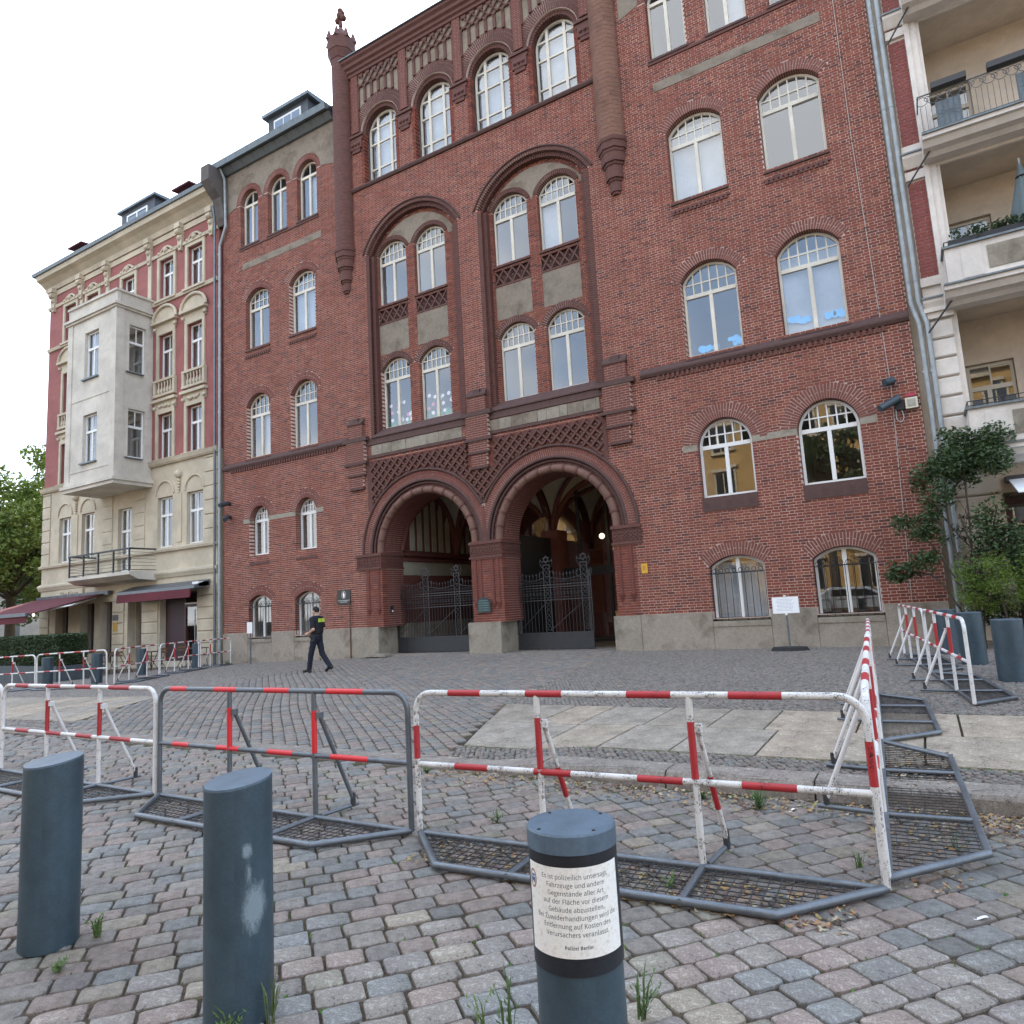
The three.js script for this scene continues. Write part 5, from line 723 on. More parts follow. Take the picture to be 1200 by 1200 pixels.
// ---------- vaulted entrance hall behind the gateways (part of the brick building) ----------
{
  const h = sub('entrance_hall', brickHouse, 'dim vaulted hall with dark red brick and cream vaults'), H = (n, m, f) => { const b = new MB(); f(b); return b.mesh(n, m, h); };
  const dk = M(.19, .062, .046, .85, { map: T.grain }), cr = M(.46, .43, .33, .9, { map: T.plaster });
  H('floor', mats.kerb, b => b.bx(-17.8, -6.4, .0, .16, -8.6, -1.9));
  H('left_dado', mats.plinth, b => b.bx(-16.9, -16.50, .16, 1.25, -8.4, -1.31)); H('left_wall', dk, b => b.bx(-16.9, -16.54, 1.25, 7.0, -8.4, -1.22));
  H('cream_band', cr, b => b.bx(-16.54, -16.52, 3.02, 3.52, -8.4, -1.25)); H('wall_moulding', dk, b => b.bx(-16.54, -16.44, 3.54, 3.64, -8.4, -1.25).bx(-16.54, -16.40, 3.74, 3.84, -8.4, -1.25));
  for (const [c, n] of [[-3.0, 6], [-6.3, 6]]) for (let i = 0; i < n; i++) { const z = c + (i - (n - 1) / 2) * .46, k = 1 - Math.pow((i - (n - 1) / 2) / (n / 2), 2), top = 4.75 + k * 1.15; const s = new THREE.Shape([[-.14, 3.95], [.14, 3.95], [.14, top], [0, top + .3], [-.14, top]].map(p => new THREE.Vector2(...p))); H('pointed_panel', cr, b => b.add(new THREE.ExtrudeGeometry(s, { depth: .03, bevelEnabled: false }), [-16.54, 0, z], [0, PI / 2, 0])); }
  H('right_wall', dk, b => b.bx(-7.6, -6.4, .16, 7.0, -8.4, -1.22)); H('middle_pillar', dk, b => b.bx(-12.5, -11.6, .16, 4.4, -5.2, -4.3)); H('back_wall', dk, b => b.bx(-16.9, -6.4, .16, 7.0, -8.8, -8.4));
  // vault cells: cross vault over each half, in two bays
  const vault = (x0, x1, z0, z1) => { const n = 18, g = new THREE.PlaneGeometry(1, 1, n, n), p = g.attributes.position, cx = (x0 + x1) / 2, cz = (z0 + z1) / 2, rx = (x1 - x0) / 2, rz = (z1 - z0) / 2; for (let i = 0; i < p.count; i++) { const u = p.getX(i) * 2, v = p.getY(i) * 2; const hx = Math.sqrt(Math.max(0, 1 - u * u)), hz = Math.sqrt(Math.max(0, 1 - v * v)); p.setXYZ(i, cx + u * rx, 3.95 + 2.35 * Math.max(hx, hz), cz + v * rz); } g.computeVertexNormals(); const m = part('vault', boxUV(plainGeo(g)), new THREE.MeshStandardMaterial({ color: C(.46, .43, .33), roughness: .9, map: T.plaster, side: THREE.DoubleSide }), h);
    H('vault_ribs', dk, b => { for (const s of [-1, 1]) { const q = []; for (let i = 0; i <= 20; i++) { const u = -1 + i / 10; q.push([cx + u * rx, 3.9 + 2.35 * Math.sqrt(Math.max(0, 1 - u * u)), cz + s * u * rz]); } b.poly(q, .09, 6); } const q = []; for (let i = 0; i <= 20; i++) { const u = -1 + i / 10; q.push([cx + u * rx, 3.9 + 2.35 * Math.sqrt(Math.max(0, 1 - u * u)), z0]); } b.poly(q, .14, 6); const w = []; for (let i = 0; i <= 20; i++) { const u = -1 + i / 10; w.push([x1, 3.9 + 2.35 * Math.sqrt(Math.max(0, 1 - u * u)), cz + u * rz]); } b.poly(w, .16, 6); const y = []; for (let i = 0; i <= 20; i++) { const u = -1 + i / 10; y.push([x0, 3.9 + 2.35 * Math.sqrt(Math.max(0, 1 - u * u)), cz + u * rz]); } b.poly(y, .16, 6); }); };
  vault(-16.54, -12.07, -4.75, -1.2); vault(-12.07, -7.6, -4.75, -1.2); vault(-16.54, -12.07, -8.4, -4.75); vault(-12.07, -7.6, -8.4, -4.75);
  H('hall_roof', mats.stone, b => b.bx(-17.4, -6.4, 6.5, 6.9, -8.8, -.30)); H('front_infill', dk, b => { for (const [a, c] of [[-17.4, -16.5], [-7.62, -6.4]]) b.bx(a, c, 3.8, 6.6, -1.22, -.5); });
  // dark framed glazing across the right half
  H('glazing_frame', mats.black, b => { const z = -4.72; for (const x of [-12.0, -10.9, -9.75, -8.6, -7.65]) b.bx(x - .05, x + .05, .16, x === -12 || x === -7.65 ? 4.0 : 6.1, z - .05, z + .05); b.bx(-12, -7.6, 2.62, 2.95, z - .06, z + .06).bx(-12, -7.6, .16, .3, z - .05, z + .05); b.bx(-12.0, -11.9, .16, 4.1, -4.7, -1.5); });
  for (const [a, c] of [[-11.95, -10.95], [-10.85, -9.8], [-9.7, -8.65], [-8.55, -7.7]]) for (const [y0, y1] of [[.3, 2.6], [2.96, 5.9]]) { const m = part('pane', new THREE.PlaneGeometry(c - a, y1 - y0), mats.glass, h); m.position.set((a + c) / 2, (y0 + y1) / 2, -4.72); }
  { const m = part('side_glazing', new THREE.PlaneGeometry(3.0, 5), mats.glass, h); m.position.set(-11.95, 2.8, -3.1); m.rotation.y = PI / 2; }
  const lamp = part('added_glow_ball', new THREE.SphereGeometry(.10, 16, 12), new THREE.MeshStandardMaterial({ color: 0xffffff, emissive: 0xffe9c4, emissiveIntensity: .9 }), h); lamp.position.set(-9.55, 3.92, -3.7);  // added glowing ball, stands for a round reflection in the hall
  H('added_ball_rod', mats.black, b => b.rod([-9.55, 4.05, -3.7], [-9.55, 6.2, -3.7], .012, 6));  // made-up rod holding the added glowing ball
  const pl = new THREE.PointLight(0xffe2b5, .3, 0, 2); pl.position.set(-9.55, 3.92, -3.7); pl.castShadow = true; pl.shadow.radius = 7; h.add(pl);  // added light without a real source, placed inside the glowing ball
}
// ---------- wrought-iron gates ----------
function star(b, x, y, z, r) { for (const k of [0, 1]) { const p = []; for (let i = 0; i <= 3; i++) { const a = PI / 2 + k * PI + i * 2 * PI / 3; p.push([x + r * Math.cos(a), y + r * Math.sin(a), z + k * .006]); } for (let i = 0; i < 3; i++) b.bar(p[i], p[i + 1], .022, .012); } }
function gate(name, label, x0, x1, z, posts, openLeaf) {
  const t = thing(name, label, 'gate', [(x0 + x1) / 2, .2, z]); const a = x0 - (x0 + x1) / 2, c = -a, GM = mats.ironGrey;
  posts = posts.map(p => p - (x0 + x1) / 2);
  new MB().bx(a, c, .06, .52, -.02, .02).bx(a, c, .50, .56, -.03, .03).bx(a, c, .03, .09, -.03, .03).mesh('kick_panel', M(.035, .04, .046, .5, { map: T.grain }), t);
  for (const y of [1.58, 1.98, 2.06]) new MB().bx(a, c, y - .014, y + .014, -.014, .014).mesh('rail', GM, t);
  const edges = [a, ...posts, c];
  for (let e = 0; e + 1 < edges.length; e++) { const p = edges[e], q = edges[e + 1], w = q - p, n = Math.max(2, Math.round(w / .125));
    for (let i = 1; i < n; i++) { const x = p + w * i / n, sag = 2.34 - .12 * Math.sin(PI * i / n); new MB().rod([x, .55, 0], [x, sag + .14, 0], .009, 6).add(new THREE.ConeGeometry(.026, .10, 6), [x, sag + .19, 0]).mesh('bar', GM, t); }
    const s = []; for (let i = 0; i <= 10; i++) s.push([p + w * i / 10, 2.34 - .12 * Math.sin(PI * i / 10), 0]); new MB().poly(s, .014, 6).mesh('top_rail', GM, t);
    const o = new MB(); for (let i = 0; i < n; i++) { const x = p + w * (i + .5) / n; o.add(new THREE.TorusGeometry(.045, .008, 5, 12), [x, 1.78, 0]).add(new THREE.TorusGeometry(.03, .007, 5, 10), [x, 2.16, 0]); } for (const y of [1.66, 1.9]) o.bx(p, q, y - .006, y + .006, -.006, .006); o.mesh('scroll_band', GM, t, true);
    const d = new MB(); d.bar([p + .05, .62, .02], [q - .05, 1.5, .02], .018, .01); d.mesh('brace', GM, t);
  }
  for (const p of [a + .02, ...posts, c - .02]) { const full = p > a + .05 && p < c - .05, w = full ? .11 : .03, top = full ? 2.72 : 2.45; const b = new MB(); for (const s of [-1, 1]) b.bx(p + s * w - .014, p + s * w + .014, .52, top, -.016, .016); b.bx(p - w, p + w, top - .03, top, -.014, .014); b.mesh('post', GM, t);
    if (full) { const o = new MB(); for (let y = .68; y < top - .1; y += .17) o.add(new THREE.TorusGeometry(.06, .011, 5, 12), [p, y, 0]).add(new THREE.SphereGeometry(.018, 6, 5), [p, y + .085, 0]); o.mesh('post_rings', GM, t, true);
      const f = new MB(); star(f, p, top + .16, 0, .13); for (const s of [-1, 1]) { f.tube([[p + s * .05, top - .15, 0], [p + s * .18, top - .05, .01], [p + s * .22, top + .08, 0], [p + s * .15, top + .12, 0], [p + s * .13, top + .04, 0]], .012, 14, 5); f.tube([[p + s * .1, top - .5, 0], [p + s * .26, top - .4, .01], [p + s * .24, top - .22, 0], [p + s * .14, top - .26, 0]], .011, 14, 5); f.add(new THREE.ConeGeometry(.03, .12, 5), [p + s * .20, top + .16, 0]); } f.mesh('finial', GM, t, true); } }
  return t;
}
gate('iron_gate', 'dark wrought-iron gate closing the left gateway, with star finials', -16.62, -12.72, -.98, [-15.30, -13.95]);
gate('iron_gate', 'dark wrought-iron gate standing before the right gateway, one leaf swung open', -11.56, -8.90, -.98, [-10.42, -9.1]);
{ const t = thing('iron_gate_leaf', 'single wrought-iron gate leaf swung back into the right gateway', 'gate', [-7.86, .2, -1.4]); const L = 1.2; new MB().bx(-.02, .02, .06, .52, -L, 0).mesh('kick_panel', M(.035, .04, .046, .5, { map: T.grain }), t); for (const y of [1.58, 2.0, 2.35]) new MB().bx(-.012, .012, y - .014, y + .014, -L, 0).mesh('rail', mats.ironGrey, t); for (let z = -.1; z > -L; z -= .125) new MB().rod([0, .5, z], [0, 2.45, z], .009, 6).mesh('bar', mats.ironGrey, t); }
// ---------- the walking police officer ----------
function surfaceNet(sdf, lo, hi, cell) {
  const n = [0, 1, 2].map(k => Math.ceil((hi[k] - lo[k]) / cell) + 1), [nx, ny, nz] = n, F = new Float32Array(nx * ny * nz), at = (i, j, k) => (k * ny + j) * nx + i;
  for (let k = 0; k < nz; k++) for (let j = 0; j < ny; j++) for (let i = 0; i < nx; i++) F[at(i, j, k)] = sdf(lo[0] + i * cell, lo[1] + j * cell, lo[2] + k * cell);
  const id = new Int32Array(nx * ny * nz).fill(-1), P = [], idx = [], E = [[0, 1], [2, 3], [4, 5], [6, 7], [0, 2], [1, 3], [4, 6], [5, 7], [0, 4], [1, 5], [2, 6], [3, 7]];
  for (let k = 0; k < nz - 1; k++) for (let j = 0; j < ny - 1; j++) for (let i = 0; i < nx - 1; i++) { const v = []; let m = 0; for (let c = 0; c < 8; c++) { const f = F[at(i + (c & 1), j + ((c >> 1) & 1), k + (c >> 2))]; v.push(f); if (f < 0) m |= 1 << c; } if (m === 0 || m === 255) continue;
    let x = 0, y = 0, z = 0, q = 0; for (const [a, b] of E) { if ((v[a] < 0) === (v[b] < 0)) continue; const t = v[a] / (v[a] - v[b]); x += (a & 1) + ((b & 1) - (a & 1)) * t; y += ((a >> 1) & 1) + (((b >> 1) & 1) - ((a >> 1) & 1)) * t; z += (a >> 2) + ((b >> 2) - (a >> 2)) * t; q++; }
    id[at(i, j, k)] = P.length / 3; P.push(lo[0] + (i + x / q) * cell, lo[1] + (j + y / q) * cell, lo[2] + (k + z / q) * cell); }
  const quad = (a, b, c, d, f) => { if (a < 0 || b < 0 || c < 0 || d < 0) return; f ? idx.push(a, b, c, a, c, d) : idx.push(a, c, b, a, d, c); };
  for (let k = 1; k < nz - 1; k++) for (let j = 1; j < ny - 1; j++) for (let i = 1; i < nx - 1; i++) { const s = F[at(i, j, k)] < 0;
    if (s !== F[at(i + 1, j, k)] < 0) quad(id[at(i, j - 1, k - 1)], id[at(i, j, k - 1)], id[at(i, j, k)], id[at(i, j - 1, k)], s);
    if (s !== F[at(i, j + 1, k)] < 0) quad(id[at(i - 1, j, k - 1)], id[at(i - 1, j, k)], id[at(i, j, k)], id[at(i, j, k - 1)], s);
    if (s !== F[at(i, j, k + 1)] < 0) quad(id[at(i - 1, j - 1, k)], id[at(i, j - 1, k)], id[at(i, j, k)], id[at(i - 1, j, k)], s); }
  const g = new THREE.BufferGeometry(); g.setAttribute('position', new THREE.Float32BufferAttribute(P, 3)); g.setIndex(idx); g.computeVertexNormals(); return g;
}
function cap(x, y, z, a, b, ra, rb) { const bx = b[0] - a[0], by = b[1] - a[1], bz = b[2] - a[2], px = x - a[0], py = y - a[1], pz = z - a[2]; let t = (px * bx + py * by + pz * bz) / (bx * bx + by * by + bz * bz); t = t < 0 ? 0 : t > 1 ? 1 : t; return Math.hypot(px - bx * t, py - by * t, pz - bz * t) - (ra + (rb - ra) * t); }
const ell = (x, y, z, c, r) => { const k = Math.hypot((x - c[0]) / r[0], (y - c[1]) / r[1], (z - c[2]) / r[2]); return (k - 1) * Math.min(...r); };
const smin = (a, b, k) => { const h = Math.max(k - Math.abs(a - b), 0) / k; return Math.min(a, b) - h * h * k / 4; };
{
  const legs = [[[.09, .93, 0], [.10, .50, .12], [.10, .10, .19]], [[-.09, .93, 0], [-.10, .50, -.10], [-.10, .155, -.36]]];
  const arms = [[[.195, 1.44, -.01], [.245, 1.17, -.09], [.165, 1.06, .15]], [[-.195, 1.44, -.01], [-.24, 1.17, -.06], [-.11, 1.05, .17]]];
  const torso = (x, y, z, e) => { let d = ell(x, y, z, [0, 1.30, -.01], [.185 + e, .24 + e, .125 + e]); d = smin(d, ell(x, y, z, [0, 1.03, -.005], [.165 + e, .17 + e, .12 + e]), .08); d = smin(d, cap(x, y, z, [-.17, 1.44, -.01], [.17, 1.44, -.01], .065 + e, .065 + e), .06); return d; };
  const legD = (x, y, z, e) => { let d = 9; for (const [h, k, a] of legs) d = Math.min(d, smin(cap(x, y, z, h, k, .088 + e, .058 + e), cap(x, y, z, k, a, .056 + e, .040 + e), .03)); return d; };
  const armD = (x, y, z, e) => { let d = 9; for (const [s, k, w] of arms) d = Math.min(d, smin(cap(x, y, z, s, k, .052 + e, .042 + e), cap(x, y, z, k, w, .041 + e, .028 + e), .02)); return d; };
  const head = (x, y, z) => { let d = ell(x, y, z, [0, 1.675, .02], [.075, .105, .095]); d = smin(d, ell(x, y, z, [0, 1.605, .055], [.05, .055, .05]), .04); d = smin(d, cap(x, y, z, [0, 1.672, .112], [0, 1.632, .130], .011, .017), .012); for (const s of [-1, 1]) { d = smin(d, ell(x, y, z, [s * .078, 1.655, .01], [.012, .032, .02]), .01); d = Math.max(d, -ell(x, y, z, [s * .032, 1.672, .117], [.016, .009, .012])); } d = smin(d, ell(x, y, z, [0, 1.603, .103], [.024, .007, .009]), .006); return smin(d, cap(x, y, z, [0, 1.47, -.02], [0, 1.60, .0], .058, .055), .03); };
  const hand = (x, y, z) => { let d = 9; arms.forEach(([, k, w], i) => { const s = i ? 1 : -1, f = [s * .25, -.12, .96], c = [w[0] + f[0] * .05, w[1] - .005, w[2] + f[2] * .05]; d = Math.min(d, ell(x, y, z, c, [.022, .042, .05])); for (let q = 0; q < 4; q++) { const y0 = c[1] + .026 - q * .018, L = [.045, .05, .046, .036][q]; const a = [c[0], y0, c[2] + .035], b = [a[0] + s * .012, y0 - .004, a[2] + L], e = [b[0] + s * .028, b[1] - .008, b[2] + .012]; d = smin(d, Math.min(cap(x, y, z, a, b, .0095, .0088), cap(x, y, z, b, e, .0088, .0075)), .006); } d = smin(d, Math.min(cap(x, y, z, [c[0] + s * .015, c[1] + .03, c[2] - .02], [c[0] + s * .035, c[1] + .045, c[2] + .025], .011, .0095)), .008); }); return d; };
  const foot = (x, y, z, e) => { let d = smin(cap(x, y, z, [.10, .09, .19], [.10, .045, .36], .045 + e, .034 + e), ell(x, y, z, [.10, .045, .17], [.04 + e, .045 + e, .05 + e]), .02); d = Math.min(d, smin(cap(x, y, z, [-.10, .15, -.36], [-.10, .045, -.23], .044 + e, .034 + e), ell(x, y, z, [-.10, .12, -.40], [.04 + e, .05 + e, .05 + e]), .02)); return Math.max(d, .004 - y); };
  const body = (x, y, z) => { let d = smin(torso(x, y, z, -.012), smin(legD(x, y, z, -.01), armD(x, y, z, 0), .04), .04); d = smin(d, head(x, y, z), .03); d = Math.min(smin(d, hand(x, y, z), .015), foot(x, y, z, -.008)); return d; };
  const t = thing('person', 'person in dark navy police uniform walking along the pavement, hands held in front', 'person', [-14.6, gy(-14.6, 4.95) + .002, 4.95], -PI / 2 + .12);
  const skin = M(.50, .30, .215, .6), navy = M(.010, .012, .022, .85, { map: T.grain, bumpMap: T.bump, bumpScale: .004 }), navy2 = M(.012, .017, .034, .9, { map: T.grain, bumpMap: T.bump, bumpScale: .006 });
  const mk = (n, f, lo, hi, c, m) => { const q = surfaceNet(f, lo, hi, c); const o = part(n, boxUV(plainGeo(q)), m, t); return o; };
  // body in one mesh: coarse grid plus fine grids for head and hands
  const gB = surfaceNet(body, [-.36, -.03, -.5], [.36, 1.56, .46], .012), gH = surfaceNet((x, y, z) => Math.max(smin(head(x, y, z), torso(x, y, z, -.012), .03), 1.5 - y), [-.12, 1.49, -.11], [.12, 1.80, .17], .005), gA = surfaceNet((x, y, z) => Math.max(smin(hand(x, y, z), armD(x, y, z, 0), .012), .14 - z), [-.24, .96, .13], [.28, 1.15, .36], .004);
  part('body', boxUV(mergeGeometries([gB, gH, gA].map(plainGeo))), skin, t);
  const fold = (x, y, z) => .006 * Math.sin(y * 38 + x * 9) * Math.sin(z * 31 + y * 14);
  mk('trousers', (x, y, z) => { let d = legD(x, y, z, .014 + fold(x, y, z)); d = smin(d, ell(x, y, z, [0, .97, -.005], [.178, .14, .132]), .05); for (const [, k, a] of legs) d = smin(d, cap(x, y, z, k, a, .064, .062), .03); return Math.max(d, y - 1.05, .075 - y); }, [-.26, .03, -.52], [.26, 1.1, .36], .011, navy2);
  mk('shirt', (x, y, z) => { let d = torso(x, y, z, .02 + fold(x, y, z)); for (const [s, k] of arms) { const e = [s[0] + (k[0] - s[0]) * .72, s[1] + (k[1] - s[1]) * .72, s[2] + (k[2] - s[2]) * .72]; d = smin(d, cap(x, y, z, s, e, .070, .064), .03); } d = smin(d, cap(x, y, z, [0, 1.46, -.02], [0, 1.535, -.012], .075, .070), .02); return Math.max(d, .96 - y, Math.min(y - 1.545, 9)); }, [-.36, .93, -.26], [.36, 1.6, .26], .011, navy);
  mk('vest', (x, y, z) => Math.max(torso(x, y, z, .036), 1.06 - y, y - 1.46, Math.abs(x) - .165), [-.22, 1.0, -.26], [.22, 1.5, .24], .012, M(.012, .013, .018, .8, { map: T.grain }));
  mk('boots', (x, y, z) => Math.max(Math.min(foot(x, y, z, .006), cap(x, y, z, [.10, .10, .19], [.10, .2, .175], .05, .055), cap(x, y, z, [-.10, .15, -.36], [-.10, .24, -.30], .05, .055)), .003 - y), [-.2, -.02, -.52], [.2, .28, .46], .01, M(.010, .010, .011, .45));
  mk('hair', (x, y, z) => Math.max(ell(x, y, z, [0, 1.69, .008], [.084, .108, .104]), 1.64 - y + Math.max(0, (z - .0)) * 1.0, -(ell(x, y, z, [0, 1.63, .12], [.08, .07, .07]))), [-.12, 1.55, -.14], [.12, 1.84, .16], .006, M(.012, .010, .010, .8, { map: T.grain }));
  new MB().add(new THREE.TorusGeometry(.165, .022, 8, 28), [0, 1.0, -.005], [PI / 2, 0, 0], [1.02, .78, 1.3]).box([.17, .93, -.03], [.045, .17, .10]).box([-.15, .98, .06], [.05, .10, .06]).box([.13, .98, .09], [.06, .09, .05]).mesh('duty_belt', mats.black, t);
  new MB().bx(.012, .125, 1.36, 1.46, -.178, -.170).bx(-.125, -.012, 1.36, 1.46, -.178, -.170).mesh('back_patch', M(.50, .66, .07, .6), t);
  new MB().box([.268, 1.33, -.045], [.006, .07, .05], [0, 0, .17]).mesh('sleeve_badge', M(.6, .62, .66, .6), t);
  new MB().rod([-.02, 1.045, .30], [.1, 1.05, .27], .016, 8).mesh('radio', mats.black, t);
}
// ---------- vegetation ----------
const leafM = (r, g, b) => new THREE.MeshPhysicalMaterial({ color: C(r, g, b), roughness: .75, transmission: .28, thickness: 0, side: THREE.DoubleSide, vertexColors: true });
function leaves(list, size, seed, asp = .62) { // list of points with spread; each leaf is two bent faces
  const r = rng(seed), P = [], N = [], Cc = [], a = V3(), u = V3(), v = V3(), n = V3();
  for (const [x, y, z, k] of list) { n.set(r() - .5, r() * .9 + .05, r() - .5).normalize(); u.set(r() - .5, r() - .5, r() - .5).cross(n).normalize(); v.crossVectors(n, u); const s = size * (.6 + .8 * r()) * (k ?? 1), t = s * asp, c = .68 + .64 * r(), yl = .9 + .25 * r();
    const tip = V3(x, y, z).addScaledVector(u, s).addScaledVector(n, -s * .25), base = V3(x, y, z).addScaledVector(u, -s), l = V3(x, y, z).addScaledVector(v, t).addScaledVector(n, s * .18), q = V3(x, y, z).addScaledVector(v, -t).addScaledVector(n, s * .18);
    for (const f of [[base, q, tip], [base, tip, l]]) { const e = f[1].clone().sub(f[0]).cross(f[2].clone().sub(f[0])).normalize(); for (const p of f) { P.push(p.x, p.y, p.z); N.push(e.x, e.y, e.z); Cc.push(c * yl, c, c * .9); } } }
  const g = new THREE.BufferGeometry(); g.setAttribute('position', new THREE.Float32BufferAttribute(P, 3)); g.setAttribute('normal', new THREE.Float32BufferAttribute(N, 3)); g.setAttribute('color', new THREE.Float32BufferAttribute(Cc, 3)); g.setAttribute('uv', new THREE.Float32BufferAttribute(new Float32Array(P.length / 3 * 2), 2)); return g;
}
function clump(out, c, rad, n, r) { for (let i = 0; i < n; i++) { const a = r() * 2 * PI, h = r() * 2 - 1, k = Math.pow(r(), .45), s = Math.sqrt(1 - h * h); out.push([c[0] + rad[0] * k * s * Math.cos(a), c[1] + rad[1] * k * h, c[2] + rad[2] * k * s * Math.sin(a)]); } }
function tree(name, label, pos, H, crownY, rad, nClump, perClump, size, col, seed, group) {
  const t = thing(name, label, 'tree', pos, 0, group), r = rng(seed), b = new MB(); b.rod([0, -.3, 0], [.1, crownY * .7, .1], H * .022, 9, H * .016);
  const pts = [], cs = []; for (let i = 0; i < nClump; i++) { const a = r() * 2 * PI, h = r() * 2 - 1, k = Math.pow(r(), .4), s = Math.sqrt(1 - h * h * .9); cs.push([rad[0] * k * s * Math.cos(a), crownY + rad[1] * k * h, rad[2] * k * s * Math.sin(a)]); }
  cs.forEach((c, i) => { const q = rad[0] * (.14 + .16 * r()); clump(pts, c, [q, q * .7, q], perClump, r); if (i % 3 === 0) b.rod([.1, crownY * (.5 + .25 * r()), .1], c, H * .007, 6, H * .002); });
  b.mesh('trunk', mats.bark, t); part('crown', leaves(pts, size, seed + 1), leafM(...col), t); return t;
}
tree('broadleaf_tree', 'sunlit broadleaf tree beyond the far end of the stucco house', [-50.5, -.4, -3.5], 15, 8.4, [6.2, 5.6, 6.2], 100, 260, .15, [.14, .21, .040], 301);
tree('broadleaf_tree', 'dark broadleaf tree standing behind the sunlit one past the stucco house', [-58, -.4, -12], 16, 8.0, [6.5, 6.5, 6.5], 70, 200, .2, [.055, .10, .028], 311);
{ // rose-like climbing shrub between the two houses on the right
  const t = thing('climbing_shrub', 'tall straggly climbing shrub with bare lower stems at the brick corner', 'shrub', [.95, .18, 1.0]), r = rng(41), b = new MB();
  const stems = [[[0, 0, 0], [-.02, 1.2, 0], [.05, 2.4, .05], [.1, 3.9, 0]], [[.05, 0, .05], [.0, 1.0, .1], [-.25, 2.0, .1], [-.3, 3.4, 0], [-.1, 4.2, 0]], [[-.05, .1, 0], [-.35, .9, .1], [-.75, 1.6, .1], [-1.25, 1.75, 0]], [[0, .5, 0], [-.3, 1.4, .1], [-.7, 2.3, .05], [-1.0, 2.6, 0]], [[0, 1.2, 0], [.35, 2.2, .1], [.6, 3.0, 0]], [[.05, .3, 0], [.12, 1.5, .1], [-.1, 2.9, .1]], [[0, 2.2, 0], [-.25, 2.6, 0], [-.6, 3.3, 0]]];
  stems.forEach((s, i) => b.tube(s, .022 - .001 * i, 20, 6)); b.rod([0, 0, 0], [0, 1.0, 0], .07, 8, .05); for (let i = 0; i < 30; i++) { const y = .8 + r() * 2.2, x = (r() - .5) * .5; b.rod([x, y, r() * .2], [x + (r() - .5) * .5, y + r() * .4, r() * .3], .006, 5); } b.mesh('stems', mats.bark, t);
  const p = []; for (const [c, q, n] of [[[-.15, 4.15, 0], [.6, .5, .4], 1050], [[.45, 4.25, .1], [.6, .45, .4], 1100], [[-.5, 3.7, 0], [.35, .5, .35], 420], [[.05, 4.6, 0], [.35, .3, .3], 220], [[.7, 4.05, .1], [.3, .35, .3], 200], [[-.6, 3.1, 0], [.3, .3, .3], 180], [[-.95, 2.75, 0], [.4, .25, .25], 260], [[-.7, 2.45, .05], [.3, .25, .2], 150], [[-1.25, 1.75, 0], [.36, .2, .25], 300], [[-.85, 1.95, .05], [.35, .2, .2], 170], [[.4, 2.7, .1], [.4, .5, .3], 260], [[.6, 2.1, .15], [.45, .5, .35], 300], [[.1, 2.1, .1], [.3, .7, .2], 120]]) for (let k = 0; k < 6; k++) { const cc = [c[0] + (r() - .5) * q[0] * 1.5, c[1] + (r() - .5) * q[1] * 1.5, c[2] + (r() - .5) * q[2] * 1.5]; clump(p, cc, q.map(v => v * .72), Math.round(n / 3), r); }
  part('foliage', leaves(p, .046, 91), leafM(.055, .105, .034), t);
}
{ const t = thing('bush', 'bright green feathery bush in front of the dark shop window', 'bush', [1.75, .18, 1.5]), r = rng(71), p = []; for (let i = 0; i < 80; i++) clump(p, [(r() - .55) * 1.9, .85 + r() * 1.05, (r() - .5) * .9], [.24, .2, .24], 120, r); new MB().rod([0, 0, 0], [0, 1, 0], .03, 6).rod([.2, 0, 0], [.3, 1, 0], .025, 6).rod([-.3, 0, 0], [-.4, 1.1, 0], .025, 6).mesh('stems', mats.bark, t); part('foliage', leaves(p, .032, 72, .35), leafM(.12, .20, .015), t); }
{ const t = thing('planter', 'rusty brown planter box beside the thick bollards', 'planter', [1.75, .16, 5.6]); new MB().bx(-.35, .35, 0, .75, -.35, .35).mesh('box', M(.12, .07, .05, .8, { map: T.stain }), t); new MB().bx(-.4, .4, .75, .82, -.4, .4).mesh('rim', M(.16, .10, .07, .8), t); }
{ const t = thing('hedge', 'clipped dark green hedge in a long grey planter by the cafe', 'hedge', [-31.0, -.22, 4.6], -.10), r = rng(81), p = []; for (let i = 0; i < 16000; i++) { let x = (r() - .5) * 8.4; const e = .5 + .03 * Math.sin(x * 5); let y = .72 + r() * 1.05, z = (r() - .5) * 1.0; const k = r(); if (k < .4) y = 1.74 + (r() - .5) * .12; else if (k < .8) z = (r() < .8 ? 1 : -1) * e + (r() - .5) * .1; else x = (r() < .7 ? 1 : -1) * 4.18 + (r() - .5) * .1; p.push([x, y, z]); } part('foliage', leaves(p, .045, 82), leafM(.040, .075, .022), t); new MB().bx(-4.1, 4.1, .6, 1.68, -.42, .42).mesh('inner_twigs', M(.018, .022, .010, 1), t); new MB().bx(-4.3, 4.3, 0, .68, -.55, .55).mesh('trough', M(.075, .095, .11, .6, { map: T.zinc }), t); }
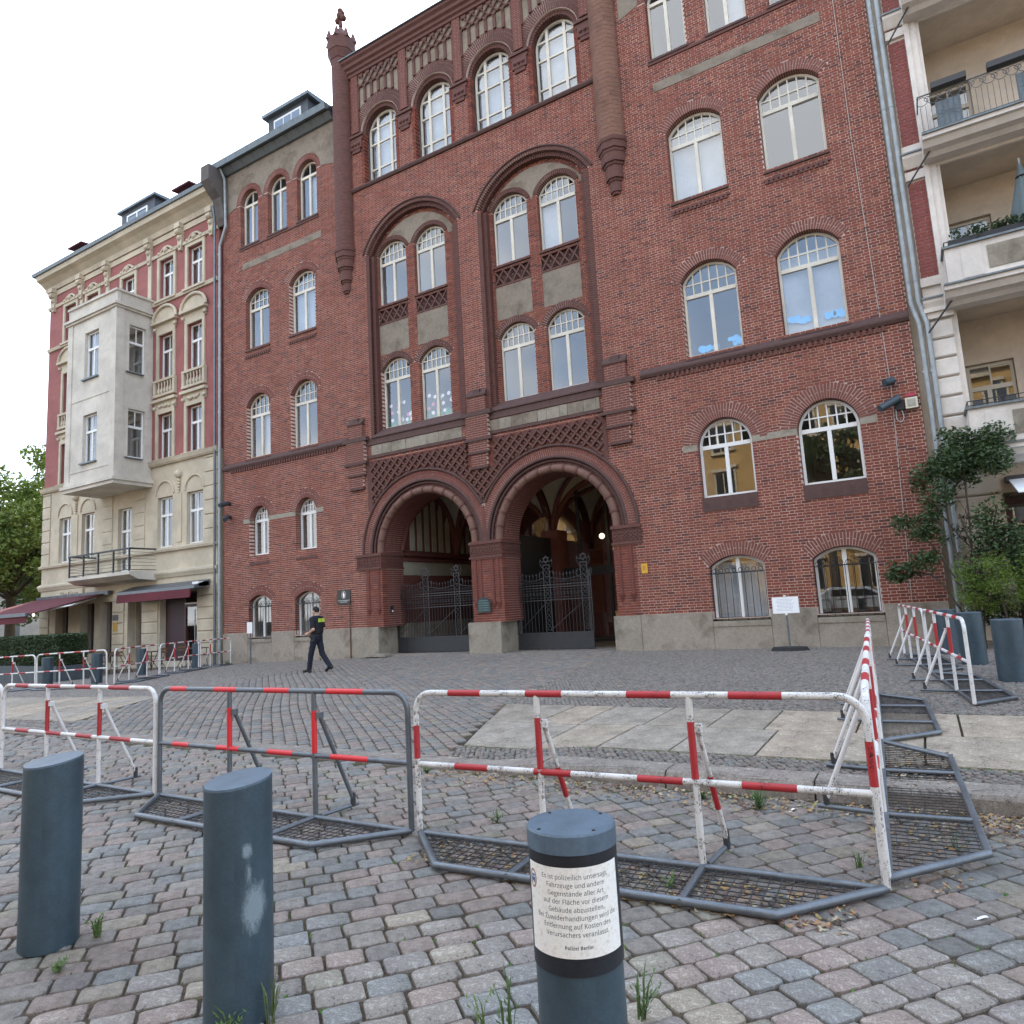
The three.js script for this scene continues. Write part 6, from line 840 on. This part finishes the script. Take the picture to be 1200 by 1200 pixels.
// weeds and litter in the joints
function weed(x, z, n, h, w, seed, label, col = [.09, .155, .03], kind = 'leafy') {
  const t = thing('weed', label, 'weed', [x, gy(x, z), z]), r = rng(seed), P = [];
  for (let i = 0; i < n; i++) { const a = r() * 2 * PI, l = h * (.5 + .6 * r()), d = w * (.3 + .8 * r()), wd = kind === 'grass' ? .003 : .0045; const bx = (r() - .5) * .03, bz = (r() - .5) * .03, px = -Math.sin(a) * wd, pz = Math.cos(a) * wd; const m = [bx + Math.cos(a) * d * .4, l * .7, bz + Math.sin(a) * d * .4], e = [bx + Math.cos(a) * d, l, bz + Math.sin(a) * d]; const q = (A, B, Cc) => P.push(...A, ...B, ...Cc); const b0 = [bx - px, 0, bz - pz], b1 = [bx + px, 0, bz + pz], m0 = [m[0] - px, m[1], m[2] - pz], m1 = [m[0] + px, m[1], m[2] + pz]; q(b0, b1, m1); q(b0, m1, m0); q(m0, m1, e);
    if (kind === 'leafy') for (let k = 1; k < 9; k++) { const f = k / 9, cx = bx + (e[0] - bx) * f, cy = l * f, cz = bz + (e[2] - bz) * f, b = r() * 2 * PI, s = .030 * (1.15 - f * .6); q([cx, cy, cz], [cx + Math.cos(b) * s - Math.sin(b) * .005, cy + s * .75, cz + Math.sin(b) * s + Math.cos(b) * .005], [cx + Math.cos(b) * s * .6 + Math.sin(b) * .006, cy + s * .3, cz + Math.sin(b) * s * .6 - Math.cos(b) * .006]); } }
  const g = new THREE.BufferGeometry(); g.setAttribute('position', new THREE.Float32BufferAttribute(P, 3)); g.computeVertexNormals(); g.setAttribute('uv', new THREE.Float32BufferAttribute(new Float32Array(P.length / 3 * 2), 2));
  part('blades', g, new THREE.MeshPhysicalMaterial({ color: C(...col), roughness: .8, transmission: .2, thickness: 0, side: THREE.DoubleSide }), t); return t;
}
weed(-1.56, 16.56, 6, .27, .05, 501, 'tall upright weed with narrow leaves at the labelled bollard', [.075, .13, .035]); weed(-1.68, 16.56, 5, .16, .06, 502, 'short pale green weed sprouting beside the taller one at the labelled bollard', [.12, .19, .04]); weed(-1.16, 16.20, 10, .20, .12, 503, 'feathery weed on the far side of the labelled bollard', [.085, .14, .04]);
weed(-2.52, 16.86, 12, .20, .12, 504, 'grassy weed at the foot of the scuffed bollard', [.10, .14, .04], 'grass'); weed(-2.60, 17.0, 8, .12, .1, 505, 'low leafy weed in front of the scuffed bollard'); weed(-4.06, 16.72, 9, .15, .09, 506, 'small weed at the foot of the clean bollard'); weed(-3.86, 17.02, 6, .07, .06, 507, 'tiny weed in a cobble joint between the two plain bollards');
weed(-1.28, 13.25, 16, .17, .16, 508, 'leafy weed growing against the kerb face behind the chipped barrier', [.06, .12, .025]); weed(-1.75, 13.12, 12, .09, .15, 509, 'low weed along the foot of the kerb behind the chipped barrier', [.08, .13, .03]); weed(-4.6, 13.1, 10, .10, .12, 510, 'low weed at the lowered kerb behind the galvanised barrier'); weed(-.02, 13.75, 14, .09, .14, 511, 'grass tuft growing through the wire base of the kerb barrier', [.05, .11, .03], 'grass'); weed(-.52, 14.25, 12, .13, .09, 512, 'grass tuft at the corner post of the chipped barrier', [.09, .15, .03], 'grass'); weed(-1.45, 14.95, 6, .09, .06, 513, 'seedling inside the wire base of the chipped barrier', [.10, .18, .04]); weed(-3.05, 14.25, 8, .10, .08, 514, 'seedling behind the left end of the chipped barrier');
weed(-24.2, .5, 40, .25, .5, 515, 'strip of grass along the plinth below the left basement windows', [.07, .11, .03], 'grass'); weed(-19.2, .35, 20, .2, .4, 516, 'grass tuft at the plinth near the downpipe by the left gateway', [.07, .11, .03], 'grass');
function scatter(name, label, n, make, mat, seed) { const r = rng(seed), g = new THREE.PlaneGeometry(1, 1, 2, 1); g.rotateX(-PI / 2); const p = g.attributes.position; for (let i = 0; i < p.count; i++) p.setY(i, Math.abs(p.getX(i)) * .35); g.computeVertexNormals(); const im = new THREE.InstancedMesh(g, mat, n), c = new THREE.Color(); for (let i = 0; i < n; i++) { const [x, z] = make(r); const s = .016 + .036 * r() * r(); _q.setFromEuler(_e.set((r() - .5) * .7, r() * 6.3, (r() - .5) * .7)); _m.compose(V3(x, gy(x, z) + .008 + .006 * r(), z), _q, V3(s, s, s * (.3 + .4 * r()))); im.setMatrixAt(i, _m); const k = r(); im.setColorAt(i, k < .5 ? c.setRGB(.26 + .12 * r(), .165 + .07 * r(), .085) : k < .8 ? c.setRGB(.12, .065, .042) : c.setRGB(.36, .30, .20)); } im.name = name; im.userData = { kind: 'stuff', label, category: 'leaf litter' }; scene.add(im); }
const litterM = new THREE.MeshStandardMaterial({ color: 0xffffff, roughness: .9, side: THREE.DoubleSide });
scatter('leaf_litter', 'dry brown leaves and twigs gathered along the kerb and in the wire bases', 3600, r => { const k = r(); if (k < .42) return [-4.5 + 5.6 * r(), ZK + .08 + Math.abs(r() + r() - 1) * .55]; if (k < .70) return [-3.2 + 2.7 * r(), 14.75 + .45 * r()]; if (k < .86) return [-.5 + .55 * r(), 11.5 + 3.0 * r()]; return [.1 + 1.2 * r(), 12.95 + .9 * r() * r()]; }, litterM, 601);
{ const n = 4200, r = rng(613), g = boxUV(plainGeo(new THREE.ConeGeometry(1, 1, 3))), im = new THREE.InstancedMesh(g, new THREE.MeshStandardMaterial({ color: 0xffffff, roughness: .9 }), n), c = new THREE.Color(); for (let i = 0; i < n; i++) { let x, z; const k = r(); if (k < .55) { x = -10 + 10.4 * r(); z = ZK + .06 + r() * r() * 1.9; } else if (k < .8) { x = -5.5 + 6.5 * r(); z = 14 + r() * 3; } else { x = -5.4 + 6.2 * r(); z = [10.74, 12.03, 9.44][Math.floor(r() * 3)] + (r() - .5) * .03; } const s = .005 + .009 * r(); _q.setFromEuler(_e.set((r() - .5), r() * 6, (r() - .5))); _m.compose(V3(x, gy(x, z) - .006, z), _q, V3(s * 1.2, s * 1.9, s * 1.2)); im.setMatrixAt(i, _m); im.setColorAt(i, c.setRGB(.05 + .04 * r(), .10 + .06 * r(), .02)); } im.name = 'moss_tufts'; im.userData = { kind: 'stuff', label: 'small moss and grass tufts in the joints between stones', category: 'moss' }; scene.add(im); }
// ---------- signs, cameras, terrace furniture ----------
function textPanel(w, h, W, H, draw) { const cv = document.createElement('canvas'); cv.width = W; cv.height = H; draw(cv.getContext('2d')); const tx = new THREE.CanvasTexture(cv); tx.colorSpace = THREE.SRGBColorSpace; return [new THREE.PlaneGeometry(w, h), new THREE.MeshStandardMaterial({ map: tx, roughness: .55 })]; }
{ const t = thing('notice_board', 'white notice board on a grey post with a heavy foot before the basement windows', 'sign', [-2.98, gy(-2.98, .72), .72]);
  new MB().rod([0, .06, 0], [0, 1.30, -.03], .022, 8).mesh('post', mats.galv, t); new MB().add(new THREE.CylinderGeometry(.40, .46, .09, 24), [0, .045, 0], [0, 0, 0], [1, 1, .55]).mesh('foot', mats.rubber, t); new MB().box([0, 1.10, .0], [.62, .40, .012]).mesh('board', mats.white, t); new MB().box([0, 1.325, .012], [.05, .04, .03]).box([0, .885, .012], [.05, .06, .03]).mesh('clamp', mats.white, t);
  const [g, m] = textPanel(.58, .37, 512, 320, c => { c.fillStyle = '#eceef0'; c.fillRect(0, 0, 512, 320); c.fillStyle = '#8f93a0'; const r = rng(2); for (let i = 0; i < 9; i++) { let x = 60 + r() * 40; const e = 440 - r() * 60; while (x < e) { const w = 10 + r() * 34; c.fillRect(x, 36 + i * 29, Math.min(w, e - x), 7); x += w + 8; } } }); const p = part('printed_sheet', g, m, t); p.position.set(0, 1.10, .0075); }
{ const t = thing('sign_post', 'small white sign on a thin grey post in front of the left basement window', 'sign', [-22.55, gy(-22.55, .7), .7]); new MB().rod([0, 0, 0], [0, 1.55, 0], .028, 8).mesh('post', mats.galv, t); new MB().box([0, 1.38, .035], [.30, .42, .012]).mesh('board', mats.white, t); }
{ const t = thing('plaque', 'dark square plaque with pale flame emblem beside the left gateway', 'plaque', [-18.30, 2.33, .012]); new MB().bx(-.33, .33, -.27, .27, 0, .015).mesh('plate', M(.03, .03, .028, .4), t);
  const [g, m] = textPanel(.64, .52, 512, 420, c => { c.fillStyle = '#35332f'; c.fillRect(0, 0, 512, 420); c.strokeStyle = '#c9c9c4'; c.lineWidth = 12; c.beginPath(); c.ellipse(256, 140, 78, 108, 0, 0, 7); c.stroke(); c.fillStyle = '#f2f2ee'; c.beginPath(); c.moveTo(248, 60); c.bezierCurveTo(320, 120, 300, 190, 262, 240); c.bezierCurveTo(210, 190, 205, 120, 248, 60); c.fill(); c.fillStyle = '#c2c2bb'; const r = rng(6); for (const [y, a, b] of [[300, 30, 480], [345, 110, 400]]) { let x = a; while (x < b) { const w = 14 + r() * 40; c.fillRect(x, y, Math.min(w, b - x), 17); x += w + 7; } } }); part('emblem_print', g, m, t).position.z = .0165; }
{ const t = thing('plaque', 'green bronze memorial plaque with rounded top on the middle pier', 'plaque', [-12.2, 1.74, .062]), s = archPts(0, .50, -.24, .10, .15, 12); new MB().ext(s, 0, .02).mesh('plate', M(.035, .055, .06, .5, { map: T.stain }), t); for (let i = 0; i < 5; i++) new MB().bx(-.19 + (i === 0 ? .03 : 0), .19 - (i === 0 ? .03 : 0), .12 - i * .075, .155 - i * .075, .02, .026).mesh('raised_line', M(.10, .20, .19, .5, { map: T.grain }), t); }
{ const t = thing('wall_plate', 'small yellow utility plate on the bricks right of the gateways', 'sign', [-6.76, 2.5, .012]); new MB().bx(-.09, .09, -.14, .14, 0, .012).mesh('plate', M(.62, .34, .03, .6), t); new MB().bx(-.05, .03, -.05, .08, .012, .014).mesh('print', M(.45, .22, .03, .6), t); }
{ const t = thing('intercom', 'small black intercom panel on the left gateway pier', 'intercom', [-16.45, 1.78, -.45]); new MB().bx(-.0, .03, -.13, .13, -.07, .07).mesh('housing', mats.black, t); new MB().bx(.03, .036, -.09, -.02, -.035, .035).mesh('button_plate', mats.white, t); new MB().bx(.03, .034, .02, .09, -.04, .04).mesh('speaker', mats.ironGrey, t); }
function wallCamera(name, label, pos, dir, dome) {
  const t = thing(name, label, 'camera', pos); new MB().bx(-.05, .05, -.06, .06, -.005, .02).rod([0, 0, .02], [0, -.03, .14], .022, 8).mesh('bracket', mats.black, t); const d = V3(...dir).normalize(), a = V3(0, -.01, .18).addScaledVector(d, dome ? -.06 : -.14), b = V3(0, -.01, .18).addScaledVector(d, dome ? .14 : .36); const mk = (p, q, r) => new MB().rod(p.toArray(), q.toArray(), r, 14); mk(a, b, .078).mesh('housing', M(.03, .045, .055, .45), t); mk(b.clone().addScaledVector(d, -.005), b.clone().addScaledVector(d, .012), .07).mesh('lens', M(.01, .01, .012, .08), t); const hood = mk(a.clone().add(V3(0, .02, 0)), b.clone().addScaledVector(d, .06).add(V3(0, .02, 0)), .086); hood.mesh('hood', M(.035, .055, .07, .4), t); return t; }
wallCamera('security_camera', 'long dark surveillance camera pointing down the facade near the corner downpipes', [-.10, 6.02, .012], [-.75, -.45, .5]); wallCamera('security_camera', 'short dark floodlight-like camera above the long surveillance camera', [-.10, 6.52, .012], [-.6, -.2, .5], true);
wallCamera('security_camera', 'dark surveillance camera above another at the left edge of the bricks', [-24.62, 6.55, .012], [.2, -.25, .8]); wallCamera('security_camera', 'lower dark surveillance camera with hanging cable at the left edge of the bricks', [-24.58, 5.98, .012], [.5, -.35, .6]);
{ const t = thing('alarm_siren', 'cream alarm siren box with red lamp beside the cameras', 'siren', [.26, 5.93, .012]); new MB().bx(-.13, .13, -.13, .13, 0, .12).mesh('housing', M(.6, .56, .45, .6), t); new MB().bx(-.09, .09, -.09, .09, .12, .126).mesh('grille', M(.45, .43, .35, .8, { map: T.grain }), t); new MB().bx(-.11, .10, .16, .24, 0, .1).mesh('red_lamp', M(.35, .03, .06, .3), t); new MB().bx(-.34, -.16, -.12, .12, 0, .08).mesh('junction_box', mats.black, t); new MB().tube([[-.34, -.1, .04], [-.34, -.34, .05], [-.27, -.42, .05], [-.2, -.34, .05], [-.22, -.12, .04]], .012, 20, 6).mesh('cable_loop', M(.35, .35, .35, .6), t); }
{ const t = thing('lightning_rod_cable', 'thin pale lightning conductor running down the right wing', 'cable', [0, 0, 0]); new MB().poly([[-.28, 21.5, .02], [-.26, 13, .02], [-.12, 6.4, .02], [-.28, 1.2, .02]], .009, 6).mesh('cable', M(.45, .40, .36, .6), t); for (const y of [2.4, 4.4, 8.4, 10.6, 13, 15.4]) new MB().bx(-.03, .03, y, y + .03, -.02, .03).mesh('clip', mats.ironGrey, t).position.x = y > 13 ? -.26 : -.26 + (13 - y) / 6.6 * .14 * (y > 6.4 ? 1 : 0) + (y <= 6.4 ? .14 - (6.4 - y) / 5.2 * .16 : 0); }
{ const t = thing('standpipe', 'short rusty pipe on the plinth beside the left gateway', 'pipe', [-17.98, 0, 0]); new MB().rod([0, .05, .07], [0, 2.2, .06], .022, 8).mesh('pipe', M(.13, .075, .05, .8, { map: T.stain }), t); }
{ // folded parasol and shop awning of the loggia house
  const t = thing('parasol', 'closed grey-green parasol standing on the loggia balcony', 'parasol', [3.0, 8.37, .2]); new MB().rod([0, 0, 0], [0, 2.75, 0], .022, 8).mesh('pole', mats.zinc, t); const g = new THREE.ConeGeometry(.36, 1.75, 14, 6, true), p = g.attributes.position; for (let i = 0; i < p.count; i++) { const a = Math.atan2(p.getZ(i), p.getX(i)), k = 1 + .22 * Math.sin(a * 7); p.setX(i, p.getX(i) * k); p.setZ(i, p.getZ(i) * k); } g.computeVertexNormals(); const m = part('canopy', boxUV(plainGeo(g)), M(.13, .17, .18, .9, { map: T.plaster, side: THREE.DoubleSide }), t); m.position.y = 1.85; new MB().add(new THREE.TorusGeometry(.10, .02, 6, 14), [0, 2.3, 0], [PI / 2, 0, 0]).mesh('strap', mats.black, t);
  const s = thing('shop_awning', 'white awning over the dark shop window of the loggia house', 'awning', [4.2, 3.75, .0]); new MB().prism([[0, .12], [1.5, -.35], [1.5, -.38], [0, .08]], -2.3, 2.5).mesh('fabric', M(.72, .74, .78, .8), s); new MB().bx(-2.35, -2.0, .0, .14, -.02, .2).bx(-2.3, 2.5, .02, .16, -.02, .1).mesh('cassette', mats.ironGrey, s);
  const f = thing('balcony_plants', 'flowering plants in boxes along the middle loggia balcony', 'plants', [2.4, 9.26, .66]), r = rng(21), q = []; for (let i = 0; i < 26; i++) clump(q, [-.9 + r() * 2.2, .12 + r() * .2, (r() - .5) * .15], [.14, .12, .1], 40, r); part('foliage', leaves(q, .035, 22), leafM(.05, .09, .035), f); new MB().bx(-1, 1.4, -.02, .12, -.1, .1).mesh('box', mats.black, f);
}
{ // terrace furniture of the cafe
  const wood = M(.24, .12, .06, .6, { map: T.mottled }), steel = mats.iron;
  const table = (x, z, label) => { const t = thing('cafe_table', label, 'table', [x, gy(x, z), z], .2); new MB().bx(-.33, .33, .72, .75, -.33, .33).mesh('table_top', M(.05, .05, .05, .4), t); for (const [a, b] of [[-1, -1], [1, -1], [-1, 1], [1, 1]]) new MB().rod([a * .28, 0, b * .28], [a * .26, .72, b * .26], .014, 6).mesh('leg', steel, t); };
  const chair = (x, z, turn, label) => { const t = thing('cafe_chair', label, 'chair', [x, gy(x, z), z], turn, 'folding chairs on the cafe terrace'); new MB().bx(-.2, .2, .44, .46, -.2, .2).mesh('seat', wood, t); for (const y of [.66, .78]) new MB().bx(-.2, .2, y, y + .08, -.235, -.215).mesh('back_slat', wood, t); for (const s of [-1, 1]) { new MB().rod([s * .2, 0, .2], [s * .2, .88, -.24], .012, 6).mesh('leg', steel, t); new MB().rod([s * .19, 0, -.24], [s * .19, .45, .18], .012, 6).mesh('leg', steel, t); } };
  table(-27.3, 1.7, 'small square cafe table nearest the glazed cafe door'); table(-29.6, 2.2, 'small square cafe table beside the recessed doorway'); table(-25.75, .75, 'small dark cafe table at the brick corner');
  const L = 'wooden slatted folding chair on the cafe terrace'; for (const [x, z, a] of [[-26.5, 1.9, -1.4], [-28.1, 1.5, 1.5], [-28.9, 2.5, -1.3], [-30.4, 2.0, 1.4], [-27.4, 2.7, 3.0], [-29.4, 3.2, 2.9], [-26.3, .9, 1.5]]) chair(x, z, a, L);
}
// paper decorations in two pairs of windows (parts of the building)
{ const r = rng(19); const blob = (cx, y, z, w, col) => { const b = new MB(); for (let i = 0; i < 7; i++) b.add(new THREE.CircleGeometry(.05 + .05 * r(), 10), [cx + (r() - .5) * w, y + r() * .08, z + i * .0006]); b.mesh('paper_cloud', M(...col, .9), brickHouse); };
  for (const [x, n] of [[-4.6, 0], [-4.35, 0], [-3.75, 0], [-3.6, 0], [-2.15, 1], [-1.9, 1], [-1.25, 1], [-1.05, 1]]) blob(x, 8.52 + r() * .12 + n * .12, -.30, .26, [.10, .42, .78]);
  for (const o of inner.filter(o => o.row === 2 && o.cx < -12)) { for (let i = 0; i < 16; i++) { const b = new MB(), x = o.cx + (r() - .5) * 1.0, y = 8.55 + r() * .75; for (let k = 0; k < 5; k++) b.add(new THREE.CircleGeometry(.035, 8), [x + .04 * Math.cos(k * 1.257), y + .04 * Math.sin(k * 1.257), -.53 + k * .0005]); b.mesh('paper_flower', M(...[[.75, .72, .74], [.55, .18, .3], [.7, .7, .7]][i % 3], .9), brickHouse); } const b = new MB(); for (let i = 0; i < 30; i++) { const x = o.cx + (r() - .5) * 1.1; b.add(new THREE.PlaneGeometry(.03, .2 + r() * .2), [x, 8.5 + r() * .08, -.535 + i * .0002], [0, 0, (r() - .5) * .6]); } b.mesh('paper_grass', M(.04, .22, .12, .9), brickHouse, true); } }

for (const [x, z, a, l] of [[.05, 14.75, .4, 'white paper scrap lying at the corner of the wire base'], [-1.05, 13.25, 1.2, 'white paper scrap lying against the kerb']]) { const g = new THREE.PlaneGeometry(.065, .022, 5, 1).rotateX(-PI / 2), p = g.attributes.position; for (let i = 0; i < p.count; i++) p.setY(i, .004 + .006 * Math.sin(p.getX(i) * 60)); g.computeVertexNormals(); const m = part('paper_scrap', boxUV(plainGeo(g)), M(.75, .74, .72, .8, { side: THREE.DoubleSide }), scene); m.position.set(x, gy(x, z) + .01, z); m.rotation.y = a; tagMesh(m, l, 'litter'); }
new MB().bx(-4.0, -3.62, 1.22, 1.52, -.62, -.6).mesh('yellow_notice', M(.62, .46, .08, .7), brickHouse);
{ const t = thing('bush', 'dark green leafy bush behind the bright feathery one at the shop', 'bush', [1.7, .18, .75]), r = rng(171), p = []; for (let i = 0; i < 60; i++) clump(p, [(r() - .5) * 1.6, .5 + r() * 2.2, (r() - .5) * .5], [.26, .24, .2], 60, r); new MB().rod([0, 0, 0], [.1, 1.8, 0], .03, 6).rod([-.2, 0, 0], [-.4, 1.7, 0], .025, 6).mesh('stems', mats.bark, t); part('foliage', leaves(p, .048, 172), leafM(.035, .07, .026), t); }
// ---------- the other side of the street, seen only as reflections and bounced light ----------
{
  const t = thing('ochre_house', 'ochre apartment house across the street mirrored in the ground floor windows', 'house', [0, 0, 36]), wall = M(.52, .34, .14, .9, { map: T.plaster });
  new MB().bx(-32, 22, -.5, 16.5, 0, 10).mesh('wall', wall, t); new MB().prism([[-.6, 16.9], [-.6, 16.5], [10, 16.5], [10, 18.6]], -32.2, 22.2).mesh('roof', M(.16, .07, .05, .8), t); new MB().bx(-32, 22, 4.4, 4.7, -.15, 0).bx(-32, 22, 15.9, 16.5, -.3, 0).mesh('string_course', mats.cream, t);
  const pane = M(.03, .035, .04, .05, { ior: 1.8 }); for (let i = 0; i < 18; i++) for (let j = 0; j < 4; j++) { const x = -30.4 + i * 3, y = 1.4 + j * 3.8; if (j === 0 && i % 3 === 1) continue; const g = sub('window', t); new MB().bx(x - .75, x + .75, y - .1, y + 2.2, -.06, 0).bx(x - .85, x + .85, y + 2.2, y + 2.42, -.2, 0).bx(x - .85, x + .85, y - .25, y - .1, -.2, 0).mesh('frame', mats.cream, g); for (const s of [-1, 1]) new MB().bx(x + s * .32 - .27, x + s * .32 + .27, y, y + 2.1, -.075, -.06).mesh('pane', pane, g); }
}
tree('street_tree', 'street tree across the road mirrored in the right ground floor window', [-4.6, 0, 30], 14, 9.0, [3.3, 4.2, 2.8], 60, 190, .16, [.05, .09, .025], 701); tree('street_tree', 'street tree across the road farther up the street', [-16, 0, 30.5], 10, 6.2, [2.8, 3.0, 2.6], 40, 150, .16, [.05, .09, .025], 711); tree('street_tree', 'street tree across the road farther down the street', [9.5, 0, 30.5], 10, 6.2, [2.8, 3.0, 2.6], 40, 150, .16, [.05, .09, .025], 721);
{ const t = thing('parked_car', 'silver hatchback parked behind the viewpoint, mirrored in the basement window', 'car', [-3.4, .0, 26.0]);
  const prof = [[-2.05, .35], [2.05, .35], [2.12, .62], [2.0, .84], [1.15, .96], [.45, 1.42], [-1.1, 1.45], [-1.85, .98], [-2.1, .82]], s = new THREE.Shape(prof.map(p => new THREE.Vector2(...p))); const g = new THREE.ExtrudeGeometry(s, { depth: 1.55, bevelEnabled: true, bevelSize: .08, bevelThickness: .1, bevelSegments: 3 }); new MB().add(g, [0, 0, -.78]).mesh('body', M(.45, .50, .56, .25, { metalness: .4, clearcoat: 1 }), t);
  const wp = [[-1.05, 1.0], [.98, 1.0], [.42, 1.36], [-1.0, 1.38]]; new MB().ext(wp, -.90, -.885).ext(wp, .885, .90).mesh('side_window', M(.015, .018, .02, .05), t);
  for (const x of [-1.3, 1.3]) for (const z of [-.72, .72]) { const w = sub('wheel', t); new MB().add(new THREE.CylinderGeometry(.32, .32, .22, 22), [x, .32, z], [PI / 2, 0, 0]).mesh('tyre', mats.rubber, w); new MB().add(new THREE.CylinderGeometry(.2, .2, .24, 14), [x, .32, z], [PI / 2, 0, 0]).mesh('rim', mats.zinc, w); }
  for (const z of [-.6, .6]) new MB().bx(2.05, 2.2, .62, .78, z - .18, z + .18).mesh('headlight', mats.white, t); }
tree('broadleaf_tree', 'bushy tree with low branches behind the cafe terrace at the street corner', [-47, -.4, 3.5], 9, 3.6, [4.2, 3.4, 4.2], 60, 190, .16, [.06, .11, .028], 331);
{ const t = thing('far_house', 'distant grey house closing the side street behind the trees', 'house', [-88, -.6, -6]); new MB().bx(-6, 6, 0, 13, -22, 26).mesh('wall', M(.34, .31, .27, .9, { map: T.plaster }), t); new MB().prism([[26, 13], [26, 13.3], [-22, 13.3], [-22, 13]], -6.4, 6.4).mesh('roof', M(.14, .07, .055, .8), t); for (let i = 0; i < 12; i++) for (let j = 0; j < 3; j++) new MB().bx(6, 6.03, 2 + j * 3.8, 4.2 + j * 3.8, -20 + i * 3.8, -18.6 + i * 3.8).mesh('window', M(.04, .045, .05, .1), t); }
scene.traverse(o => { if (o.isMesh) { o.castShadow = true; o.receiveShadow = true; } });
renderer.render(scene, camera);
